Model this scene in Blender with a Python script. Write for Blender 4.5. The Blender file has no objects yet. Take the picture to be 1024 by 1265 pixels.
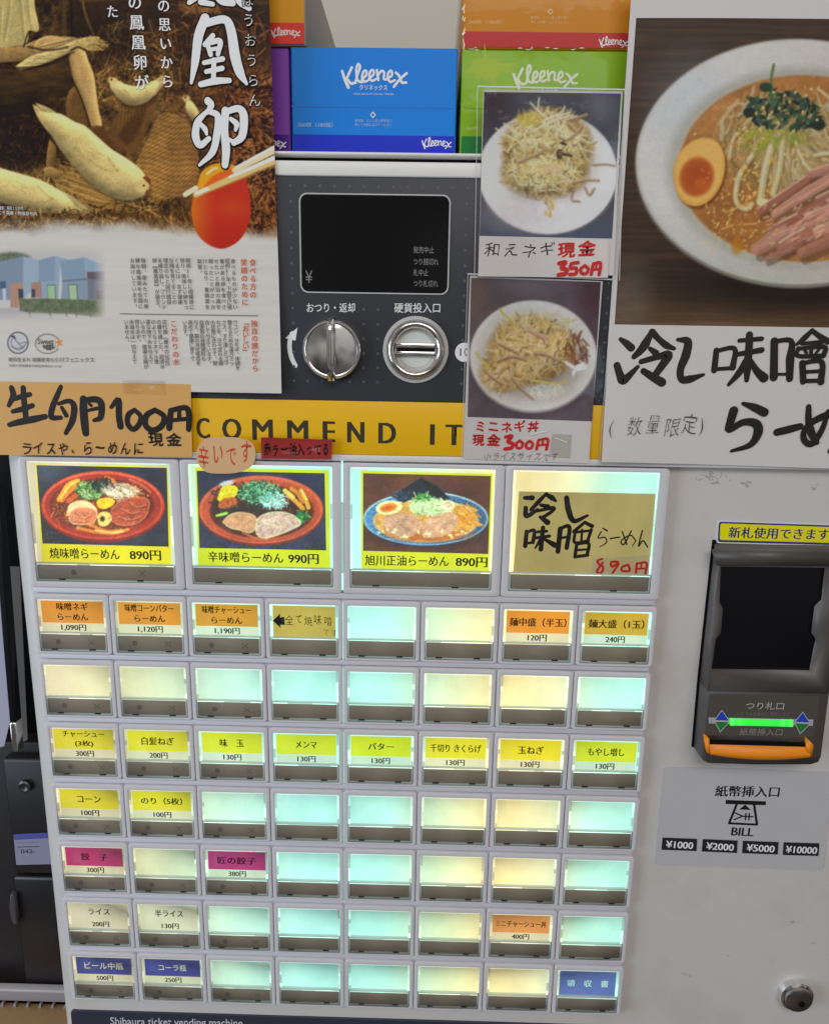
import bpy, bmesh, math, random
import numpy as np
from mathutils import Vector, Matrix

# ------------------------------------------------------------------ camera, world, lamps, exposure
SC = bpy.context.scene
COL = SC.collection
PW, PH, FPX = 1024.0, 1265.0, 900.0            # photograph size and focal length in its pixels
ZB = 1.25                                      # height of the small buttons' first row above the floor
PITCH, ROWP = 0.05, 0.05 * 0.9035              # button pitch across and down


def _rot(w):
    t = np.linalg.norm(w); k = w / t
    K = np.array([[0, -k[2], k[1]], [k[2], 0, -k[0]], [-k[1], k[0], 0]])
    return np.eye(3) + math.sin(t) * K + (1 - math.cos(t)) * K @ K


RC = _rot(np.array([0.2152, 0.016, 0.0182])) @ np.array([[1, 0, 0], [0, 0, -1], [0, 1, 0.]])
CC = np.array([0.2478, -0.4414, 0.159 + ZB])
cam = bpy.data.objects.new('camera', bpy.data.cameras.new('camera'))
COL.objects.link(cam)
cam.matrix_world = Matrix(((RC[0][0], -RC[1][0], -RC[2][0], CC[0]), (RC[0][1], -RC[1][1], -RC[2][1], CC[1]),
                           (RC[0][2], -RC[1][2], -RC[2][2], CC[2]), (0, 0, 0, 1)))
cam.data.sensor_fit = 'HORIZONTAL'; cam.data.sensor_width = 36.0
cam.data.lens = FPX / PW * 36.0
cam.data.clip_start = 0.01; cam.data.clip_end = 50
SC.camera = cam

wd = bpy.data.worlds.new('World'); SC.world = wd; wd.use_nodes = True
nt = wd.node_tree; bg = nt.nodes['Background']
tc = nt.nodes.new('ShaderNodeTexCoord'); sp = nt.nodes.new('ShaderNodeSeparateXYZ'); rp = nt.nodes.new('ShaderNodeValToRGB')
nt.links.new(tc.outputs['Generated'], sp.inputs[0])
mr = nt.nodes.new('ShaderNodeMapRange'); mr.inputs[1].default_value = -1; mr.inputs[2].default_value = 1
nt.links.new(sp.outputs['Z'], mr.inputs[0]); nt.links.new(mr.outputs[0], rp.inputs[0])
nz = nt.nodes.new('ShaderNodeTexNoise'); nz.inputs['Scale'].default_value = 2.6; nz.inputs['Detail'].default_value = 1.5
mp_ = nt.nodes.new('ShaderNodeMapping'); mp_.inputs['Location'].default_value = (0.35, 0.2, 0.6)
nt.links.new(tc.outputs['Generated'], mp_.inputs['Vector']); nt.links.new(mp_.outputs['Vector'], nz.inputs['Vector'])
nr = nt.nodes.new('ShaderNodeMapRange'); nr.inputs[1].default_value = .40; nr.inputs[2].default_value = .60; nr.inputs[3].default_value = .30; nr.inputs[4].default_value = 1.7
nt.links.new(nz.outputs['Fac'], nr.inputs[0])
ms_ = nt.nodes.new('ShaderNodeVectorMath'); ms_.operation = 'SCALE'
nt.links.new(rp.outputs[0], ms_.inputs[0]); nt.links.new(nr.outputs[0], ms_.inputs['Scale']); nt.links.new(ms_.outputs[0], bg.inputs[0])
rp.color_ramp.elements[0].position = 0.3; rp.color_ramp.elements[0].color = (0.12, 0.11, 0.11, 1)
rp.color_ramp.elements[1].position = 0.75; rp.color_ramp.elements[1].color = (0.62, 0.60, 0.58, 1)
bg.inputs[1].default_value = 0.50


def area(name, loc, target, sx, sy, power, color):
    l = bpy.data.lights.new(name, 'AREA'); l.shape = 'RECTANGLE'; l.size = sx; l.size_y = sy; l.energy = power; l.color = color
    o = bpy.data.objects.new(name, l); COL.objects.link(o); o.location = loc
    o.rotation_euler = (Vector(target) - Vector(loc)).to_track_quat('-Z', 'Y').to_euler()
    return o


area('ceiling_lamp', (0.5, -2.0, 2.75), (0.3, 0, 1.4), 2.0, 0.9, 21, (1.0, 0.96, 0.92))
area('window_light', (-1.5, -0.9, 1.25), (0, 0, 1.05), 0.9, 1.3, 17, (0.72, 0.86, 1.0))
SC.view_settings.view_transform = 'Standard'; SC.view_settings.look = 'None'
SC.view_settings.exposure = 0.10; SC.view_settings.gamma = 1.0; SC.view_settings.use_curve_mapping = False

# ------------------------------------------------------------------ geometry of the view onto real planes
MINV = RC.T


def P(px, py, y=0.0):
    """world point on the vertical plane at depth y that the photo shows at (px, py)"""
    d = MINV @ np.array([(px - PW / 2) / FPX, (py - PH / 2) / FPX, 1.0])
    t = (y - CC[1]) / d[1]
    return CC + d * t


def PROJ(X):
    d = (np.asarray(X) - CC) @ RC.T
    return np.stack([PW / 2 + FPX * d[..., 0] / d[..., 2], PH / 2 + FPX * d[..., 1] / d[..., 2]], -1)


def lin(c):
    c = np.asarray(c, float) / 255.0
    return np.where(c <= 0.04045, c / 12.92, ((c + 0.055) / 1.055) ** 2.4)


KI = 0.73                                       # light level of the place: paint = photo value / KI


def alb(c):
    return np.clip(lin(c) / KI, 0.0, 0.9)


# ------------------------------------------------------------------ materials
MATS = {}


def mat(name, rgb=None, rough=0.5, metal=0.0, spec=0.5, noise=0.0, nscale=60, bump=0.0, bscale=200, coat=0.0, rough_var=0.0, raw=False):
    if name in MATS: return MATS[name]
    m = bpy.data.materials.new(name); MATS[name] = m; m.use_nodes = True
    t = m.node_tree; b = t.nodes['Principled BSDF']
    c = np.array(rgb, float) if raw else alb(rgb)
    b.inputs['Base Color'].default_value = (*c, 1); b.inputs['Roughness'].default_value = rough
    b.inputs['Metallic'].default_value = metal; b.inputs['Specular IOR Level'].default_value = spec
    b.inputs['Coat Weight'].default_value = coat; b.inputs['Coat Roughness'].default_value = 0.08
    if noise or bump or rough_var:
        co = t.nodes.new('ShaderNodeTexCoord')
    if noise:
        n = t.nodes.new('ShaderNodeTexNoise'); n.inputs['Scale'].default_value = nscale; n.inputs['Detail'].default_value = 6
        n.inputs['Roughness'].default_value = 0.62
        t.links.new(co.outputs['Object'], n.inputs['Vector'])
        mx = t.nodes.new('ShaderNodeMix'); mx.data_type = 'RGBA'
        mx.inputs[6].default_value = (*np.clip(c * (1 - noise), 0, 1), 1); mx.inputs[7].default_value = (*np.clip(c * (1 + noise), 0, 1), 1)
        t.links.new(n.outputs['Fac'], mx.inputs[0]); t.links.new(mx.outputs[2], b.inputs['Base Color'])
    if rough_var:
        n3 = t.nodes.new('ShaderNodeTexNoise'); n3.inputs['Scale'].default_value = 25; n3.inputs['Detail'].default_value = 5
        t.links.new(co.outputs['Object'], n3.inputs['Vector'])
        r3 = t.nodes.new('ShaderNodeMapRange'); r3.inputs[3].default_value = max(0, rough - rough_var); r3.inputs[4].default_value = rough + rough_var
        t.links.new(n3.outputs['Fac'], r3.inputs[0]); t.links.new(r3.outputs[0], b.inputs['Roughness'])
    if bump:
        n2 = t.nodes.new('ShaderNodeTexNoise'); n2.inputs['Scale'].default_value = bscale; n2.inputs['Detail'].default_value = 3
        t.links.new(co.outputs['Object'], n2.inputs['Vector'])
        bp = t.nodes.new('ShaderNodeBump'); bp.inputs['Strength'].default_value = bump; bp.inputs['Distance'].default_value = 0.002
        t.links.new(n2.outputs['Fac'], bp.inputs['Height']); t.links.new(bp.outputs[0], b.inputs['Normal'])
        if coat: t.links.new(bp.outputs[0], b.inputs['Coat Normal'])
    return m


def attr_mat(name, emit, rough, spec=0.4, bump=0.0, bscale=20, grain=0.0):
    m = bpy.data.materials.new(name); MATS[name] = m; m.use_nodes = True
    t = m.node_tree; b = t.nodes['Principled BSDF']
    a = t.nodes.new('ShaderNodeAttribute'); a.attribute_name = 'Col'
    src = a.outputs['Color']
    co = t.nodes.new('ShaderNodeTexCoord')
    if grain:
        n = t.nodes.new('ShaderNodeTexNoise'); n.inputs['Scale'].default_value = 900; n.inputs['Detail'].default_value = 2
        t.links.new(co.outputs['Object'], n.inputs['Vector'])
        r = t.nodes.new('ShaderNodeMapRange'); r.inputs[3].default_value = 1 - grain; r.inputs[4].default_value = 1 + grain
        t.links.new(n.outputs['Fac'], r.inputs[0])
        vm = t.nodes.new('ShaderNodeVectorMath'); vm.operation = 'SCALE'
        t.links.new(src, vm.inputs[0]); t.links.new(r.outputs[0], vm.inputs['Scale']); src = vm.outputs[0]
    if emit:
        for sc_, am_, vec_ in ((38, .12, (1, 1, 1)), (420, .025, (1, 1, .12))):
            mp = t.nodes.new('ShaderNodeMapping'); mp.inputs['Scale'].default_value = vec_
            t.links.new(co.outputs['Object'], mp.inputs['Vector'])
            oi = t.nodes.new('ShaderNodeObjectInfo'); ad = t.nodes.new('ShaderNodeVectorMath'); ad.operation = 'ADD'
            t.links.new(mp.outputs['Vector'], ad.inputs[0]); t.links.new(oi.outputs['Location'], ad.inputs[1])
            n = t.nodes.new('ShaderNodeTexNoise'); n.inputs['Scale'].default_value = sc_; n.inputs['Detail'].default_value = 4
            t.links.new(ad.outputs['Vector'], n.inputs['Vector'])
            r = t.nodes.new('ShaderNodeMapRange'); r.inputs[1].default_value = .3; r.inputs[2].default_value = .7; r.inputs[3].default_value = 1 - am_; r.inputs[4].default_value = 1 + am_ * .6
            t.links.new(n.outputs['Fac'], r.inputs[0])
            vm = t.nodes.new('ShaderNodeVectorMath'); vm.operation = 'SCALE'
            t.links.new(src, vm.inputs[0]); t.links.new(r.outputs[0], vm.inputs['Scale']); src = vm.outputs[0]
    b.inputs['Roughness'].default_value = rough; b.inputs['Specular IOR Level'].default_value = spec
    if emit:
        b.inputs['Base Color'].default_value = (0.08, 0.08, 0.08, 1)
        t.links.new(src, b.inputs['Emission Color']); b.inputs['Emission Strength'].default_value = emit
    else:
        t.links.new(src, b.inputs['Base Color'])
    if bump:
        n2 = t.nodes.new('ShaderNodeTexNoise'); n2.inputs['Scale'].default_value = bscale; n2.inputs['Detail'].default_value = 3
        t.links.new(co.outputs['Object'], n2.inputs['Vector'])
        bp = t.nodes.new('ShaderNodeBump'); bp.inputs['Strength'].default_value = bump; bp.inputs['Distance'].default_value = 0.004
        t.links.new(n2.outputs['Fac'], bp.inputs['Height']); t.links.new(bp.outputs[0], b.inputs['Normal'])
    return m


def clear_mat(name, tint=(1, 1, 1), gloss=0.06, rough=0.03, bump=0.0, bscale=60):
    m = bpy.data.materials.new(name); MATS[name] = m; m.use_nodes = True
    t = m.node_tree; t.nodes.remove(t.nodes['Principled BSDF']); out = t.nodes['Material Output']
    tr = t.nodes.new('ShaderNodeBsdfTransparent'); tr.inputs[0].default_value = (*tint, 1)
    gl = t.nodes.new('ShaderNodeBsdfGlossy'); gl.inputs['Roughness'].default_value = rough
    lw = t.nodes.new('ShaderNodeLayerWeight'); fr = t.nodes.new('ShaderNodeMath'); fr.operation = 'POWER'; fr.inputs[1].default_value = 4.0; t.links.new(lw.outputs['Facing'], fr.inputs[0])
    ml = t.nodes.new('ShaderNodeMath'); ml.operation = 'MULTIPLY_ADD'; ml.inputs[1].default_value = 0.6; ml.inputs[2].default_value = gloss
    mx = t.nodes.new('ShaderNodeMixShader')
    t.links.new(fr.outputs[0], ml.inputs[0]); t.links.new(ml.outputs[0], mx.inputs[0])
    t.links.new(tr.outputs[0], mx.inputs[1]); t.links.new(gl.outputs[0], mx.inputs[2]); t.links.new(mx.outputs[0], out.inputs[0])
    if bump:
        co = t.nodes.new('ShaderNodeTexCoord'); n2 = t.nodes.new('ShaderNodeTexNoise'); n2.inputs['Scale'].default_value = bscale
        n2.inputs['Detail'].default_value = 3
        t.links.new(co.outputs['Object'], n2.inputs['Vector'])
        bp = t.nodes.new('ShaderNodeBump'); bp.inputs['Strength'].default_value = bump; bp.inputs['Distance'].default_value = 0.004
        t.links.new(n2.outputs['Fac'], bp.inputs['Height'])
        t.links.new(bp.outputs[0], gl.inputs['Normal'])
    return m


M_PRINT = attr_mat('printed_paper', 0, 0.42, 0.18, bump=0.08, bscale=14, grain=0.022)
M_LIT = attr_mat('backlit_film', 1.0, 0.35, 0.3)
M_CLEAR = clear_mat('clear_acrylic', (0.985, 1.0, 0.99), 0.002, 0.16)
M_FILM = clear_mat('clear_film', (0.985, 0.985, 0.985), 0.012, 0.10, bump=0.35, bscale=45)
M_CAB = mat('cabinet_paint', (182, 179, 176), 0.42, noise=0.05, nscale=9, bump=0.04, bscale=700, rough_var=0.08)
t_ = M_CAB.node_tree; b_ = t_.nodes['Principled BSDF']; src_ = b_.inputs['Base Color'].links[0].from_socket
n_ = t_.nodes.new('ShaderNodeTexNoise'); n_.inputs['Scale'].default_value = 13; n_.inputs['Detail'].default_value = 5; n_.inputs['Roughness'].default_value = .6
c_ = t_.nodes.new('ShaderNodeTexCoord'); t_.links.new(c_.outputs['Object'], n_.inputs['Vector'])
r_ = t_.nodes.new('ShaderNodeMapRange'); r_.inputs[1].default_value = .52; r_.inputs[2].default_value = .75; r_.inputs[3].default_value = 0; r_.inputs[4].default_value = .38
m_ = t_.nodes.new('ShaderNodeMix'); m_.data_type = 'RGBA'; m_.inputs[7].default_value = (*alb((150, 142, 126)), 1)
t_.links.new(n_.outputs['Fac'], r_.inputs[0]); t_.links.new(r_.outputs[0], m_.inputs[0]); t_.links.new(src_, m_.inputs[6]); t_.links.new(m_.outputs[2], b_.inputs['Base Color'])
M_FRAME = mat('button_frame_plastic', (188, 186, 190), 0.38, noise=0.06, nscale=40, bump=0.02, bscale=400)
M_BASE = mat('button_panel_plastic', (186, 185, 194), 0.42, noise=0.04, nscale=30)
M_BAR = mat('taupe_plastic', (134, 121, 108), 0.45, noise=0.12, nscale=35)
M_BARMARK = mat('bar_mark', (104, 95, 88), 0.5)
M_INK = mat('black_ink', (22, 20, 20), 0.5, spec=0.3)
M_INKD = mat('dark_brown_ink', (30, 24, 14), 0.6, spec=0.15)
M_MARK = mat('marker_black', (30, 26, 26), 0.42, spec=0.4, noise=0.85, nscale=170, rough_var=.12)
M_RED = mat('marker_red', (186, 34, 34), 0.45, spec=0.3, noise=0.4, nscale=220)
M_REDINK = mat('vermilion_ink', (190, 85, 45), 0.5, spec=0.2)
M_GREYINK = mat('grey_ink', (92, 86, 82), 0.5, spec=0.2)
M_WHITEINK = mat('white_ink', (216, 214, 214), 0.5, spec=0.2)
M_LOGO = mat('logo_white', (224, 218, 215), 0.5, spec=0.2)
M_DARK = mat('dark_panel_film', (53, 54, 58), 0.4, spec=0.25, noise=0.06, nscale=40)
M_DOT = mat('panel_dot', (70, 74, 84), 0.4)
M_CHROME = mat('chrome', (0.86, 0.85, 0.84), 0.07, metal=1.0, raw=True, bump=0.02, bscale=60)
M_SATIN = mat('satin_metal', (0.74, 0.70, 0.66), 0.16, metal=1.0, raw=True)
M_BLACK = mat('black_plastic', (0.005, 0.005, 0.006), 0.35, raw=True, spec=0.2)
M_GLASS = mat('black_glass', (0.002, 0.002, 0.003), 0.06, raw=True, spec=0.4)
M_YEL = mat('strip_yellow', (222, 164, 4), 0.4, noise=0.04, nscale=20)

# ------------------------------------------------------------------ mesh builder
ORG = {}


class MB:
    def __init__(s):
        s.V = []; s.n = 0; s.F = []; s.FM = []; s.mats = []; s.C = []; s.q = 0

    def slot(s, m):
        if m not in s.mats: s.mats.append(m)
        return s.mats.index(m)

    def add(s, verts, faces, m, cols=None):
        verts = np.asarray(verts, float).reshape(-1, 3); k = s.slot(m)
        s.V.append(verts); b = s.n; s.n += len(verts)
        if cols is None: cols = np.ones((len(verts), 3))
        s.C.append(np.broadcast_to(np.asarray(cols, float), (len(verts), 3)))
        if isinstance(faces, np.ndarray):
            s.F.append(faces + b); s.FM.append(np.full(len(faces), k))
        else:
            for f in faces:
                s.F.append([i + b for i in f]); s.FM.append(k)
        return s

    def face(s, pts, m, cols=None):
        return s.add(pts, [list(range(len(pts)))], m, cols)

    def box(s, x0, x1, y0, y1, z0, z1, m, bev=0.0, seg=2):
        bm = bmesh.new(); bmesh.ops.create_cube(bm, size=1)
        for v in bm.verts:
            v.co = Vector(((x0 + x1) / 2 + v.co.x * (x1 - x0), (y0 + y1) / 2 + v.co.y * (y1 - y0), (z0 + z1) / 2 + v.co.z * (z1 - z0)))
        if bev: bmesh.ops.bevel(bm, geom=bm.edges[:], offset=bev, segments=seg, affect='EDGES', profile=0.5)
        bm.verts.index_update()
        s.add([v.co[:] for v in bm.verts], [[v.index for v in f.verts] for f in bm.faces], m); bm.free()
        return s

    def prism(s, out, yf, yb, m, bev=0.0, side=None, back=False):
        """out: (x,z) outline, counter-clockwise seen from the viewer (at -y)"""
        out = np.asarray(out, float); n = len(out)
        if area2(out) < 0: out = out[::-1]
        rings = []
        if bev: rings.append((inset(out, bev), yf)); rings.append((inset(out, bev * 0.3), yf + bev * 0.3)); rings.append((out, yf + bev))
        else: rings.append((out, yf))
        rings.append((out, yb))
        V = np.concatenate([np.stack([r[:, 0], np.full(n, y), r[:, 1]], 1) for r, y in rings])
        F = [list(range(n))]
        s.add(V[:n], F, m)
        F = []
        for k in range(len(rings) - 1):
            for i in range(n):
                j = (i + 1) % n
                F.append([k * n + j, k * n + i, (k + 1) * n + i, (k + 1) * n + j])
        if back: F.append([(len(rings) - 1) * n + i for i in range(n)][::-1])
        s.add(V, F, side or m)
        return s

    def ring(s, outer, inner, yf, yb, m, bev=0.0, yib=None):
        """a frame: outline with a hole of the same number of points; walls go back to yb outside and yib inside"""
        o = np.asarray(outer, float); i_ = np.asarray(inner, float); n = len(o)
        if area2(o) < 0: o = o[::-1]; i_ = i_[::-1]
        yib = yb if yib is None else yib
        L = [(o, yb), (o, yf + bev), (inset(o, bev * 0.3), yf + bev * .3), (inset(o, bev), yf), (inset(i_, -bev * 0.7), yf), (inset(i_, -bev * .2), yf + bev * .2), (i_, yf + bev * 0.7), (i_, yib)] if bev else \
            [(o, yb), (o, yf), (i_, yf), (i_, yib)]
        V = np.concatenate([np.stack([r[:, 0], np.full(n, y), r[:, 1]], 1) for r, y in L])
        F = []
        for k in range(len(L) - 1):
            for i in range(n):
                j = (i + 1) % n
                F.append([k * n + i, k * n + j, (k + 1) * n + j, (k + 1) * n + i])
        s.add(V, F, m); return s

    def lathe(s, cx, cz, prof, m, seg=48, sx=1.0, sz=1.0):
        a = np.linspace(0, 2 * math.pi, seg, endpoint=False)
        V = []
        for r, y in prof: V.append(np.stack([cx + r * sx * np.cos(a), np.full(seg, y), cz + r * sz * np.sin(a)], 1))
        F = []
        for k in range(len(prof) - 1):
            for i in range(seg):
                j = (i + 1) % seg
                F.append([k * seg + i, k * seg + j, (k + 1) * seg + j, (k + 1) * seg + i])
        if prof[-1][0] > 1e-6: F.append([(len(prof) - 1) * seg + i for i in range(seg)])
        s.add(np.concatenate(V), F, m); return s

    def lay(s, y):
        s.q += 1
        return y - 1.2e-5 * s.q

    def ribbon(s, pts, w, y, m, smooth=True, cap=5):
        """brush stroke on the plane y: pts (x,z), w one width or one per point"""
        pts = np.asarray(pts, float); w = np.broadcast_to(np.asarray(w, float), (len(pts),)).copy()
        if smooth and len(pts) > 2: pts, w = spline(pts, w, 6)
        keep = [0]
        for i in range(1, len(pts)):
            if np.linalg.norm(pts[i] - pts[keep[-1]]) > 1e-6: keep.append(i)
        pts = pts[keep]; w = w[keep]
        if len(pts) < 2: return s
        d = np.gradient(pts, axis=0); d /= np.linalg.norm(d, axis=1)[:, None] + 1e-12
        nrm = np.stack([-d[:, 1], d[:, 0]], 1)
        A = pts + nrm * w[:, None] / 2; B = pts - nrm * w[:, None] / 2
        yy = s.lay(y); n = len(pts)
        V = np.concatenate([A, B]); F = [[i, i + 1, n + i + 1, n + i] for i in range(n - 1)]
        ca = []; 
        for (c, dd, nn, r, idx) in ((pts[0], -d[0], nrm[0], w[0] / 2, (0, n)), (pts[-1], d[-1], nrm[-1], w[-1] / 2, (n - 1, 2 * n - 1))):
            base = len(V) + sum(len(x) for x in ca)
            th = np.linspace(0, math.pi, cap + 2)[1:-1]
            arc = c + r * (np.cos(th)[:, None] * nn + np.sin(th)[:, None] * dd)
            ca.append(arc)
            f = [idx[0]] + list(range(base, base + cap)) + [idx[1]]
            F.append(f)
        V = np.concatenate([V] + ca)
        yv = np.concatenate([np.linspace(0, -9e-6, n)] * 2 + [np.zeros(cap), np.full(cap, -9e-6)]) + yy
        V3 = np.stack([V[:, 0], yv, V[:, 1]], 1)
        FF = []
        for f in F:
            q = V[f]
            FF.append(f if area2(q) > 0 else f[::-1])
        s.add(V3, FF, m); return s

    def glyph(s, body, T, y, m, bold=0.0, spacing=1.0, wob=0.0, seed=0, smear=0.0, cap=None):
        """T maps font units (x,z) to the plane"""
        bz = max(bold, 0.0)
        v, f = font_mesh(body, min(bold, 0.0), spacing)
        if len(v) == 0: return s
        if wob:
            rs = np.random.RandomState(seed)
            ph = rs.rand(6) * 6.28
            v = v.copy()
            v = v + wob * np.stack([np.sin(v[:, 1] * 7 + ph[0]) + 0.6 * np.sin(v[:, 0] * 5 + ph[1]), np.sin(v[:, 0] * 6 + ph[2]) + 0.6 * np.sin(v[:, 1] * 8 + ph[3])], 1)
        offs = [(0.0, 0.0)]
        if smear or bz: offs = [(-smear - bz, -bz * .8), (0.0, bz * .8), (smear + bz, -bz * .8)] + ([(smear + bz, bz * .8), (-smear - bz, bz * .8)] if bz > .008 else [])
        q0 = s.q
        for dx, dz in offs:
            q = T(v + np.array([dx, dz + dx * (.4 if wob else 0)])); yy = s.lay(y)
            V3 = np.stack([q[:, 0], np.full(len(q), yy), q[:, 1]], 1)
            s.add(V3, f, m)
        s.q = q0
        return s

    def text(s, body, a, b, h, y, m, bold=0.0, wob=0.0, seed=0, smear=0.0, spacing=1.0, fitw=True, ital=0.0):
        """fit text: its box's lower-left corner at photo point a, lower-right at b, h photo pixels tall, on plane y"""
        v, f = font_mesh(body, min(bold, 0.0), spacing)
        if len(v) == 0: return s
        mn = v.min(0); mx = v.max(0)
        A = P(*a, y); B = P(*b, y); U = P(a[0], a[1] - h, y)
        ax = np.array([A[0], A[2]]); ux = np.array([B[0] - A[0], B[2] - A[2]]); uz = np.array([0, np.linalg.norm(U - A)])
        w = mx[0] - mn[0]; hh = mx[1] - mn[1]

        def T(q):
            t = (q - mn) / np.array([w, hh])
            return ax + t[:, :1] * ux + t[:, 1:] * uz + ital * t[:, 1:] * np.array([uz[1], 0])
        return s.glyph(body, T, y, m, bold, spacing, wob, seed, smear)

    def hand(s, body, a, b, h, y, m, bold=0.02, wob=0.02, seed=1, jit=0.06, ital=0.0, smear=0.0):
        bold = bold if bold <= 0 else min(bold, .03)
        """handwriting: each character on its own, wobbling"""
        rs = np.random.RandomState(seed); n = len(body); qb = s.q
        a = np.array(a, float); b = np.array(b, float); step = (b - a) / n
        for k, ch in enumerate(body):
            if ch == ' ': continue
            small = ch in 'ャュョッ、.'
            sc = 0.88 + rs.uniform(-jit, jit)
            s.q = qb + (k % 2) * 6
            p0 = a + step * (k + 0.06 + rs.uniform(-.04, .04)) + np.array([0, rs.uniform(-jit, jit) * h])
            p1 = p0 + step * sc + np.array([0, rs.uniform(-.05, .05) * h])
            s.charbox(ch, p0, p1, h * (0.95 + rs.uniform(-jit, jit)), y, m, bold, wob, seed * 31 + k, ital, smear)
        s.q = qb + 12
        return s

    def charbox(s, ch, a, b, h, y, m, bold, wob=0, seed=0, ital=0.0, smear=0.0):
        v, f = font_mesh(ch, min(bold, 0.0), 1.0)
        if len(v) == 0: return s
        A = P(*a, y); B = P(*b, y); U = P(a[0], a[1] - h, y)
        ax = np.array([A[0], A[2]]); ux = np.array([B[0] - A[0], B[2] - A[2]]); uz = np.array([0, np.linalg.norm(U - A)])

        def T(q):
            t = (q - np.array([0.0, -0.12])) / np.array([1.0, 1.0])
            return ax + t[:, :1] * ux + t[:, 1:] * uz + ital * t[:, 1:] * np.array([uz[1], 0])
        return s.glyph(ch, T, y, m, bold, 1.0, wob, seed, smear)

    def column(s, body, top, bot, size, y, m, bold=0.0, smear=0.0, pitch=None):
        """vertical writing: characters from photo point top to bot"""
        n = len(body); top = np.array(top, float); bot = np.array(bot, float)
        step = (bot - top) / n if pitch is None else np.array([(bot - top)[0] / n, pitch])
        for k, ch in enumerate(body):
            c = top + step * (k + 0.5)
            if ch in ' 　': continue
            if ch in '、。': c = c + np.array([size * .55, -size * .5])
            v, f = font_mesh(ch, min(bold, 0.0), 1.0)
            A = P(c[0], c[1], y); R = P(c[0] + size, c[1], y)
            sc = abs(R[0] - A[0]); turn = ch in 'ー（）「」()【】'

            def T(q):
                t = (q - np.array([0.5, 0.38]))
                if turn: t = np.stack([t[:, 1], -t[:, 0]], 1)
                return np.array([A[0], A[2]]) + t * sc
            s.glyph(ch, T, y, m, bold, 1.0, 0, 0, smear)
        return s

    def grid(s, canvas, quad, y, m, step=1.0, conv=None):
        """a sheet printed with a painted picture; quad: photo points TL,TR,BR,BL on plane y"""
        q = [P(*p, y) for p in quad]
        wpx = max(np.hypot(*(np.subtract(quad[1], quad[0]))), np.hypot(*(np.subtract(quad[2], quad[3]))))
        hpx = max(np.hypot(*(np.subtract(quad[3], quad[0]))), np.hypot(*(np.subtract(quad[2], quad[1]))))
        nx = int(wpx / step) + 1; ny = int(hpx / step) + 1
        u = np.linspace(0, 1, nx)[None, :, None]; v = np.linspace(0, 1, ny)[:, None, None]
        X = (q[0] * (1 - u) + q[1] * u) * (1 - v) + (q[3] * (1 - u) + q[2] * u) * v
        px = PROJ(X)
        C = canvas.sample(px[..., 0], px[..., 1])
        C = (conv or alb)(C)
        idx = np.arange(nx * ny).reshape(ny, nx)
        F = np.stack([idx[1:, :-1], idx[1:, 1:], idx[:-1, 1:], idx[:-1, :-1]], -1).reshape(-1, 4)
        s.add(X.reshape(-1, 3), F, m, C.reshape(-1, 3)); return s

    def build(s, name, parent=None, org=None, smooth=False, **props):
        V = np.concatenate(s.V)
        porg = ORG.get(parent.name, np.zeros(3)) if parent else np.zeros(3)
        o_ = porg if org is None else np.asarray(org, float)
        me = bpy.data.meshes.new(name)
        loops = []; tot = []; mi = []
        for f, k in zip(s.F, s.FM):
            if isinstance(f, np.ndarray):
                loops.append(f.reshape(-1)); tot.append(np.full(len(f), 4)); mi.append(k)
            else:
                loops.append(np.array(f)); tot.append(np.array([len(f)])); mi.append(np.array([k]))
        loops = np.concatenate(loops).astype(np.int32); tot = np.concatenate(tot).astype(np.int32); mi = np.concatenate(mi).astype(np.int32)
        me.vertices.add(len(V)); me.vertices.foreach_set('co', (V - o_).astype(np.float32).ravel())
        me.loops.add(len(loops)); me.loops.foreach_set('vertex_index', loops)
        me.polygons.add(len(tot)); me.polygons.foreach_set('loop_start', (np.cumsum(tot) - tot).astype(np.int32)); me.polygons.foreach_set('loop_total', tot)
        for m in s.mats: me.materials.append(m)
        me.polygons.foreach_set('material_index', mi)
        me.update(calc_edges=True)
        if M_PRINT in s.mats or M_LIT in s.mats or MATS.get('backlit_picture') in s.mats:
            at = me.color_attributes.new('Col', 'FLOAT_COLOR', 'POINT')
            C = np.concatenate([np.concatenate(s.C), np.ones((len(V), 1))], 1)
            at.data.foreach_set('color', C.astype(np.float32).ravel())
        me.validate()
        if smooth:
            me.shade_smooth(); me.set_sharp_from_angle(angle=math.radians(35))
        o = bpy.data.objects.new(name, me); COL.objects.link(o)
        if parent: o.parent = parent
        o.location = o_ - porg
        ORG[o.name] = o_
        for k, v in props.items(): o[k] = v
        return o


def area2(p):
    x, z = p[:, 0], p[:, 1]
    return float(np.sum(x * np.roll(z, -1) - np.roll(x, -1) * z))


def inset(p, d):
    p = np.asarray(p, float)
    if d == 0: return p
    a = np.roll(p, 1, 0); b = np.roll(p, -1, 0)
    e1 = p - a; e2 = b - p
    e1 = e1 / (np.linalg.norm(e1, axis=1)[:, None] + 1e-12); e2 = e2 / (np.linalg.norm(e2, axis=1)[:, None] + 1e-12)
    n1 = np.stack([-e1[:, 1], e1[:, 0]], 1); n2 = np.stack([-e2[:, 1], e2[:, 0]], 1)
    n = n1 + n2; k = np.clip(1 + np.sum(n1 * n2, 1), 0.35, 2)
    return p + d * n / k[:, None]


def spline(p, w, k):
    P0 = np.concatenate([[2 * p[0] - p[1]], p, [2 * p[-1] - p[-2]]]); out = []; ow = []
    for i in range(len(p) - 1):
        a, b, c, d = P0[i:i + 4]
        for t in np.linspace(0, 1, k, endpoint=False):
            out.append(0.5 * ((2 * b) + (-a + c) * t + (2 * a - 5 * b + 4 * c - d) * t * t + (-a + 3 * b - 3 * c + d) * t ** 3)); ow.append(w[i] * (1 - t) + w[i + 1] * t)
    out.append(p[-1]); ow.append(w[-1])
    return np.array(out), np.array(ow)


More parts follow.
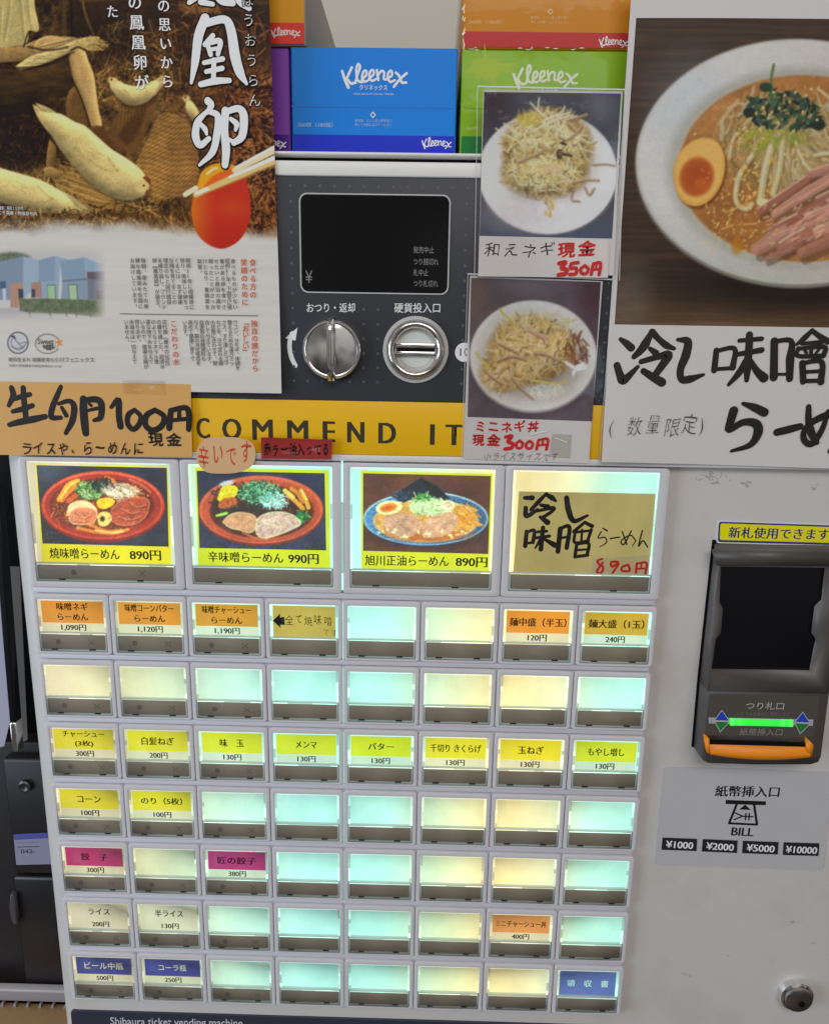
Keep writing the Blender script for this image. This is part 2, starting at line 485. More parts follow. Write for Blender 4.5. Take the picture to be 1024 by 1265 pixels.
def rrect(x0, x1, z0, z1, r, seg=5):
    pts = []
    for cx, cz, a0 in ((x1 - r, z1 - r, 0), (x0 + r, z1 - r, 90), (x0 + r, z0 + r, 180), (x1 - r, z0 + r, 270)):
        for k in range(seg + 1):
            a = math.radians(a0 + 90 * k / seg); pts.append((cx + r * math.cos(a), cz + r * math.sin(a)))
    return pts


def rpoly(pts, r, seg=5):
    """round the corners of a polygon"""
    pts = np.asarray(pts, float); out = []
    n = len(pts)
    for i in range(n):
        p = pts[i]; a = pts[i - 1] - p; b = pts[(i + 1) % n] - p
        ra = min(r, np.linalg.norm(a) * .45); rb = min(r, np.linalg.norm(b) * .45)
        A = p + a / np.linalg.norm(a) * ra; B = p + b / np.linalg.norm(b) * rb
        for t in np.linspace(0, 1, seg): out.append((1 - t) ** 2 * A + 2 * t * (1 - t) * p + t * t * B)
    return np.array(out)


FONTS = {}


def font_mesh(body, bold, spacing):
    key = (body, round(bold, 4), spacing)
    if key in FONTS: return FONTS[key]
    c = bpy.data.curves.new('t', 'FONT'); c.body = body; c.size = 1.0; c.resolution_u = 3; c.offset = bold; c.space_character = spacing
    c.align_x = 'LEFT'; c.space_line = 1.0
    o = bpy.data.objects.new('t', c)
    me = o.to_mesh()
    v = np.empty(len(me.vertices) * 3); me.vertices.foreach_get('co', v); v = v.reshape(-1, 3)[:, :2]
    f = []
    for p in me.polygons:
        ids = list(p.vertices)
        f.append(ids if area2(v[ids]) > 0 else ids[::-1])
    o.to_mesh_clear(); bpy.data.objects.remove(o); bpy.data.curves.remove(c)
    FONTS[key] = (v, f)
    return v, f


def xz(px, py, y):
    p = P(px, py, y); return (p[0], p[2])


def strokes(mb, lst, f, y, m, wk):
    """lst: [(width, [(x,y),...])] in crop pixels; f maps a crop pixel to a photo pixel; wk photo px per crop px"""
    for w, pts in lst:
        q = [xz(*f(*p), y) for p in pts]
        k = np.linalg.norm(P(500, 500, y) - P(501, 500, y)) * wk
        ws = np.array(w if hasattr(w, '__len__') else [w] * len(pts), float) * k
        mb.ribbon(q, ws, y, m)


def thing(name, label, cat, loc, group=None):
    o = bpy.data.objects.new(name, None); COL.objects.link(o); o.location = loc; o.empty_display_size = 0.02
    o['label'] = label; o['category'] = cat
    if group: o['group'] = group
    ORG[o.name] = np.array(loc, float)
    return o


# ------------------------------------------------------------------ painter for printed photographs
class Cv:
    def __init__(s, x0, y0, x1, y1, col, seed=0):
        s.x0, s.y0 = x0, y0; s.w = int(x1 - x0); s.h = int(y1 - y0)
        s.a = np.empty((s.h, s.w, 3)); s.a[:] = col
        s.X, s.Y = np.meshgrid(np.arange(s.w) + x0 + 0.5, np.arange(s.h) + y0 + 0.5)
        s.rs = np.random.RandomState(seed)

    def fbm(s, sx, sy=None, oct=4, pers=0.55):
        sy = sy or sx; out = np.zeros((s.h, s.w)); amp = 1; tot = 0
        for k in range(oct):
            gx = max(2, int(s.w / sx) + 3); gy = max(2, int(s.h / sy) + 3)
            g = s.rs.rand(gy, gx)
            u = (np.arange(s.w) / sx) % (gx - 1.001); v = (np.arange(s.h) / sy) % (gy - 1.001)
            iu = u.astype(int); iv = v.astype(int); fu = u - iu; fv = v - iv
            fu = fu * fu * (3 - 2 * fu); fv = fv * fv * (3 - 2 * fv)
            g00 = g[iv][:, iu]; g01 = g[iv][:, iu + 1]; g10 = g[iv + 1][:, iu]; g11 = g[iv + 1][:, iu + 1]
            out += amp * ((g00 * (1 - fu) + g01 * fu) * (1 - fv)[:, None] + (g10 * (1 - fu) + g11 * fu) * fv[:, None])
            tot += amp; amp *= pers; sx = max(1.0, sx / 2); sy = max(1.0, sy / 2)
        return out / tot

    def blend(s, mask, col, sl=None):
        col = np.asarray(col, float)
        if sl is None: s.a = s.a * (1 - mask[..., None]) + col * mask[..., None]
        else:
            s.a[sl] = s.a[sl] * (1 - mask[..., None]) + col * mask[..., None]

    def win(s, x0, x1, y0, y1):
        i0 = max(0, int(y0 - s.y0 - 2)); i1 = min(s.h, int(y1 - s.y0 + 3)); j0 = max(0, int(x0 - s.x0 - 2)); j1 = min(s.w, int(x1 - s.x0 + 3))
        if i0 >= i1 or j0 >= j1: return None
        return (slice(i0, i1), slice(j0, j1))

    def ell_mask(s, cx, cy, rx, ry, rot=0, soft=1.2):
        c, n = math.cos(rot), math.sin(rot); dx = s.X - cx; dy = s.Y - cy
        u = (dx * c + dy * n) / rx; v = (-dx * n + dy * c) / ry
        r = np.sqrt(u * u + v * v) + 1e-9
        return np.clip((1 - r) * min(rx, ry) / soft + 0.5, 0, 1)

    def ell(s, cx, cy, rx, ry, col, rot=0, soft=1.2, alpha=1.0):
        s.blend(s.ell_mask(cx, cy, rx, ry, rot, soft) * alpha, col)

    def poly_mask(s, pts, soft=1.2):
        pts = np.asarray(pts, float); n = len(pts)
        ins = np.zeros((s.h, s.w), bool); dist = np.full((s.h, s.w), 1e9)
        for i in range(n):
            a = pts[i]; b = pts[(i + 1) % n]; d = b - a
            cond = (a[1] > s.Y) != (b[1] > s.Y)
            with np.errstate(divide='ignore', invalid='ignore'):
                xi = (b[0] - a[0]) * (s.Y - a[1]) / (b[1] - a[1] + 1e-12) + a[0]
            ins ^= cond & (s.X < xi)
            t = np.clip(((s.X - a[0]) * d[0] + (s.Y - a[1]) * d[1]) / (d @ d + 1e-12), 0, 1)
            dist = np.minimum(dist, np.hypot(s.X - a[0] - t * d[0], s.Y - a[1] - t * d[1]))
        return np.clip(np.where(ins, dist, -dist) / soft + 0.5, 0, 1)

    def poly(s, pts, col, soft=1.2, alpha=1.0, round_=True):
        if round_ and len(pts) > 4: pts = spline(np.array(list(pts) + [pts[0]], float), np.ones(len(pts) + 1), 5)[0][:-1]
        m = s.poly_mask(pts, soft); s.blend(m * alpha, col); return m

    def stroke(s, pts, w, col, alpha=1.0, smooth=True):
        pts = np.asarray(pts, float); w = np.broadcast_to(np.asarray(w, float), (len(pts),))
        if smooth and len(pts) > 2: pts, w = spline(pts, w, 5)
        r = w.max() / 2 + 1
        sl = s.win(pts[:, 0].min() - r, pts[:, 0].max() + r, pts[:, 1].min() - r, pts[:, 1].max() + r)
        if sl is None: return
        X = s.X[sl]; Y = s.Y[sl]; best = np.full(X.shape, -9.0)
        for i in range(len(pts) - 1):
            a, b = pts[i], pts[i + 1]; d = b - a
            t = np.clip(((X - a[0]) * d[0] + (Y - a[1]) * d[1]) / (d @ d + 1e-9), 0, 1)
            best = np.maximum(best, (w[i] * (1 - t) + w[i + 1] * t) / 2 - np.hypot(X - a[0] - t * d[0], Y - a[1] - t * d[1]))
        s.blend(np.clip(best + 0.5, 0, 1) * alpha, col, sl)

    def tint(s, mask, amount):
        s.a *= (1 + mask * amount)[..., None]

    def blur(s, n=1):
        for _ in range(n):
            p = np.pad(s.a, ((1, 1), (1, 1), (0, 0)), 'edge')
            s.a = (p[:-2, 1:-1] + p[2:, 1:-1] + p[1:-1, :-2] + p[1:-1, 2:] + 2 * p[1:-1, 1:-1]) / 6

    def photo(s, amp=.22, sc=3.0, blotch=.14):
        n = s.fbm(sc, sc * .8, 2) - .5; b = s.fbm(sc * 6, sc * 5, 3) - .5; h = s.rs.rand(s.h, s.w) - .5
        s.a = s.a * (1 + amp * n + blotch * b + amp * .35 * h)[..., None]
        w = s.fbm(sc * 5, sc * 4, 2) - .5
        s.a += w[..., None] * np.array((14., 2., -12.)) * min(1, amp * 2.5)

    def shape(s, pts, col, soft=1.4, lightdir=(-.5, -.8), depth=14.0, amp=.30, tex=(6, 3), texamp=.22, rim=None):
        """a rounded printed shape: brighter on one side, with a grain of its own"""
        p = spline(np.array(list(pts) + [pts[0]], float), np.ones(len(pts) + 1), 5)[0][:-1]
        m = s.poly_mask(p, soft)
        if m.max() <= 0: return m
        big = s.poly_mask(p, 1.5); rb = max(2, int(depth / 4))
        for _ in range(3):
            for ax in (0, 1):
                pad = [(0, 0), (0, 0)]; pad[ax] = (rb + 1, rb)
                cs = np.cumsum(np.pad(big, pad, 'edge'), axis=ax)
                big = (cs[2 * rb + 1:] - cs[:-2 * rb - 1]) / (2 * rb + 1) if ax == 0 else (cs[:, 2 * rb + 1:] - cs[:, :-2 * rb - 1]) / (2 * rb + 1)
        gy, gx = np.gradient(big); g = gx * lightdir[0] + gy * lightdir[1]; g = g / (np.abs(g * m).max() + 1e-9)
        t = s.fbm(*tex) - .5
        c = np.asarray(col, float) * (1 - .6 * amp * g + texamp * t)[..., None]
        s.a = s.a * (1 - m[..., None]) + c * m[..., None]
        if rim is not None: s.stroke(list(p) + [p[0]], 1.0, rim, .5, smooth=False)
        return m

    def fibres(s, a, b, w, col, n=9, edge=None):
        """a strip of meat from a to b: lengthwise fibres, a pale fat edge, a dark underside"""
        a = np.array(a, float); b = np.array(b, float); d = (b - a) / np.linalg.norm(b - a); q = np.array((-d[1], d[0])); col = np.asarray(col, float)
        s.stroke([a + q * w * .42 + (1, 2.5), b + q * w * .42 + (1, 2.5)], w * .7, col * .5, .45, smooth=False)
        mid = (a + b) / 2 + q * s.rs.uniform(-.12, .12) * w
        s.stroke([a, mid, b], [w * s.rs.uniform(.6, .9), w, w * .9], col); s.stroke([a - q * w * .2, mid - q * w * .15, b], [w * .3, w * .5, w * .4], np.clip(col * 1.08, 0, 235), .5)
        s.stroke([a + q * w * .3, mid + q * w * .32, b + q * w * .3], w * .25, col * .8, .5)
        for k in range(n):
            o = s.rs.uniform(-.46, .46) * w; t0, t1 = sorted(s.rs.uniform(0, 1, 2)); c = col * s.rs.uniform(.78, 1.2) + s.rs.uniform(-6, 6, 3)
            p0 = a + (b - a) * t0 + q * o; p1 = a + (b - a) * t1 + q * (o + s.rs.uniform(-.1, .1) * w)
            s.stroke([p0, (p0 + p1) / 2 + q * s.rs.uniform(-1, 1), p1], s.rs.uniform(.8, 2.0), np.clip(c, 0, 235), .75)
        if edge is not None: s.stroke([a - q * w * .42, (a + b) / 2 - q * w * .45, b - q * w * .42], w * .16, edge, .8)

    def sample(s, x, y):
        u = np.clip(x - s.x0 - 0.5, 0, s.w - 1.001); v = np.clip(y - s.y0 - 0.5, 0, s.h - 1.001)
        i = v.astype(int); j = u.astype(int); fu = (u - j)[..., None]; fv = (v - i)[..., None]
        a = np.clip(s.a, 0, 255)
        return (a[i, j] * (1 - fu) + a[i, j + 1] * fu) * (1 - fv) + (a[i + 1, j] * (1 - fu) + a[i + 1, j + 1] * fu) * fv

# ------------------------------------------------------------------ the ticket machine
YC = 0.004                                      # cabinet face
ztop = P(450, 200, 0)[2]
xl = P(1.5, 600, 0.004)[0]
XR = 0.70
MB0 = np.array([0.25, 0.15, 0.0])
machine = thing('ticket_machine', 'tall off white ticket vending machine with lit menu buttons, dark coin panel and banknote slot', 'ticket machine', (0.25, 0.15, 0.0))

# cabinet: an extruded plan with a rounded left front corner
plan = []
r = 0.016
for k in range(9):
    a = math.radians(180 + 90 * k / 8); plan.append((xl + r + r * math.cos(a), YC + r + r * math.sin(a)))
plan += [(XR, YC), (XR, 0.32), (xl, 0.32)]
zc = P(300, 566, YC)[2]
mb = MB()
n = len(plan)
V = [(x, y, 0.06) for x, y in plan] + [(x, y, zc) for x, y in plan]
mb.add(V, [[i, (i + 1) % n, n + (i + 1) % n, n + i] for i in range(n)] + [list(range(n, 2 * n)), list(range(n))[::-1]], M_CAB)
# faint scuffs where tape has been peeled off
M_SCUFF = mat('tape_residue', (154, 150, 145), 0.6, noise=0.12, nscale=300)
rs_ = random.Random(2)
kk = np.linalg.norm(P(900, 900, YC) - P(901, 900, YC))
for (cx_, cy_, sx_, sy_, n_) in ((878, 590, 16, 7, 26), (922, 598, 10, 4, 8), (1005, 603, 3, 6, 4), (846, 1204, 8, 4, 4)):
    for q_ in range(n_):
        x_, y_ = cx_ + rs_.gauss(0, sx_ * .5), cy_ + rs_.gauss(0, sy_ * .5); a_ = rs_.uniform(0, 3.14); l_ = rs_.uniform(.8, 3.5)
        mb.ribbon([xz(x_ - l_ * math.cos(a_), y_ - l_ * math.sin(a_) * .5, YC), xz(x_ + l_ * math.cos(a_), y_ + l_ * math.sin(a_) * .5, YC)], rs_.uniform(.4, 1.3) * kk, YC - 1e-5, M_SCUFF, smooth=False)
for (x_, y_, r_s) in ((978, 1139, 1.6), (1004, 1165, 1.1), (770, 905, .9), (762, 1102, .8), (899, 1180, .7)):
    mb.ribbon([xz(x_ - r_s, y_, YC), xz(x_ + r_s, y_ + .4, YC)], r_s * 1.6 * kk, YC - 1e-5, M_SCUFF, smooth=False)
mb.build('cabinet', machine, smooth=True)

# plinth under the cabinet
mb = MB(); mb.box(xl + 0.02, XR - 0.02, 0.03, 0.30, 0.0, 0.06, M_BLACK); mb.build('plinth', machine)

# upper body behind the dark panel, with the white top bar
mb = MB()
zb = P(450, 218, 0)[2]; zt = P(450, 199, 0)[2]
mb.box(xl, XR, 0.006, 0.32, zc, zt - 0.002, M_CAB, 0.002)
mb.build('upper_body', machine)
M_BARW = mat('top_bar_white', (206, 204, 200), 0.4, noise=0.03, nscale=20)
mb = MB(); mb.box(xl, XR, -0.0009, 0.0055, zb, zt, M_BARW, 0.0009); mb.build('top_bar', machine)
z1 = P(450, 192, 0)[2]; z2 = P(450, 187.5, 0)[2]
mb = MB(); mb.box(xl + .003, XR - .003, 0.006, 0.315, zt, z1, M_BLACK); mb.build('lid_gap', machine)
mb = MB(); mb.box(xl, XR, -0.0009, 0.32, z1, z2, M_BARW, 0.0008); mb.build('lid', machine)
ZTOP = z2

# dark film panel with the dot lattice
zp0 = P(450, 495, 0)[2]
mb = MB(); mb.box(xl + .002, XR - .002, -0.0005, 0.0055, zp0, zb - 0.0003, M_DARK, 0.0004)
cx0, _, cz0 = P(359, 229, 0)
dx = np.linalg.norm(P(377.1, 229, 0) - P(359, 229, 0)); dz = np.linalg.norm(P(359, 248.5, 0) - P(359, 229, 0))
DISP = (369.5, 554, 238, 364.5)
for j in range(15):
    for i in range(-6, 46):
        x = cx0 + i * dx; z = cz0 - j * dz
        if z < zp0 + .004 or not xl + .01 < x < XR - .01: continue
        px = PROJ(np.array([x, 0, z]))
        if 366 < px[0] < 558 and 234 < px[1] < 368: continue
        if 374 < px[0] < 446 and 372 < px[1] < 470: continue
        if 473 < px[0] < 555 and 368 < px[1] < 474: continue
        a = np.linspace(0, 2 * math.pi, 10, endpoint=False)
        mb.face([(x + .0009 * math.cos(t), -0.00055, z + .0009 * math.sin(t)) for t in a], M_DOT)
yT = -0.0005
mb.text('おつり・返却', (379, 385.5), (438.5, 385.5), 11.5, yT, M_WHITEINK, bold=0.008)
mb.text('硬貨投入口', (487, 386), (543.5, 386), 12, yT, M_WHITEINK, bold=0.008)
# turn arrow left of the knob
arc = [(365.3, 452), (360.3, 442), (357.8, 430), (358.2, 420), (361.0, 411)]
k = np.linalg.norm(P(360, 430, 0) - P(361, 430, 0))
mb.ribbon([xz(x, y, yT) for x, y in arc], np.array([5.4, 5.8, 5.6, 5.4, 5.2]) * k, yT, M_WHITEINK, cap=1)
mb.q += 1
mb.face([(*xz(x, y, yT), 0) and (xz(x, y, yT)[0], yT - 8e-5, xz(x, y, yT)[1]) for x, y in ((352.5, 417.5), (367.5, 404.5), (365.0, 420.5))][::-1], M_WHITEINK)
# coin value disc
c = P(573.5, 435, 0); a = np.linspace(0, 2 * math.pi, 28, endpoint=False); R_ = 11.5 * k
mb.face([(c[0] + R_ * math.cos(t), -0.0006, c[2] + R_ * math.sin(t)) for t in a], M_WHITEINK)
mb.text('10', (568, 439.5), (580, 439.5), 9.5, -0.0007, M_DARK, bold=0.0)
mb.build('coin_panel', machine)

# yellow strip with its letters
mb = MB()
zy0 = P(450, 561.5, 0)[2]
mb.box(xl + .002, XR - .002, -0.0006, 0.0055, zy0, zp0 - 0.0002, M_YEL, 0.0003)
LET = [('C', 244, 259), ('O', 276, 297.5), ('M', 313, 336.5), ('M', 356, 380), ('E', 400, 413), ('N', 430, 449), ('D', 468.5, 488), ('I', 531.5, 536), ('T', 551, 570)]
for ch, xa, xb in [('R', 172, 188), ('E', 208, 221)] + LET:
    yb_ = 541.5 + (xa - 244) * 0.027
    mb.text(ch, (xa, yb_), (xb, yb_ + 0.3), 25.5, -0.0006, mat('strip_letter', (48, 44, 30), 0.45), bold=0.0, smear={'M': .030, 'I': .016}.get(ch, .042))
mb.build('name_strip', machine)
M_LEDGE = mat('ledge_white', (196, 194, 192), 0.45, noise=0.04, nscale=30)
mb = MB(); mb.box(xl + .002, XR - .002, -0.0009, 0.0055, zc, zy0 - 0.0002, M_LEDGE, 0.0008); mb.build('ledge', machine)

# display window
mb = MB()
x0, z1_ = xz(DISP[0], DISP[2], 0); x1, z0_ = xz(DISP[1], DISP[3], 0)
out = rrect(x0, x1, z0_, z1_, 0.0045); inn = rrect(x0 + .0008, x1 - .0008, z0_ + .0008, z1_ - .0008, 0.0039)
mb.ring(out, inn, -0.0012, 0.0, mat('display_border', (168, 168, 168), .45), 0.0002)
disp = mb.build('display', machine)
mb = MB(); mb.prism(rrect(x0 + .001, x1 - .001, z0_ + .001, z1_ - .001, 0.0039), -0.0009, -0.0003, M_GLASS)
M_GHOST = mat('display_legend', (122, 120, 120), 0.5)
mb.text('¥', (377.5, 349), (386, 349), 15, -0.0009, M_GHOST, bold=-0.006)
for t, xa, xb, yy in (('発売中止', 510.5, 536, 312.5), ('つり銭切れ', 510.5, 541.5, 327), ('札中止', 510.5, 529, 340.5), ('つり札切れ', 510.5, 541, 354)):
    mb.text(t, (xa, yy), (xb, yy + .3), 8.4, -0.0009, M_GHOST)
mb.build('display_glass', disp)

# coin return knob
k = np.linalg.norm(P(410, 431, 0) - P(411, 431, 0))
cx, cz = xz(410.5, 432, -0.002); R_ = 36.0 * k
mb = MB()
mb.lathe(cx, cz, [(R_, 0.0), (R_ * 1.0, -0.004), (R_ * .985, -0.0052), (R_ * .95, -0.0058), (R_ * .90, -0.0058), (R_ * .86, -0.0050), (R_ * .85, -0.0040)], M_CHROME, 64)
M_BRUSH = mat('brushed_knob', (0.84, 0.82, 0.79), 0.13, metal=1.0, raw=True, bump=.03, bscale=30)
for sg in (-1, 1):
    V = []; nr_, nt_ = 8, 26
    for i in range(nr_ + 1):
        rr = R_ * .86 * i / nr_
        for t in np.linspace(-math.pi / 2, math.pi / 2, nt_):
            ux, uz = rr * math.cos(t), rr * math.sin(t); q_ = (rr / (R_ * .86)) ** 2
            V.append((cx + sg * ux, -.0066 + .0016 * q_ + (.0010 if sg < 0 else .0016) * ux / R_, cz + uz))
    F = [[i * nt_ + j, i * nt_ + j + 1, (i + 1) * nt_ + j + 1, (i + 1) * nt_ + j] for i in range(nr_) for j in range(nt_ - 1)]
    mb.add(V, [f[::-1] if sg > 0 else f for f in F], M_BRUSH if sg < 0 else M_CHROME)
knob = mb.build('return_knob', machine, smooth=True)
mb = MB(); hw = 5.2 * k
prof = [(-hw, -0.0045), (-hw * 1.0, -0.0095), (-hw * .7, -0.0125), (-hw * .35, -0.0132), (-hw * .12, -0.0122), (hw * .12, -0.0122), (hw * .4, -0.0132), (hw * .75, -0.0125), (hw, -0.0095), (hw, -0.0045)]
zt_, zb_ = cz + R_ * 1.03, cz - R_ * 1.03
zl = np.linspace(-1, 1, 15); V = []; 
for t in zl:
    s_ = 1 - 0.55 * abs(t) ** 8
    V += [(cx + a, 0 + b * (1 - .35 * abs(t) ** 6), cz + t * R_ * 1.03) for a, b in prof]
m_ = len(prof); F = [[i * m_ + j, i * m_ + j + 1, (i + 1) * m_ + j + 1, (i + 1) * m_ + j] for i in range(14) for j in range(m_ - 1)]
F += [list(range(m_)), [14 * m_ + j for j in range(m_)][::-1]]
mb.add(V, F, M_CHROME); mb.build('grip', knob, smooth=True)

# coin slot
cx, cz = xz(513.5, 432, 0)
mb = MB(); mb.lathe(cx, cz, [(40.3 * k, -0.0005), (40.3 * k, -0.0012), (39.6 * k, -0.0015), (36 * k, -0.0015), (35.5 * k, -0.0008)], mat('slot_collar', (170, 169, 167), 0.4), 64)
slot = mb.build('coin_slot', machine, smooth=True)
prof = [(36 * k, -0.0008)]
for t in np.linspace(0, math.pi, 12): prof.append((30.4 * k + 5.2 * k * math.cos(t), -0.0008 - 0.0042 * math.sin(t)))
prof.append((25.0 * k, 0.001))
mb = MB(); mb.lathe(cx, cz, prof, M_SATIN, 64); mb.build('slot_ring', slot, smooth=True)
mb = MB()
M_SLOTP = mat('slot_plate', (188, 192, 186), 0.35)
a = np.linspace(0, 2 * math.pi, 48, endpoint=False)
mb.face([(cx + 25.6 * k * math.cos(t), -0.0002, cz + 25.6 * k * math.sin(t)) for t in a], M_SATIN)
for sg in (1, -1):
    th = np.linspace(math.radians(22), math.radians(158), 20); rr = 21.5 * k
    pts = [(cx + rr * math.cos(t), cz + sg * rr * math.sin(t)) for t in th]
    mb.prism(pts, -0.0010, -0.0002, M_SLOTP, 0.0002)
mb.build('slot_plate', slot)
mb = MB(); mb.box(cx - 24 * k, cx + 24 * k, -0.0030, -0.0003, cz - 7.6 * k, cz - 2.0 * k, M_CHROME, 0.0007); mb.box(cx - 24 * k, cx + 24 * k, -0.0030, -0.0003, cz + 1.8 * k, cz + 7.6 * k, M_CHROME, 0.0007)
mb.box(cx - 23.5 * k, cx + 23.5 * k, -0.0012, -0.0003, cz - 1.95 * k, cz + 1.75 * k, M_BLACK); mb.build('slot_lips', slot, smooth=True)

# ------------------------------------------------------------------ menu buttons
LU = [0.0, 0.9, 1.6, 2.5, 3.5, 4.5, 5.05, 5.75, 6.2, 6.75, 7.25, 8.0]
LC = np.array([(228, 217, 178), (217, 215, 168), (206, 224, 188), (194, 242, 220), (176, 245, 232), (178, 245, 227), (208, 238, 200), (242, 234, 172), (248, 228, 160), (238, 236, 186), (188, 243, 218), (176, 245, 228)], float)


def light(u, row):
    """colour of the lamps behind the film at column position u"""
    c = np.array([np.interp(u, LU, LC[:, i]) for i in range(3)])
    dim = np.interp(row, [0, 4, 6.99], [1.0, 0.97, 0.86])
    return lin(c) * dim * 1.24


CARD = {'orange': (232, 150, 18), 'amber': (230, 166, 26), 'yellow': (240, 228, 6), 'pink': (196, 30, 122), 'white': (236, 230, 214), 'blue': (56, 62, 170),
        'kraft': (214, 166, 66), 'salmon': (236, 160, 88), 'peri': (104, 116, 196)}


def zt_row(i):                                  # window top of small row i (0 = the row of priced toppings ramen)
    return ZB - i * ROWP


SMZ1 = 0.0041
YB = 0.0035                                     # face of the panel the buttons sit on
mb = MB()
for i in range(-1, 7):
    z_hi = (zt_row(i) + 0.0053) if i >= 0 else zc - 0.001
    z_lo = (zt_row(i) - 0.0398) if i >= 0 else ZB + 0.0053
    xa = -0.0022 if i >= 0 else P(40, 640, 0)[0] - .004
    xb = 8 * PITCH - 0.0042
    mb.box(xa, xb, 0.0016, 0.0095, z_lo, z_hi - 0.0001, M_BASE, 0.0006)
for i in range(-1, 7):                          # rails that show between the rows
    z_t = zt_row(i + 1) + SMZ1 + .0043 if i < 6 else 0
    if i < 6: mb.box(-0.0012 if i >= 0 else -.0022, 8 * PITCH - 0.0052, -0.0003, 0.0095, zt_row(i + 1) + SMZ1 + .0007, (zt_row(i) - 0.0371) if i >= 0 else P(120, 726.5, 0)[2], M_BASE, 0.0004)
mb.build('button_panel', machine)
# light leaking between the two halves of the panel
M_LEAK = attr_mat('leaking_light', 1.0, 0.4)
mb = MB()
xs = 4 * PITCH - 0.00315
for (z_a, z_b, lv) in ((P(426, 569, 0)[2], P(426, 620, 0)[2], 1.0), (P(426, 621, 0)[2], P(426, 706, 0)[2], 0.45), (P(426, 707, 0)[2], P(426, 728, 0)[2], .9)):
    mb.face([(xs - .0006, -0.0016, z_b), (xs + .0006, -0.0016, z_b), (xs + .0006, -0.0016, z_a), (xs - .0006, -0.0016, z_a)], M_LIT, light(3.9, 0) * lv)
for i in range(7):
    z_a = zt_row(i) + .0035; z_b = zt_row(i) - 0.0365
    mb.face([(xs - .00025, -0.0016, z_b), (xs + .00025, -0.0016, z_b), (xs + .00025, -0.0016, z_a), (xs - .00025, -0.0016, z_a)], M_LIT, light(3.9, i) * (.8 - .08 * i))
mb.build('light_gap', machine)


def lit_quad(mb, x0, x1, z0, z1, y, row, tint=(1, 1, 1), nx=8, lv=1.0, u_of=lambda x: x / PITCH, edge=True):
    xs_ = np.linspace(x0, x1, nx + 1); zs = np.linspace(z0, z1, 6)
    V = []; C = []
    for z in zs:
        for x in xs_:
            V.append((x, y, z))
            c = light(u_of(x), row) * lv * np.asarray(tint)
            if not edge: c = c * .8 + .2 * np.max(c)
            else: c = c * (1 + .05 * math.sin(x0 * 517 + z0 * 911) + .035 * math.sin(x * 140 + z0 * 300))
            if edge:
                tx = min(x - x0, x1 - x) / (x1 - x0); tz = (z - z0) / (z1 - z0)
                c = c * (0.92 + 0.08 * min(1, tx * 6)) * (0.90 + 0.16 * (1 - tz) ** 1.2)
            C.append(c)
    m_ = nx + 1
    mb.add(V, [[j * m_ + i, j * m_ + i + 1, (j + 1) * m_ + i + 1, (j + 1) * m_ + i] for j in range(5) for i in range(nx)], M_LIT, np.array(C))


def make_button_meshes(x0, x1, z1, z0, w0, w1, wz1, wz0, bz0, sub=''):
    """plate with opening; local to the window's top left corner"""
    rim = MB()
    rim.ring(rrect(x0, x1, z0, z1, 0.0022, 3), rrect(w0, w1, bz0, wz1, 0.0008, 3), -0.0013, 0.0018, M_FRAME, 0.00035, yib=0.0017)
    return rim


SM = dict(x0=-0.0031, x1=0.0463, z1=0.0041, z0=-0.0368, w0=-0.0004, w1=0.0437, wz1=0.0006, wz0=-0.0228, bz0=-0.0350)
ROWS = [
    [('orange', '味噌ネギ\nらーめん', '1,090円'), ('orange', '味噌コーンバター\nらーめん', '1,120円'), ('orange', '味噌チャーシュー\nらーめん', '1,190円'), ('kraft', '', ''), None, None, ('orange', '麺中盛（半玉）', '120円'), ('amber', '麺大盛（1玉）', '240円')],
    [None] * 8,
    [('yellow', 'チャーシュー\n(3枚)', '300円'), ('yellow', '白髪ねぎ', '200円'), ('yellow', '味　玉', '130円'), ('yellow', 'メンマ', '130円'), ('yellow', 'バター', '130円'), ('yellow', '千切り きくらげ', '130円'), ('yellow', '玉ねぎ', '130円'), ('yellow', 'もやし増し', '130円')],
    [('yellow', 'コーン', '100円'), ('yellow', 'のり（5枚）', '100円')] + [None] * 6,
    [('pink', '餃　子', '300円'), None, ('pink', '匠の餃子', '380円')] + [None] * 5,
    [('white', 'ライス', '200円'), ('white', '半ライス', '130円'), None, None, None, None, ('salmon', 'ミニチャーシュー丼', '400円'), None],
    [('blue', 'ビール中瓶', '500円'), ('blue', 'コーラ瓶', '250円'), None, None, None, None, None, ('peri', '領　収　書', '')],
]
TW = {'味噌ネギ': .50, '味噌コーンバター': .78, '味噌チャーシュー': .78, 'らーめん': .49, '麺中盛（半玉）': .90, '麺大盛（1玉）': .88, 'チャーシュー': .70, '(3枚)': .30, '白髪ねぎ': .54, '味　玉': .40, 'メンマ': .35, 'バター': .42,
      '千切り きくらげ': .84, '玉ねぎ': .42, 'もやし増し': .60, 'コーン': .40, 'のり（5枚）': .70, '餃　子': .46, '匠の餃子': .66, 'ライス': .38, '半ライス': .50, 'ミニチャーシュー丼': .88, 'ビール中瓶': .70, 'コーラ瓶': .50, '領　収　書': .74}


def text_at(mb, body, xc, zb_, w, h, y, m, bold=0.0, smear=0.0, wob=0, seed=0):
    v, f = font_mesh(body, min(bold, 0.0), 1.0); mn = v.min(0); mx = v.max(0)
    if body in ('メンマ', 'コーン', 'ライス', 'バター', 'らーめん'): pass

    def T(q):
        t = (q - mn) / (mx - mn)
        return np.stack([xc - w / 2 + t[:, 0] * w, zb_ + t[:, 1] * h], 1)
    mb.glyph(body, T, y, m, bold, 1.0, wob, seed, smear)


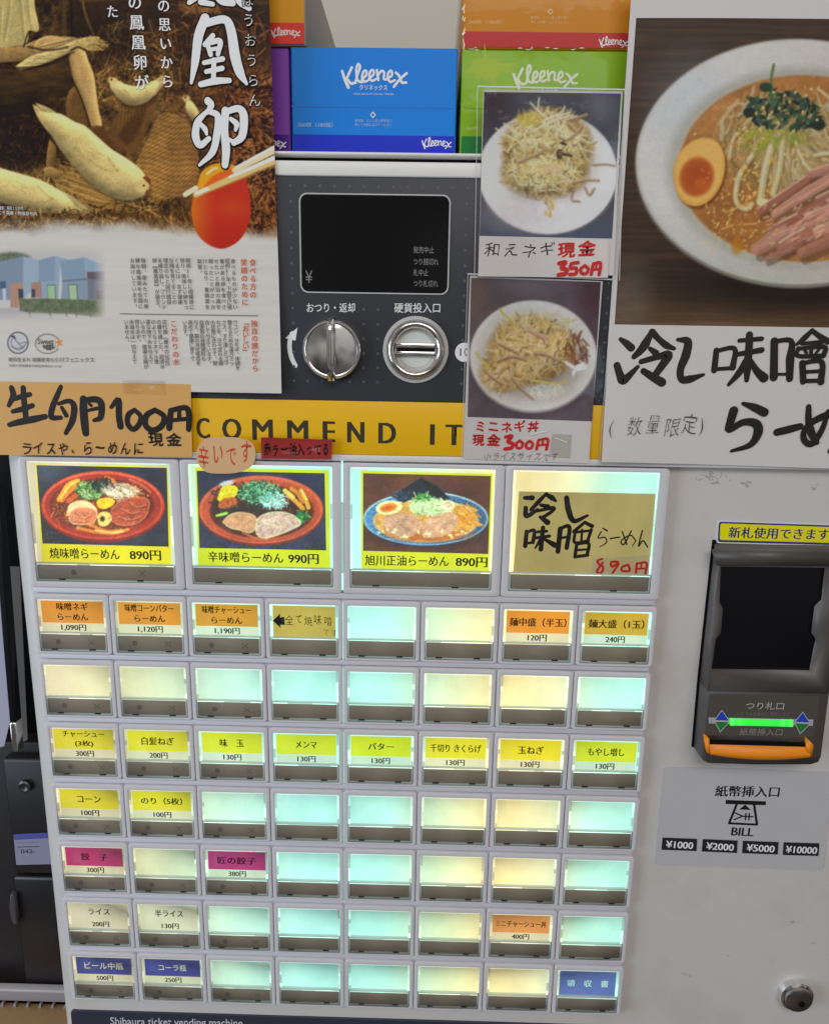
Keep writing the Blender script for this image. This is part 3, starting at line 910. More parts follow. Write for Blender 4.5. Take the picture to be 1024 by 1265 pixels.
frame_me = None; bar_me = None; bar_me2 = None; cov_me = None
COLNAME = ['first', 'second', 'third', 'fourth', 'fifth', 'sixth', 'seventh', 'eighth']
ROWNAME = ['top', 'second', 'third', 'fourth', 'fifth', 'sixth', 'bottom']
CNAME = {'orange': 'orange', 'amber': 'amber', 'yellow': 'yellow', 'pink': 'magenta', 'white': 'white', 'blue': 'blue', 'kraft': 'kraft paper', 'salmon': 'pale orange', 'peri': 'periwinkle blue'}


def link_copy(me, name, parent, org):
    o = bpy.data.objects.new(name, me); COL.objects.link(o); o.parent = parent
    o.location = np.asarray(org) - ORG[parent.name]; ORG[o.name] = np.asarray(org, float)
    return o


def cover(mb, S, row, u0, L):
    """clear cap over a window: lit edges left, right, top and bottom, a thin pane in front"""
    x0, x1, zt_, zl_ = S['w0'] + .0003, S['w1'] - .0003, S['wz1'] - .0002, S['wz0']
    uf = lambda x: u0 + x / PITCH
    e = .0013
    rs = random.Random(int(u0 * 10 + row * 100))
    # side edges run in notched pieces, caught lamp light painted as uneven glow
    for xa in (x0, x1 - e):
        zz = [zt_, zt_ - .35 * (zt_ - zl_), zt_ - .5 * (zt_ - zl_), zt_ - .8 * (zt_ - zl_), zl_ + .001]
        for a, b in zip(zz[:-1], zz[1:]):
            lit_quad(mb, xa, xa + e, b + .00015, a - .00015, -0.0004, row, nx=2, lv=L * rs.choice([.55, 1.0, 1.25, .85]), u_of=uf, edge=False)
    lit_quad(mb, x0 + e + .0002, x1 - e - .0002, zt_ - .0009, zt_ - .0001, -0.00045, row, nx=6, lv=L * 1.05, u_of=uf, edge=False)
    xa_ = x0 + .0006
    while xa_ < x1 - .0008:
        xb_ = min(x1 - .0006, xa_ + rs.uniform(.006, .022)); lit_quad(mb, xa_, xb_, zl_ - .0003, zl_ + .0003, -0.00125, row, nx=2, lv=L * rs.choice([.7, 1.2, 1.45, 1.0]), u_of=uf, edge=False); xa_ = xb_


def bar_mesh(S, marks, y=-0.0009):
    b = MB()
    b.box(S['w0'] + .0012, S['w1'] - .0012, y, 0.001, S['bz0'] + .0016, S['wz0'] - .0006, M_BAR, 0.0003)
    if marks:
        zc_ = (S['bz0'] + .0016 + S['wz0'] - .0006) / 2; w = S['w1'] - S['w0']
        a = np.linspace(0, 2 * math.pi, 18, endpoint=False)
        b.face([(S['w0'] + w * .27 + .0018 * math.cos(t), y - 3e-5, zc_ + .0018 * math.sin(t)) for t in a], M_BARMARK)
        xx = S['w0'] + w * .76
        b.q = 1
        for sg in (1, -1): b.ribbon([(xx - .0018, zc_ - sg * .0016), (xx + .0018, zc_ + sg * .0016)], .0007, y, M_BARMARK, smooth=False)
    # two small latch slots under the bar
    for fx in (.16, .72):
        b.box(S['w0'] + (S['w1'] - S['w0']) * fx, S['w0'] + (S['w1'] - S['w0']) * fx + .0042, y - .0003, 0.001, S['bz0'] + .0009, S['bz0'] + .0015, M_BLACK)
    return b


def sill_mesh(S):
    b = MB()   # the clear flange round the bar
    b.ring(rrect(S['w0'] + .0002, S['w1'] - .0002, S['bz0'] + .0002, S['wz0'] + .0010, .0012, 3), rrect(S['w0'] + .0013, S['w1'] - .0013, S['bz0'] + .0014, S['wz0'] - .0004, .0009, 3), -0.0012, 0.0012, MATS['cap_plastic'], .0003)
    b.box(S['w0'] + .0001, S['w1'] - .0001, -0.0017, -0.00135, S['bz0'] + .0001, S['wz1'] - .0001, M_CLEAR)
    return b


mat('cap_plastic', (176, 186, 182), 0.18, spec=0.6)
for i, row in enumerate(ROWS):
    for j, it in enumerate(row):
        org = np.array([j * PITCH, 0.0, zt_row(i)])
        if frame_me is None:
            fb = make_button_meshes(**SM)
            fb.V = [v + org for v in fb.V]
            fo = fb.build('menu_button', machine, org=org, smooth=True); frame_me = fo.data
        else: fo = link_copy(frame_me, 'menu_button', machine, org)
        if it is None: lab = 'blank unlit-price menu button, %s from the left in the %s row of small buttons' % (COLNAME[j], ROWNAME[i])
        elif it[0] == 'kraft': lab = 'menu button with handwritten kraft paper card and black arrow'
        elif it[1]: lab = 'menu button with %s card reading %s' % (CNAME[it[0]], it[1].replace('\n', ' ').replace('　', ' '))
        if it is None: lab = 'blank lit menu button, %s from the left in the %s row of small buttons' % (COLNAME[j], ROWNAME[i])
        fo['label'] = lab
        # the film card
        mb = MB(); u0 = j + 0.0
        L = 1.0 if it is None else 0.97
        X0, X1, Z1, Z0 = SM['w0'], SM['w1'], SM['wz1'], SM['wz0']
        uf = lambda x: x / PITCH
        ox, oz = org[0], org[2]
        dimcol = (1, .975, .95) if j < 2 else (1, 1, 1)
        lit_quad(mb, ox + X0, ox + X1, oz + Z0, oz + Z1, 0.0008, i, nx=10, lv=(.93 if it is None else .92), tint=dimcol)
        if it is not None:
            kind, t1, t2 = it
            cx0_, cx1_ = ox + .0016, ox + .0418
            ztop_, zbot_ = oz - .0004, oz - .0222
            zsp = ztop_ - (ztop_ - zbot_) * (.71 if kind not in ('peri', 'kraft', 'white') else 1.0)
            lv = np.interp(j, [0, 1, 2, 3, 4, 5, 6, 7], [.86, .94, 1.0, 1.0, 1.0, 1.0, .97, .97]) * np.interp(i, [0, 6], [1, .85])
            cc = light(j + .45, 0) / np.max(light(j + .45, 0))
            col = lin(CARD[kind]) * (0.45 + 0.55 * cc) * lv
            def flat(x0, x1, z0, z1, y, c):
                mb.face([(x0, y, z0), (x1, y, z0), (x1, y, z1), (x0, y, z1)], M_LIT, c)
            flat(cx0_, cx1_, zsp, ztop_, 0.0006, col)
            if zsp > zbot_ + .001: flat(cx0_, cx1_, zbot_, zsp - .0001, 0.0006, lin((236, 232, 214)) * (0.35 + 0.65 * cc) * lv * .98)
            xc = (cx0_ + cx1_) / 2; W_ = cx1_ - cx0_
            ink = M_INKD if kind not in ('blue', 'peri') else None
            if ink is None:
                ink = MATS.get('lit_white_print') or attr_mat('lit_white_print', 0.0, .5)
                ink = MATS.get('reverse_print') or mat('reverse_print', (225, 225, 225), .5)
            if kind in ('blue', 'peri'):
                # white lettering lets the lamp light through
                pass
            y_ = 0.0005
            lines = t1.split('\n') if t1 else []
            area_h = (ztop_ - zsp) if kind != 'white' else (ztop_ - zbot_) * .66
            nl = len(lines)
            for q, ln in enumerate(lines):
                hgt = .0054 if nl == 1 else .0049
                if any(ch in ln for ch in '味噌麺白髪餃子領収書半玉瓶匠切増'): hgt *= 1.08
                if ln in ('メンマ', 'コーン', 'ライス', 'バター', 'コーラ瓶', 'らーめん', 'チャーシュー'): hgt *= .92
                cz_ = ztop_ - area_h * ((q + .5) / nl if nl > 1 else .52)
                if nl > 1: cz_ = ztop_ - area_h * (.5 + (q - .5) * .46)
                wd_ = W_ * TW.get(ln, .6)
                if kind in ('blue', 'peri'):
                    k0 = mb.n; kF = len(mb.F)
                    text_at(mb, ln, xc, cz_ - hgt / 2, wd_, hgt, y_, M_LIT, bold=.0, smear=.006)
                    tot = 0
                    # letters glow with the lamp colour
                    nv = 3
                    for z_ in range(1, nv + 1): mb.C[-z_] = np.broadcast_to(light(j + .45, i) * .9, mb.C[-z_].shape)
                else:
                    text_at(mb, ln, xc, cz_ - hgt / 2, wd_, hgt, y_, ink, bold=.002, smear=.026)
            if t2:
                hgt = .0045; zz = (zsp + zbot_) / 2 if kind != 'white' else zbot_ + (ztop_ - zbot_) * .18
                wd_ = W_ * (.40 if len(t2) > 5 else .30)
                text_at(mb, t2, xc - (0 if kind != 'white' else -.0004), zz - hgt / 2, wd_, hgt, y_, M_INKD, bold=.0, smear=.030)
            if kind == 'kraft':
                f = lambda x, y: (x, y)
                ya = 0.0004
                A = lambda x, y: (P(x, y, 0.0004)[0], 0.0004 - 6e-5, P(x, y, 0.0004)[2])
                mb.face([A(*p) for p in ((337, 767), (346, 758), (346, 763), (351, 762), (352, 772), (346, 772), (347, 776))][::-1], M_INK)
                mb.q = 3
                mb.hand('全て焼味噌', (351, 772), (411, 773), 13.5, 0.0004, M_INKD, bold=-0.004, wob=.02, seed=4)
                mb.hand('です', (398, 786), (418, 787), 10.5, 0.0004, M_INKD, bold=-0.012, wob=.02, seed=5)
        mb.build('card', fo, org=org)
        # lit edges of the clear cap
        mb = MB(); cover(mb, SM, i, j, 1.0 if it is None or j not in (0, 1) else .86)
        mb.V = [v + org for v in mb.V]; mb.build('cap_edges', fo, org=org)
        marks = j < 3
        if marks:
            if bar_me is None:
                b = bar_mesh(SM, True); b.V = [v + org for v in b.V]; bar_me = b.build('soldout_bar', fo, org=org).data
            else: link_copy(bar_me, 'soldout_bar', fo, org)
        else:
            if bar_me2 is None:
                b = bar_mesh(SM, False); b.V = [v + org for v in b.V]; bar_me2 = b.build('soldout_bar', fo, org=org).data
            else: link_copy(bar_me2, 'soldout_bar', fo, org)
        if cov_me is None:
            b = sill_mesh(SM); b.V = [v + org for v in b.V]; cov_me = b.build('clear_cap', fo, org=org).data
        else: link_copy(cov_me, 'clear_cap', fo, org)
# ------------------------------------------------------------------ the four large picture buttons
def lit_conv(u, lv=1.0):
    tint = 0.45 + 0.55 * light(u, 0) / np.max(light(u, 0))
    return lambda C: lin(C) * tint * lv


def speckle(cv, mask, n, cols, r=(0.5, 1.2), alpha=.8):
    ys, xs = np.nonzero(mask > .5)
    if len(xs) == 0: return
    for k in range(n):
        q = cv.rs.randint(len(xs)); c = cols[cv.rs.randint(len(cols))]
        x = xs[q] + cv.x0 + .5; y = ys[q] + cv.y0 + .5; l = cv.rs.uniform(*r)
        cv.stroke([(x, y), (x + cv.rs.uniform(-l, l), y + cv.rs.uniform(-l, l))], l, c, alpha, smooth=False)


def strands(cv, cx, cy, rx, ry, n, cols, L=(6, 16), w=(.8, 1.6), ang=None, bend=.3, alpha=.9):
    for k in range(n):
        t = cv.rs.rand() * 6.283; q = math.sqrt(cv.rs.rand())
        x = cx + rx * q * math.cos(t); y = cy + ry * q * math.sin(t)
        a = cv.rs.rand() * 6.283 if ang is None else cv.rs.normal(ang[0], ang[1]); l = cv.rs.uniform(*L)
        b = cv.rs.normal(0, bend)
        p = [(x - math.cos(a - b) * l / 2, y - math.sin(a - b) * l / 2), (x, y), (x + math.cos(a + b) * l / 2, y + math.sin(a + b) * l / 2)]
        c = np.array(cols[cv.rs.randint(len(cols))], float) * cv.rs.uniform(.88, 1.08)
        cv.stroke(p, cv.rs.uniform(*w), c, alpha)


def meat(cv, pts, base, fat, seed, ang=0.3, rim=True):
    m = cv.poly_mask(spline(np.array(pts + [pts[0]], float), np.ones(len(pts) + 1), 5)[0][:-1], 1.0)
    n = cv.fbm(9, 4); n2 = cv.fbm(4, 2)
    col = np.asarray(base, float) * (0.78 + .44 * n[..., None])
    col = col * (1 - .35 * np.clip(n2 * 3 - 1.7, 0, 1)[..., None]) + np.asarray(fat, float) * .35 * np.clip(n2 * 3 - 1.7, 0, 1)[..., None]
    cv.a = cv.a * (1 - m[..., None]) + col * m[..., None]
    if rim:
        p = np.array(pts + [pts[0]], float); cv.stroke(p, 1.3, fat, .75)


def bowl_miso():
    cv = Cv(36, 566, 216, 704, (40, 44, 62), 11)
    cv.a *= (0.75 + .6 * cv.fbm(30)[..., None]); cv.a += (cv.fbm(3)[..., None] - .5) * 10
    cv.ell(62, 578, 18, 14, (78, 92, 128), soft=14, alpha=.6)
    strands(cv, 66, 664, 16, 8, 40, [(120, 92, 84), (86, 70, 72)], (2, 5), (.5, .9), alpha=.6)
    cv.ell(127, 626, 77, 44.5, (120, 34, 24)); cv.ell(127, 624, 76, 42.5, (186, 66, 46)); cv.ell(127, 622.5, 73.5, 40, (206, 92, 66)); cv.ell(127, 624.5, 72, 39, (150, 48, 34))
    cv.ell(126, 624, 64, 33, (84, 28, 14)); cv.ell(126, 624, 62, 31.5, (112, 46, 18), soft=5)
    m = cv.ell_mask(126, 624, 62, 31)
    cv.tint(m, .5 * (cv.fbm(8) - .5)); speckle(cv, m, 160, [(210, 140, 60), (190, 90, 40), (70, 30, 14), (232, 190, 110)], (.5, 1.4))
    # bamboo shoots, upper left
    for p, c in (([(73, 617), (84, 600), (96, 594)], (236, 160, 50)), ([(76, 618), (86, 606), (98, 598)], (214, 124, 32)), ([(84, 619), (94, 612)], (190, 84, 30))): cv.stroke(p, 6, c)
    cv.stroke([(75, 616), (86, 600), (95, 595)], 2, (252, 206, 110))
    for p in ([(131, 590), (140, 594)], [(154, 599), (170, 605)], [(150, 603), (166, 608)]): cv.stroke(p, 5, (214, 116, 40))
    # greens and dark herbs
    strands(cv, 112, 606, 18, 10, 150, [(70, 130, 62), (120, 170, 96), (44, 92, 48), (150, 196, 130), (28, 60, 34)], (3, 9), (.8, 1.8))
    strands(cv, 112, 605, 20, 11, 160, [(160, 206, 140), (90, 150, 76), (190, 216, 170), (30, 64, 36)], (3, 8), (.5, .9))
    strands(cv, 128, 600, 14, 8, 90, [(24, 40, 36), (40, 60, 60), (30, 30, 26)], (3, 8), (.8, 1.8))
    strands(cv, 148, 606, 18, 8, 70, [(206, 208, 200), (176, 186, 190), (230, 226, 214)], (6, 16), (.6, 1.1), ang=(.35, .5))
    strands(cv, 150, 607, 22, 9, 70, [(224, 224, 214), (150, 120, 100), (240, 236, 226)], (8, 18), (.5, .8), ang=(.4, .4)); strands(cv, 90, 640, 30, 16, 60, [(206, 120, 60), (130, 60, 28), (226, 170, 110)], (3, 9), (.6, 1.1), alpha=.7)
    cv.poly([(119, 620), (124, 616), (136, 615), (142, 619), (138, 625), (128, 629), (121, 626)], (236, 196, 20)); strands(cv, 130, 621, 8, 3.5, 30, [(252, 226, 70), (214, 160, 10)], (2, 4), (.7, 1.2))
    # sliced pork and egg
    cv.poly([(82, 633), (86, 623), (98, 618), (112, 621), (120, 631), (117, 643), (104, 648), (88, 645)], (222, 200, 158))
    meat(cv, [(84, 636), (94, 628), (108, 627), (119, 632), (117, 644), (104, 648), (89, 646)], (206, 118, 88), (232, 190, 150), 1)
    meat(cv, [(136, 634), (142, 624), (156, 616), (172, 614), (184, 619), (181, 636), (168, 647), (150, 649), (138, 643)], (164, 72, 50), (206, 130, 96), 2)
    cv.poly([(120, 638), (124, 633), (134, 633), (138, 642), (131, 650), (122, 648)], (216, 196, 122)); cv.ell(126.5, 641, 3.2, 3.6, (92, 72, 34)); cv.ell(127, 641, 1.8, 2.2, (48, 36, 20))
    for p in ([(96, 652), (118, 657), (140, 659), (158, 654)], [(110, 648), (132, 656), (150, 655)]): cv.stroke(p, 4, (222, 142, 60), .8)
    cv.stroke([(118, 655), (138, 658), (152, 656)], 2.4, (240, 206, 130), .9)
    for p in ([(150, 628), (162, 634), (172, 632)], [(146, 638), (160, 642), (174, 638)], [(160, 620), (168, 626), (180, 624)], [(96, 634), (104, 640), (112, 636)], [(92, 642), (102, 644)]): cv.stroke(p, .9, (226, 176, 140), .7); cv.stroke(np.array(p) + (0, 1.6), 1.2, (110, 44, 32), .5)
    speckle(cv, m, 110, [(246, 220, 150), (230, 160, 70), (60, 22, 12)], (.4, 1.0))
    cv.stroke([(160, 592), (175, 599), (186, 608)], 2.5, (232, 150, 130), .5); cv.photo(.30, 1.4, .16); cv.a = np.clip(70 + (cv.a - 70) * 1.12, 4, 250)
    return cv


def bowl_spicy():
    cv = Cv(236, 570, 412, 708, (42, 44, 66), 12)
    cv.a *= (0.8 + .5 * cv.fbm(26)[..., None]); m0 = np.clip((cv.Y - 655) / 20, 0, 1); cv.a += (cv.fbm(2)[..., None] - .45) * 60 * m0[..., None]
    cv.ell(322.5, 631, 77.5, 43.5, (120, 40, 24)); cv.ell(322.5, 629.5, 76.5, 42, (212, 92, 60)); cv.ell(322.5, 631, 73, 39, (186, 74, 46)); cv.ell(323, 632, 64, 33, (110, 40, 20)); cv.ell(324, 631, 62, 31.5, (66, 28, 18), soft=4)
    m = cv.ell_mask(323, 631, 62, 31); cv.tint(m, .6 * (cv.fbm(8) - .5))
    speckle(cv, cv.ell_mask(322, 630, 76, 42), 200, [(226, 110, 76), (160, 60, 36)], (.4, .8), .5)
    cv.ell(280, 597, 9, 3.2, (196, 206, 226), rot=-.2, soft=2, alpha=.8)
    strands(cv, 300, 618, 42, 18, 140, [(26, 28, 34), (44, 44, 44), (20, 22, 30)], (4, 12), (1, 2.2))
    strands(cv, 320, 608, 26, 13, 240, [(40, 110, 70), (80, 160, 110), (24, 74, 52), (130, 190, 140), (20, 54, 44)], (3, 9), (.8, 2.0))
    strands(cv, 338, 618, 16, 9, 90, [(196, 226, 226), (150, 200, 210), (120, 190, 190), (210, 235, 220)], (5, 12), (.7, 1.3), ang=(.3, .7))
    strands(cv, 320, 609, 28, 14, 220, [(140, 206, 150), (70, 140, 90), (18, 48, 36), (170, 216, 180)], (3, 8), (.5, .9)); strands(cv, 340, 618, 18, 9, 60, [(226, 240, 236), (100, 160, 160)], (5, 12), (.5, .8), ang=(.3, .7)); strands(cv, 300, 628, 40, 10, 80, [(22, 24, 26), (60, 50, 40), (90, 60, 36)], (3, 9), (.7, 1.4))
    cv.poly([(268, 617), (275, 601), (290, 600), (294, 606), (288, 616), (276, 622)], (240, 196, 20)); cv.poly([(270, 622), (276, 616), (290, 614), (292, 622), (280, 628), (270, 627)], (190, 84, 30))
    strands(cv, 281, 608, 9, 6, 30, [(252, 220, 60), (222, 160, 20)], (2, 5), (.8, 1.4))
    strands(cv, 281, 622, 10, 4, 30, [(214, 110, 40), (150, 60, 26)], (2, 5), (.8, 1.4))
    for p, c in (([(372, 606), (378, 618), (381, 627)], (230, 160, 50)), ([(356, 611), (366, 620), (374, 628)], (226, 146, 44)), ([(360, 604), (368, 610), (374, 620)], (206, 120, 40)), ([(352, 606), (362, 614)], (240, 190, 90))): cv.stroke(p, 5.5, c)
    cv.stroke([(372, 605), (378, 617)], 1.8, (250, 206, 110))
    strands(cv, 372, 638, 10, 6, 60, [(40, 120, 60), (80, 170, 90), (26, 80, 44)], (3, 9), (.9, 1.8))
    cv.stroke([(268, 637), (280, 634)], 3.4, (160, 200, 70))
    meat(cv, [(275, 645), (284, 636), (298, 633), (314, 637), (318, 648), (310, 658), (296, 655), (284, 652)], (206, 138, 104), (226, 200, 150), 3)
    meat(cv, [(316, 650), (320, 639), (334, 633), (352, 633), (366, 639), (371, 648), (356, 656), (340, 662), (326, 665), (317, 660)], (214, 164, 150), (220, 224, 178), 4)
    for p in ([(340, 642), (348, 650), (346, 656)], [(326, 646), (340, 650)], [(352, 640), (360, 648)]): cv.stroke(p, 1.1, (240, 220, 200), .7)
    for p in ([(300, 658), (314, 664), (330, 667)],): cv.stroke(p, 2.5, (206, 110, 60), .8)
    speckle(cv, m, 70, [(230, 150, 70), (200, 90, 40)], (.4, 1.0)); cv.photo(.30, 1.4, .16); cv.a = np.clip(70 + (cv.a - 70) * 1.12, 4, 250)
    return cv


def bowl_soy():
    cv = Cv(440, 574, 618, 712, (96, 54, 46), 13)
    cv.a *= (0.72 + .5 * cv.fbm(40)[..., None]); m0 = np.clip((cv.Y - 668) / 14, 0, 1); cv.a += (cv.fbm(2)[..., None] - .5) * 34 * m0[..., None]
    cv.ell(526, 655, 72, 22, (44, 26, 30), soft=12, alpha=.8)
    cv.ell(526, 642, 76.5, 33, (22, 60, 120)); cv.ell(526, 640.5, 77, 33, (176, 206, 226)); cv.ell(526, 641, 75, 31.5, (34, 84, 150)); 
    m = cv.ell_mask(526, 641, 75, 31.5); ra = np.hypot((cv.X - 526) / 75, (cv.Y - 641) / 31.5); an = np.arctan2((cv.Y - 641) / 31.5, (cv.X - 526) / 75)
    pat = (np.sin(ra * 95) * np.sin(an * 90) > 0.0) & (ra > .86)
    cv.blend(m * pat * .65, (150, 190, 220))
    dark = m * np.clip((cv.X - 520) / 80, 0, 1) * .45; cv.blend(dark, (44, 46, 66))
    cv.ell(526, 643, 65, 27, (206, 186, 140)); cv.ell(526, 644, 63.5, 25.5, (214, 150, 74)); m = cv.ell_mask(526, 644, 63, 25)
    cv.tint(m, .4 * (cv.fbm(7) - .5)); speckle(cv, m, 160, [(246, 216, 150), (190, 110, 40), (232, 180, 90)], (.5, 1.6))
    meat_m = cv.ell_mask(530, 661, 48, 8, soft=6); cv.blend(meat_m * .8, (176, 84, 34))
    cv.poly([(483, 613), (500, 603), (520, 590), (540, 600), (556, 616), (548, 620), (520, 612), (498, 621)], (26, 34, 48), round_=False)
    cv.poly([(520, 590), (556, 616), (530, 612)], (18, 24, 28), round_=False); strands(cv, 505, 612, 20, 8, 60, [(60, 80, 110), (34, 48, 70), (90, 110, 140)], (2, 6), (.6, 1.4), alpha=.6)
    cv.ell(480.5, 627, 16.5, 8.5, (236, 214, 168), rot=-.12); cv.ell(480, 627, 11, 5.4, (226, 130, 40), rot=-.2); cv.ell(479, 627.5, 7, 3.2, (206, 90, 26), rot=-.2)
    strands(cv, 532, 626, 24, 9, 200, [(226, 232, 196), (200, 214, 160), (240, 240, 214), (150, 190, 100)], (6, 15), (.7, 1.3))
    strands(cv, 523, 615, 9, 6, 90, [(60, 130, 50), (90, 160, 60), (36, 96, 40)], (2, 6), (.8, 1.6)); cv.stroke([(514, 614), (511, 608)], 1, (226, 232, 206)); cv.stroke([(527, 613), (529, 607)], 1.2, (226, 232, 206))
    strands(cv, 532, 627, 26, 10, 160, [(240, 244, 222), (180, 196, 130), (210, 220, 180), (110, 140, 80)], (5, 13), (.5, .8)); strands(cv, 575, 636, 16, 12, 60, [(236, 160, 70), (190, 104, 36), (246, 190, 110)], (5, 12), (.7, 1.4), ang=(.5, .4))
    cv.ell(553, 624, 9, 6, (236, 206, 176)); cv.stroke([(548, 624), (553, 621), (558, 624), (553, 626)], 1.3, (226, 130, 130))
    for k in range(16):
        x = 562 + cv.rs.rand() * 26; y = 626 + cv.rs.rand() * 20; cv.stroke([(x, y), (x + 9, y + 5)], 3, np.array((226, 142, 52)) * cv.rs.uniform(.8, 1.12))
    meat(cv, [(472, 640), (484, 636), (506, 635), (520, 644), (518, 656), (504, 664), (488, 662), (476, 654)], (204, 148, 126), (226, 186, 160), 5, rim=False)
    meat(cv, [(520, 656), (526, 642), (546, 634), (562, 634), (566, 645), (558, 658), (540, 664), (524, 664)], (208, 152, 126), (230, 190, 160), 6, rim=False)
    for k in range(22):
        x = 466 + cv.rs.rand() * 110; cv.ell(x, 661 + cv.rs.uniform(-5, 5) - abs(x - 526) * .06, cv.rs.uniform(1.2, 3), cv.rs.uniform(.9, 1.7), (244, 226, 180), alpha=.9)
    cv.photo(.30, 1.4, .16); cv.a = np.clip(70 + (cv.a - 70) * 1.12, 4, 250)
    return cv


BIGW = 2 * PITCH
zz_ = lambda py, px=120: P(px, py, 0)[2] - ZB
B = dict(x0=P(21.5, 600, 0)[0], z1=zz_(565.5), z0=zz_(726.0), wz1=zz_(570.5), wz0=zz_(697.5), bz0=zz_(718.5))
# each plate is two pitches wide, its window starts a little right of the plate's edge
bx0 = -0.0031; BS = dict(x0=bx0, x1=bx0 + BIGW - .0006, z1=B['z1'], z0=B['z0'], w0=bx0 + .0046, w1=bx0 + BIGW - .0062, wz1=B['wz1'], wz0=B['wz0'], bz0=B['bz0'])
big_me = None; bbar = None; bcap = None
PICS = [(bowl_miso, '焼味噌らーめん', '890円', 'ramen in a red bowl with a slice of dark pork'), (bowl_spicy, '辛味噌らーめん', '990円', 'ramen in an orange bowl with greens'), (bowl_soy, '旭川正油らーめん', '890円', 'ramen in a blue rimmed bowl with nori'), None]
M_LITPIC = attr_mat('backlit_picture', 1.0, 0.35, 0.3)
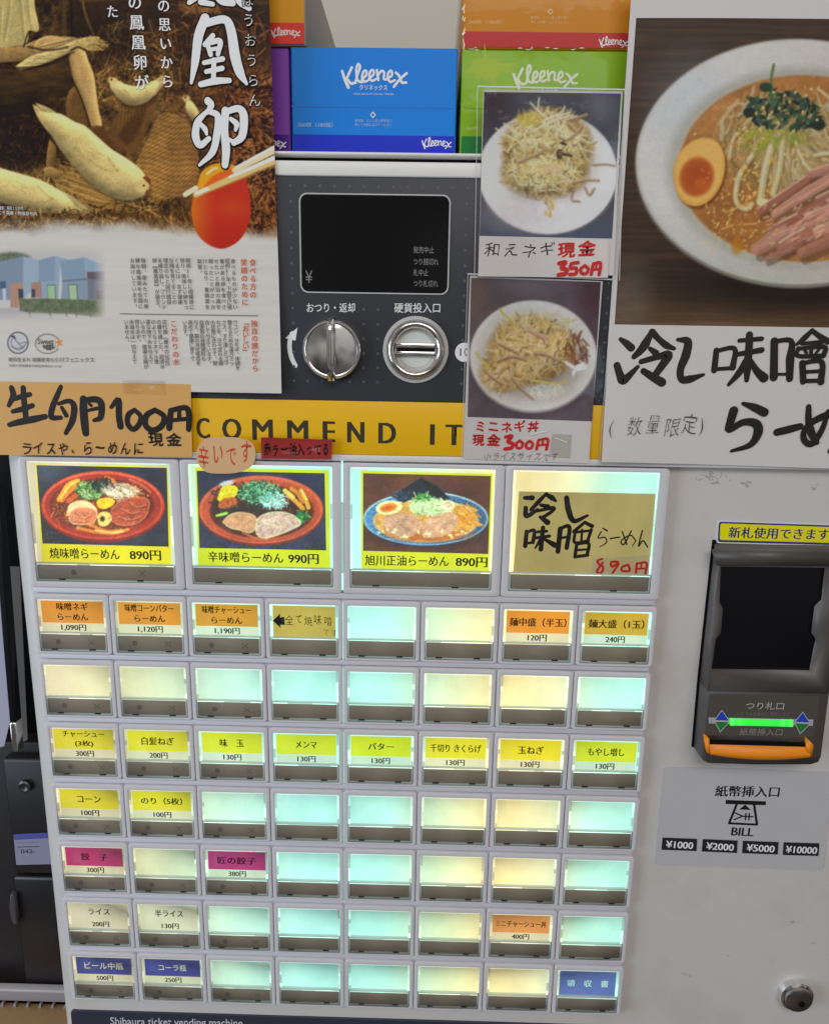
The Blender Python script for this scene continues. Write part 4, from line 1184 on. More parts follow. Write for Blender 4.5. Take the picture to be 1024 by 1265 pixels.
# the pictures' corners in the photograph: TL TR BR BL of card and of photo
CARDQ = [[(43.5, 573.5), (209, 576.5), (211.5, 698), (52, 694.5)], [(241, 577), (406.5, 581), (408, 703), (245, 700)], [(446, 581), (612, 585.5), (608, 708.5), (446.5, 704.5)], [(641, 607), (811, 610), (803, 713), (634, 710)]]
PHOTQ = [[(45, 574.5), (206, 578), (208.5, 675.5), (52.5, 671.5)], [(243, 581.5), (401, 584.5), (403, 680), (246.5, 677)], [(448.5, 584.5), (606.5, 588), (603, 684.5), (448.5, 680.5)]]
for j in range(4):
    org = np.array([j * BIGW, 0.0, ZB])
    if big_me is None:
        fb = make_button_meshes(**BS); fb.V = [v + org for v in fb.V]; fo = fb.build('menu_button', machine, org=org, smooth=True); big_me = fo.data
    else: fo = link_copy(big_me, 'menu_button', machine, org)
    fo['label'] = ('large picture button showing %s' % PICS[j][3]) if PICS[j] else 'large button with handwritten tan paper card priced in red'
    mb = MB()
    lit_quad(mb, org[0] + BS['w0'], org[0] + BS['w1'], org[2] + BS['wz0'], org[2] + BS['wz1'], 0.0012, 0, nx=20, lv=.97)
    if PICS[j]:
        fn, name, price, _ = PICS[j]
        u = 2 * j + .9; tint = 0.45 + .55 * light(u, 0) / np.max(light(u, 0))
        y_ = 0.0009
        mb.face([P(*p, y_) for p in CARDQ[j]][::-1], M_LIT, lin((238, 228, 4)) * tint)
        mb.grid(fn(), PHOTQ[j], y_ - .0001, M_LITPIC, 0.8, lit_conv(u, 1.2))
        bl = [(62, 689.5, 148, 691.5, 161, 199), (257.5, 694, 350, 696, 356.5, 393.5), (451, 698.5, 554, 700, 563, 601.5)][j]
        mb.text(name, bl[:2], bl[2:4], 13.0, y_, M_INKD, bold=.002, smear=.018)
        mb.text(price, (bl[4], bl[3] + .2), (bl[5], bl[3] + 1.0), 12.2, y_, M_INKD, bold=.004, smear=.024)
    else:
        y_ = 0.0009; M_KRAFT = mat('tan_paper_lit', (206, 184, 108), .7, noise=.10, nscale=500)
        C = lin((196, 176, 100)) * .62
        mb.face([P(*p, y_) for p in CARDQ[3]][::-1], M_LIT, C)
        f = lambda x, y: (610 + x / 4.452, 560 + y / 4.452)
        q = lambda pts: pts
        strokes(mb, [([22, 30], [(170, 245), (212, 245)]), ([26, 30, 20], [(175, 300), (180, 345), (240, 310)]), ([16, 26, 22], [(290, 220), (250, 262), (205, 310)]), ([20, 32, 16], [(285, 225), (320, 245), (340, 262)]), ([20, 26], [(258, 285), (298, 292)]),
                     ([18, 24, 20, 22], [(235, 318), (325, 300), (318, 320), (270, 352)]), ([20, 34], [(255, 350), (295, 380)]),
                     ([30, 34, 30, 16], [(400, 245), (410, 310), (440, 372), (515, 342)]),
                     ([24, 26], [(180, 430), (172, 510)]), ([18, 22, 22], [(185, 432), (222, 425), (215, 490)]), ([16, 16], [(180, 495), (215, 490)]),
                     ([18, 18], [(240, 432), (290, 428)]), ([18, 20], [(232, 465), (305, 455)]), ([24, 28], [(270, 408), (258, 528)]), ([20, 12], [(258, 470), (228, 520)]), ([16, 34], [(275, 470), (335, 505)]),
                     ([30, 28], [(365, 415), (352, 540)]), ([20, 24, 26], [(365, 412), (415, 405), (400, 520)]), ([16, 16], [(370, 465), (400, 460)]),
                     ([18, 22], [(500, 378), (440, 430)]), ([20, 24], [(500, 380), (540, 400)]), ([16, 16], [(440, 435), (525, 425)]), ([18, 18, 18], [(445, 440), (445, 490), (520, 480)]), ([20, 18], [(535, 420), (515, 480)]), ([14, 14], [(485, 420), (480, 485)]),
                     ([20, 20], [(455, 500), (445, 570)]), ([16, 20, 20], [(455, 500), (520, 495), (512, 560)]), ([14, 14], [(455, 532), (510, 528)]), ([20, 20], [(450, 568), (515, 560)])], f, y_, M_MARK, 1 / 4.452)
        strokes(mb, [([8, 10], [(600, 412), (622, 425)]), ([8, 8, 8, 8, 5], [(590, 430), (572, 465), (610, 462), (618, 490), (580, 515)]), ([9, 9], [(640, 468), (690, 460)]),
                     ([8, 9], [(705, 430), (730, 500)]), ([8, 9, 8, 8, 7], [(755, 425), (715, 500), (700, 480), (750, 450), (780, 480)]), ([7, 5], [(780, 480), (760, 510)]), ([9, 9, 9, 8], [(815, 425), (795, 510), (818, 480), (845, 515)])], f, y_, M_MARK, 1 / 4.452)
        mb.face([P(*p, y_ - .0003) for p in ((733, 690), (802.5, 686), (802, 713), (730, 711))][::-1], M_LIT, lin((170, 152, 104)) * .72)
        y2 = y_ - .0004
        strokes(mb, [([14, 14, 14, 14, 14, 14, 14], [(595, 580), (570, 590), (578, 610), (600, 625), (590, 655), (565, 650), (598, 600)]), ([14, 14, 14, 14, 13], [(680, 595), (645, 598), (650, 622), (685, 605), (650, 660)]),
                     ([14] * 5, [(735, 612), (705, 625), (705, 645), (745, 645), (740, 615)]), ([14, 14], [(785, 605), (780, 655)]), ([12, 14, 14], [(785, 605), (838, 602), (832, 660)]), ([11, 11], [(810, 605), (808, 635)]), ([11, 11], [(785, 635), (830, 632)])], f, y2, M_RED, 1 / 4.452)
    mb.build('card', fo, org=org)
    mb = MB(); cover(mb, BS, 0, j * 2, 1.0); 
    mb.V = [v + org for v in mb.V]; mb.build('cap_edges', fo, org=org)
    if bbar is None:
        b = bar_mesh(BS, j == 0); b.V = [v + org for v in b.V]; bb = b.build('soldout_bar', fo, org=org)
        b2 = bar_mesh(BS, False); b2.V = [v + org for v in b2.V]; bbar = 1
        c_ = sill_mesh(BS); c_.V = [v + org for v in c_.V]; bcap = c_.build('clear_cap', fo, org=org).data
        barsrc = b2
    else:
        if bbar == 1: b2 = bar_mesh(BS, False); b2.V = [v + org for v in b2.V]; bbar = b2.build('soldout_bar', fo, org=org).data
        else: link_copy(bbar, 'soldout_bar', fo, org)
        link_copy(bcap, 'clear_cap', fo, org)

# dark lower panel with the maker's line
mb = MB()
zlo = P(500, 1252, YC)[2]
xa = P(88, 1250, YC)[0]; xb = P(952, 1262, YC)[0]
M_LOW = mat('lower_panel', (44, 45, 60), .4, noise=.05, nscale=30)
pl = rrect(xa, xb, zlo - .25, P(150, 1249, YC)[2], .003, 4)
mb.prism(pl, YC - .0012, YC + .001, M_LOW, .0003)
mb.text('Shibaura ticket vending machine', (137, 1269.5), (300, 1272), 12.2, YC - .0012, mat('maker_line', (190, 190, 200), .5), bold=.004)
mb.build('lower_panel', machine)

# ------------------------------------------------------------------ banknote unit
M_HOUS = mat('reader_grey', (80, 76, 74), .42, noise=.05, nscale=60, bump=.05, bscale=900)
M_HOUS2 = mat('reader_dark_grey', (70, 66, 62), .42, noise=.04, nscale=60)
M_ORANGE = mat('orange_lip', (226, 124, 12), .35)
M_NEWBLK = mat('reader_window', (0.002, 0.002, 0.004), .10, raw=True, spec=.5)
mb = MB()
C = lambda x, y: (850 + x / 3.954, 640 + y / 3.954)
yt, ym = -0.0045, -0.016
win_ = [(160, 237), (684, 243), (667, 408), (632, 442), (617, 572), (637, 602), (607, 757), (112, 750), (136, 592), (160, 562), (169, 442), (153, 410)]
lx_ = lambda y: 118 - (y - 135) * .1076
rx_ = lambda y: 648 + (1160 - y) * .13
outr = [(lx_(142), 142), (rx_(150), 150), (rx_(408), 408), (rx_(442), 442), (rx_(572), 572), (rx_(602), 602), (rx_(860), 860), (lx_(846), 846), (lx_(592), 592), (lx_(562), 562), (lx_(442), 442), (lx_(410), 410)]
dep = lambda py: np.interp(py, [640 + 140 / 3.954, 640 + 750 / 3.954, 640 + 850 / 3.954, 945], [yt, yt - .002, -.0105, -.0118])
def RP(p, extra=0): 
    q = C(*p); return P(q[0], q[1], dep(q[1]) + extra)
def FP(p):
    q = RP(p)
    if p[0] > 300: return q
    b_ = P(*C(*p), YC); return np.array([b_[0] + .0012, q[1], q[2]])
o_ = [FP(p) for p in outr]; w_ = [RP(p, .0) for p in win_]; n = 12
V = o_ + w_ + [w + np.array([0, .018, 0]) for w in w_] + [np.array([q[0], .006, q[2]]) for q in o_]
F = []
for i in range(n):
    k_ = (i + 1) % n
    F.append([i, n + i, n + k_, k_]); F.append([n + i, 2 * n + i, 2 * n + k_, n + k_]); F.append([3 * n + i, i, k_, 3 * n + k_])
mb.add(V, F, M_HOUS)
hous_b = [(lx_(846), 846), (rx_(860), 860), (648, 1165), (636, 1192), (600, 1204), (330, 1205), (40, 1196), (12, 1180)]
lo = [FP(p) for p in hous_b]
V = lo + [np.array([q[0], .006, q[2]]) for q in lo]; m_ = len(lo)
mb.add(V, [list(range(m_))[::-1], [0, m_, 2 * m_ - 1, m_ - 1]] + [[i, (i + 1) % m_, m_ + (i + 1) % m_, m_ + i] for i in range(1, m_)], M_HOUS)
hous_c = [FP(p) for p in [(lx_(846), 846), (12, 1180)]]
gl_ = [q for q in (o_[0], o_[11], o_[10], o_[9], o_[8], o_[7], hous_c[1])]
gap = [np.array([q[0] - .0017, YC, q[2] + (.0026 if i_ == 0 else 0)]) for i_, q in enumerate(gl_)] + [np.array([hous_c[1][0] + .01, YC, hous_c[1][2]]), np.array([o_[0][0] + .012, YC, o_[0][2] - .03]), np.array([o_[1][0], YC, o_[1][2] - .01]), np.array([o_[1][0], YC, o_[1][2] + .0026])]
gz = np.array([(q[0], q[2]) for q in gap]); mb.prism(gz if area2(gz) > 0 else gz[::-1], YC - .0003, YC, M_BLACK)
reader = mb.build('banknote_unit', machine, label='grey banknote unit with black window, green light bar and orange lip')
mb = MB(); mb.face([w + np.array([0, .0175, 0]) for w in w_][::-1], M_NEWBLK); mb.face([w + np.array([0, .004, 0]) for w in w_][::-1], M_NEWBLK); mb.build('reader_window', reader)
# top cap line of the housing
mb = MB()
cap = [RP(p, -.0012) for p in ((128, 160), (732, 168), (724, 236), (140, 230))]
V = cap + [q + np.array([0, .004, 0]) for q in cap]
mb.add(V, [[3, 2, 1, 0], [0, 1, 5, 4], [2, 3, 7, 6], [3, 0, 4, 7], [1, 2, 6, 5]], M_HOUS2); mb.build('top_cap', reader)
# instruction plate
mb = MB()
mb.face([RP(p, -.0004) for p in ((105, 862), (640, 870), (615, 1072), (84, 1062))][::-1], M_HOUS2)
yl = dep(890) - .0006
def fitC(body, a, b, h, m, bold=0): mb.text(body, C(*a), C(*b), h / 3.954, dep(C(*a)[1]) - .0007, m, bold=bold)
M_LBL = mat('reader_lettering', (168, 164, 160), .5)
fitC('つり札口', (280, 935), (466, 938), 36, M_LBL); fitC('トビラは自動的に開閉します', (240, 965), (497, 969), 18, mat('reader_small_lettering', (112, 108, 104), .5)); fitC('紙幣挿入口', (250, 1062), (458, 1064), 34, mat('reader_dim_lettering', (128, 124, 120), .5))
mb.face([RP(p, -.0006) for p in ((100, 975), (612, 985), (609, 1016), (100, 1004))][::-1], mat('reader_line', (150, 148, 160), .5))
for pts, c in ((((165, 943), (198, 990), (132, 988)), (25, 60, 165)), (((132, 996), (198, 998), (157, 1043)), (25, 110, 50)), (((560, 952), (592, 1000), (524, 996)), (25, 60, 165)), (((524, 1004), (592, 1008), (548, 1052)), (25, 110, 50))):
    c3 = np.mean(pts, 0); big = [c3 + (np.array(p) - c3) * 1.2 for p in pts]
    mb.face([RP(p, -.0008) for p in pts] if area2(np.array([(p[0], -p[1]) for p in pts])) > 0 else [RP(p, -.0008) for p in pts][::-1], mat('arrow_%s' % ('blue' if c[2] > 100 else 'green'), c, .4))
    mb.face([RP(p, -.0007) for p in big] if area2(np.array([(p[0], -p[1]) for p in big])) > 0 else [RP(p, -.0007) for p in big][::-1], M_LBL)
mb.build('instruction_plate', reader)
# light bar
mb = MB(); xs_ = np.linspace(203, 513, 26); V = []; Cc = []
for t in xs_:
    yy = 980 + (t - 203) * .022
    V += [RP((t, yy + 34), -.0011), RP((t, yy), -.0011)]
    f_ = (t - 203) / 310; dots = .8 + .35 * max(math.exp(-((f_ - .05) / .04) ** 2), math.exp(-((f_ - .95) / .04) ** 2), .6 * math.exp(-((f_ - .16) / .03) ** 2), .7 * math.exp(-((f_ - .84) / .05) ** 2))
    Cc += [lin((14, 250, 56)) * dots * 1.15 + (.08 if dots > 1 else 0)] * 2
mb.add(V, [[2 * i, 2 * i + 2, 2 * i + 3, 2 * i + 1] for i in range(25)], M_LIT, np.array(Cc)); mb.build('light_bar', reader)
# orange lip: a tray with side wings
mb = MB()
back_top = [RP((98, 1106), -.0012), RP((604, 1122), -.0012)]
n_ = 12; V = []
for i in range(n_ + 1):
    t = i / n_; x = 98 + t * (608 - 98); bow = 1 - (2 * t - 1) ** 2
    q0 = C(98 + t * 506, 1106 + t * 14); q1 = C(98 + t * 508, 1142 + t * 14 + 8 * bow); q2 = C(100 + t * 500, 1152 + t * 14 + 18 * bow)
    q3 = C(104 + t * 494, 1156 + t * 14 + 20 * bow)
    V += [P(*q0, -.0130), P(*q1, -.0158 - .0016 * bow), P(*q2, -.0154 - .0016 * bow), P(*q3, -.0121)]
mb.add(V, [[4 * i + k, 4 * i + k + 1, 4 * i + 5 + k, 4 * i + 4 + k] for i in range(n_) for k in range(3)], M_ORANGE)
for pts in (((86, 1072), (104, 1080), (106, 1156), (96, 1150)), ((588, 1086), (612, 1108), (608, 1172), (586, 1140))):
    a_ = [P(*C(*p), -.0160) for p in pts]; b_ = [q + np.array([0, .0048, 0]) for q in a_]
    mb.add(a_ + b_, [[3, 2, 1, 0], [0, 1, 5, 4], [1, 2, 6, 5], [2, 3, 7, 6], [3, 0, 4, 7]], M_ORANGE)
mb.build('orange_lip', reader)
mb = MB(); mb.face([RP(p, -.0011) for p in ((98, 1084), (602, 1098), (604, 1120), (98, 1106))][::-1], M_BLACK); mb.build('note_slot', reader)

# stickers on the cabinet
ys = YC - .0004
mb = MB()
def pl_(pts, y, r_): return rpoly([xz(x, yy, y) for x, yy in pts], r_)
mb.prism(pl_(((886, 643), (1040, 648.5), (1038, 675), (884.5, 671)), ys, .002), ys, YC, mat('sticker_white', (196, 196, 198), .4))
mb.prism(pl_(((888, 644.5), (1038, 649.5), (1036, 673.5), (886.5, 669.5)), ys - .0001, .0018), ys - .0001, ys, mat('sticker_navy', (34, 44, 110), .4))
mb.prism(pl_(((890, 646.5), (1036, 651.5), (1034, 671), (889, 667)), ys - .0002, .0014), ys - .0002, ys - .0001, mat('sticker_yellow', (222, 200, 22), .4))
mb.text('新札使用できます', (899.5, 664.5), (1023, 667.2), 13.6, ys - .0002, mat('sticker_navy', (34, 44, 110)), bold=.004, smear=.022)
mb.build('new_note_sticker', machine)
mb = MB()
mb.prism(pl_(((819.5, 947), (1030, 954), (1016.5, 1076), (808.5, 1069)), ys, .003), ys, YC, mat('sticker_grey', (170, 169, 171), .45, noise=.05, nscale=30))
f = lambda x, y: (780 + x / 3.775, 930 + y / 3.775)
K_ = lambda pts, y=ys: [P(*f(*p), y - 5e-5) for p in pts][::-1]
mb.text('紙幣挿入口', f(389, 205), f(686, 209), 13.6, ys, M_INK, bold=.004, smear=.022)
mb.face(K_(((440, 221), (628, 228), (626, 246), (438, 240))), M_INK)
for a_, b_ in (((490, 243), (455, 330)), ((455, 330), (585, 336)), ((585, 336), (572, 246))): mb.ribbon([xz(*f(*a_), ys), xz(*f(*b_), ys)], .0016, ys - 4e-5, M_INK, smooth=False)
mb.face(K_(((530, 243), (557, 268), (502, 266)))[::-1][::-1], M_INK)
for a_, b_ in (((482, 281), (516, 296)), ((479, 313), (516, 297)), ((514, 297), (566, 299)), ((533, 284), (531, 313)), ((549, 284), (547, 314))): mb.ribbon([xz(*f(*a_), ys), xz(*f(*b_), ys)], .0010, ys - 4e-5, M_INK, smooth=False)
mb.text('BILL', f(465, 386), f(566, 390), 9.8, ys, M_INK, bold=.006, smear=.02)
for a_, t_ in ((((145, 397), (306, 403), (303, 460), (140, 454)), '¥1000'), (((333, 404), (495, 411), (492, 469), (328, 462)), '¥2000'), (((520, 412), (686, 418), (682, 476), (516, 470)), '¥5000'), (((710, 419), (876, 424), (872, 483), (706, 478)), '¥10000')):
    mb.face(K_(a_, ys - 3e-4), mat('price_box', (30, 30, 36), .4))
    x0_, x1_ = (a_[3][0] + 20, a_[2][0] - 18) if t_ != '¥10000' else (a_[3][0] + 12, a_[2][0] - 10)
    mb.text(t_, f(x0_, a_[3][1] - 11), f(x1_, a_[2][1] - 10), 8.6, ys - 3.6e-4, M_WHITEINK, bold=.004, smear=.022)
mb.build('banknote_sticker', machine)
# lock
cx, cz = xz(981, 1226, YC); k = np.linalg.norm(P(980, 1225, YC) - P(981, 1225, YC))
mb = MB(); mb.lathe(cx, cz, [(21.5 * k, YC), (21.5 * k, YC - .002), (20 * k, YC - .0045), (17.5 * k, YC - .0052), (16.5 * k, YC - .0045)], M_CHROME, 48); lock = mb.build('lock', machine, smooth=True)
mb = MB(); mb.lathe(cx, cz, [(17 * k, YC - .0042), (16.5 * k, YC - .0075), (15 * k, YC - .008)], mat('lock_core', (0.42, 0.40, 0.39), .16, metal=1, raw=True), 40)
mb.lathe(cx + 3 * k, cz - 4 * k, [(4 * k, YC - .0079), (4 * k, YC - .0084), (2.2 * k, YC - .0084), (2.0 * k, YC - .0081)], M_BLACK, 20)
mb.build('key_barrel', lock, smooth=True)
# ------------------------------------------------------------------ tissue boxes on top of the machine
LOGO = [([13, 15, 16], [(310, 172), (326, 222), (346, 268)]), ([14, 13, 12], [(366, 152), (348, 190), (332, 226)]), ([12, 14, 13], [(336, 214), (360, 244), (388, 240)]),
        ([11, 12, 13, 12, 12, 13, 12], [(386, 240), (400, 190), (414, 148), (402, 132), (392, 170), (400, 226), (426, 238)]),
        ([11, 12, 12, 12, 12, 12, 11], [(424, 222), (450, 196), (450, 172), (434, 176), (426, 210), (440, 234), (466, 224)]),
        ([11, 12, 12, 12, 12, 12, 11], [(466, 216), (492, 192), (490, 168), (474, 174), (468, 206), (484, 230), (508, 218)]),
        ([13, 13], [(512, 168), (520, 224)]), ([11, 12, 12, 12, 11], [(520, 196), (538, 172), (554, 182), (552, 218), (570, 222)]),
        ([11, 12, 12, 12, 12, 12, 11], [(570, 218), (598, 198), (596, 172), (580, 180), (574, 212), (590, 236), (616, 226)]),
        ([13, 13, 13, 12], [(622, 182), (640, 200), (656, 238), (682, 240)]), ([13, 13, 13], [(684, 186), (650, 216), (610, 264)])]


def logo(mb, x0, y0, x1, y1, y, m, tilt=0.0):
    """script wordmark fitted into photo box x0..x1, y0..y1"""
    kx = (x1 - x0) / 392.0; ky = (y1 - y0) / 154.0
    f = lambda x, yy: (x0 + (x - 300) * kx, y0 + (yy - 124) * ky + (x - 300) * kx * tilt)
    strokes(mb, LOGO, f, y, m, kx)


def tissue_box(label, xa, xb, z0, z1, yf, depth, top_col, low_col, split, side, name):
    """front face in two colours (split = height of the lower band), flap line, side panel"""
    M1 = mat(name + '_card', top_col, .42, spec=.22, noise=.03, nscale=30, bump=.015, bscale=90); M2 = mat(name + '_band', low_col, .42, spec=.22, noise=.03, nscale=30)
    t = thing('tissue_box', label, 'tissue box', ((xa + xb) / 2, yf + depth / 2, z0), 'tissue boxes on top of the machine')
    mb = MB(); b = .0008
    ms = side or M1
    mb.box(xa, xb, yf + .0004, yf + depth, z0, z1, ms, b)
    mb.face([(xa + b, yf, z0 + split), (xb - b, yf, z0 + split), (xb - b, yf, z1 - b), (xa + b, yf, z1 - b)], M1)
    mb.face([(xa + b, yf, z0 + b), (xb - b, yf, z0 + b), (xb - b, yf, z0 + split), (xa + b, yf, z0 + split)], M2)
    return t, mb, M1, M2


YF = 0.012
M_GLINT = mat('painted_film_glint', (214, 210, 204), .18, spec=.8)  # pale colour for painted glints of light on clear film and tape
pz = lambda px, py, y=YF: P(px, py, y)
M_LOGOY = mat('logo_pale', (186, 200, 120), .45)
# blue
xa, xb = pz(359.8, 120)[0], pz(564.3, 120)[0]
zt2 = pz(460, 57.3)[2]; sp_ = pz(460, 166.5)[2] - ZTOP
t, mb, M1, M2 = tissue_box('blue tissue box with white script lettering, standing in the middle of the row', xa, xb, ZTOP, zt2, YF, .17, (6, 114, 200), (22, 42, 178), sp_, None, 'blue_box')
M_FOLD = mat('blue_fold_line', (4, 78, 146), .5)
k1 = np.linalg.norm(pz(500, 100) - pz(501, 100))
mb.ribbon([xz(*p, YF) for p in ((361, 122), (363, 129), (368, 131.5), (460, 132.5), (560, 133.6))], .75 * k1, YF, M_FOLD)
f = lambda x, y: (355 + x / 4.655, 50 + y / 4.655)
logo(mb, 420.5, 77, 504, 109.5, YF, M_LOGO)
mb.text('クリネックス', f(415, 283), f(575, 285), 6.6, YF, M_LOGO, bold=.01)
mb.text('HIGH QUALITY FACIAL TISSUES', f(382, 311), f(612, 313), 2.3, YF, M_LOGO)
mb.text('360枚（180組）', f(62, 496), f(262, 498), 6.2, YF, mat('box_small_print', (150, 180, 205), .5), bold=.004)
for a_, b_ in (((492, 410), (506, 426)), ((506, 426), (492, 442)), ((492, 442), (479, 426)), ((479, 426), (492, 410))): mb.ribbon([xz(*f(*a_), YF), xz(*f(*b_), YF)], .0005, YF, M_LOGO, smooth=False)
mb.text('使用後、ミシン目上部を指で', f(388, 468), f(602, 469), 3.8, YF, MATS['box_small_print']); mb.text('押して内側に広げてください', f(388, 492), f(600, 493), 3.8, YF, MATS['box_small_print'])
logo(mb, 520.5, 168.5, 558, 184, YF, M_LOGO, .02)
mb.build('carton', t)
# green and orange boxes in one clear wrap
xa, xb = pz(569.5, 120)[0], pz(775.5, 120)[0]
zg = pz(670, 60)[2]; sp_ = pz(600, 168)[2] - ZTOP
t, mb, M1, M2 = tissue_box('green tissue box in clear wrap, under the orange box and behind the sprout photo', xa, xb, ZTOP, zg - .0004, YF, .17, (122, 162, 14), (12, 110, 48), sp_, None, 'green_box')
# printed yellow splash
cvp = MATS.get('splash') or mat('splash_yellow', (146, 166, 14), .42, spec=.22)
s0 = np.array(xz(602, 83, YF)); rs = random.Random(3); pts = []
for i in range(26):
    a = i / 26 * 6.283; rr = (11 + 5 * (i % 2) + 7 * rs.random() + (14 if i % 7 == 0 else 0) + (16 if math.cos(a) > .75 and i % 2 else 0)) * k1
    pts.append((s0[0] + rr * math.cos(a) * 1.1, YF - .0001, s0[1] + rr * math.sin(a) * .75))
mb.face(pts, cvp)
f = lambda x, y: (565 + x / 4.655, y / 4.655)
logo(mb, 631.5, 78.5, 714.5, 110, YF, mat('logo_on_green', (196, 200, 176), .5))
mb.text('クリネックス', f(425, 520), f(575, 522), 5.5, YF, M_LOGO, bold=.01)
mb.ribbon([xz(*p, YF) for p in ((569, 128), (575, 132), (600, 134), (772, 136))], .7 * k1, YF, mat('green_fold_line', (92, 128, 10), .5))
mb.text('360枚（180組）', f(50, 748), f(240, 750), 6, YF, mat('green_small_print', (176, 196, 110), .5))
mb.build('carton', t)
mb = MB(); mb.box(xa - .0012, xb + .0012, YF - .0012, YF + .171, ZTOP + .0001, zg - .0006, M_FILM, .001)
mb.build('clear_wrap', t)
zo = pz(670, -62)[2]; sp_ = pz(670, 39)[2] - zg
t, mb, M1, M2 = tissue_box('orange tissue box in clear wrap, stacked on the green box', xa, xb, zg, zo, YF, .17, (188, 120, 20), (176, 48, 46), sp_, None, 'orange_box')
logo(mb, 739.5, 43.5, 776, 58.5, YF, M_LOGO, .03)
MSO = mat('orange_small_print', (214, 178, 112), .5)
mb.text('360枚（180組）', f(62, 136), f(262, 138), 5.8, YF, MSO, bold=.004)
for a_, b_ in (((534, 48), (548, 64)), ((548, 64), (534, 80)), ((534, 80), (520, 64)), ((520, 64), (534, 48))): mb.ribbon([xz(*f(*a_), YF), xz(*f(*b_), YF)], .0005, YF, MSO, smooth=False)
mb.text('使用後、ミシン目上部を指で', f(420, 107), f(642, 109), 3.8, YF, MSO); mb.text('押して内側に広げてください', f(420, 133), f(640, 135), 3.8, YF, MSO)
mb.build('carton', t)
mb = MB(); mb.box(xa - .0012, xb + .0012, YF - .0012, YF + .171, zg + .0002, zo, M_FILM, .001)
rs = random.Random(5)
for (x0_, x1_, n_) in ((571, 596, 5), (640, 684, 7), (704, 716, 2)):  # glints along the wrap's seam and left edge, painted as pale strokes
    for q_ in range(n_):
        x_ = rs.uniform(x0_, x1_); w_ = rs.uniform(1.5, 7); yy_ = 59.5 + rs.uniform(-1.6, 1.6)
        mb.ribbon([xz(x_, yy_, YF - .0016), xz(x_ + w_ * .5, yy_ + rs.uniform(-.8, .8), YF - .0016), xz(x_ + w_, yy_ + rs.uniform(-1, 1), YF - .0016)], [.0001, rs.uniform(.0002, .0005), .0001], YF - .0016, M_GLINT)
for q_ in range(9):
    yy_ = rs.uniform(2, 56); mb.ribbon([xz(572.5 + rs.uniform(-1, 2.5), yy_, YF - .0016), xz(572 + rs.uniform(-1, 2.5), yy_ + rs.uniform(3, 9), YF - .0016)], [.0002, .0005], YF - .0016, M_GLINT)
mb.build('clear_wrap', t)
# purple, left
xb = pz(357.2, 120)[0]; xa = xb - .103
zp_ = pz(350, 57)[2]; sp_ = pz(350, 165)[2] - ZTOP
t, mb, M1, M2 = tissue_box('purple tissue box, mostly hidden behind the egg poster', xa, xb, ZTOP, zp_, YF + .001, .17, (116, 58, 152), (62, 18, 118), sp_, None, 'purple_box')
mb.ribbon([xz(*p, YF) for p in ((320, 132), (346, 132.5), (352, 131.5), (355.5, 128))], .6 * k1, YF + .001, mat('purple_fold_line', (92, 40, 128), .5))
logo(mb, 316, 168, 354, 183.5, YF + .001, M_LOGO, .03)
mb.build('carton', t)
xb = pz(378.0, 30)[0]; xa = xb - .112
zq = pz(350, -70)[2]; sp_ = pz(350, 29)[2] - zp_
M_GREYSIDE = mat('grey_card_side', (142, 136, 126), .5, noise=.05, nscale=40)
t, mb, M1, M2 = tissue_box('yellow and red tissue box with a grey side, stacked on the purple box', xa, xb, zp_ + .0003, zq, YF - .001, .17, (204, 140, 4), (206, 50, 34), sp_, M_GREYSIDE, 'yellow_box')
logo(mb, 334.5, 32.5, 371.5, 46.5, YF - .001, M_LOGO, .01)
mb.build('carton', t)

# back wall
M_WALL = mat('beige_wall', (178, 173, 161), .7, noise=.04, nscale=5)
mb = MB(); mb.box(-1.6, 2.2, .36, .42, 0, 2.7, M_WALL)
mb.build('wall', None, label='plain beige wall behind the tissue boxes', category='wall')

mb = MB(); mb.box(-1.6, 2.2, -2.6, .36, -.05, -.001, mat('floor_tile', (92, 86, 80), .5, noise=.15, nscale=8))
mb.build('floor', None, kind='structure')

# ------------------------------------------------------------------ posters and hand written sheets
def sheet(mb, quad, y, th, m, r_=0):
    pts = [xz(x, yy, y) for x, yy in quad]
    mb.prism(rpoly(pts, r_) if r_ else pts, y, y + th, m, back=True)


M_PAPER = mat('white_paper', (196, 191, 188), .45, noise=.03, nscale=12, bump=.06, bscale=16)


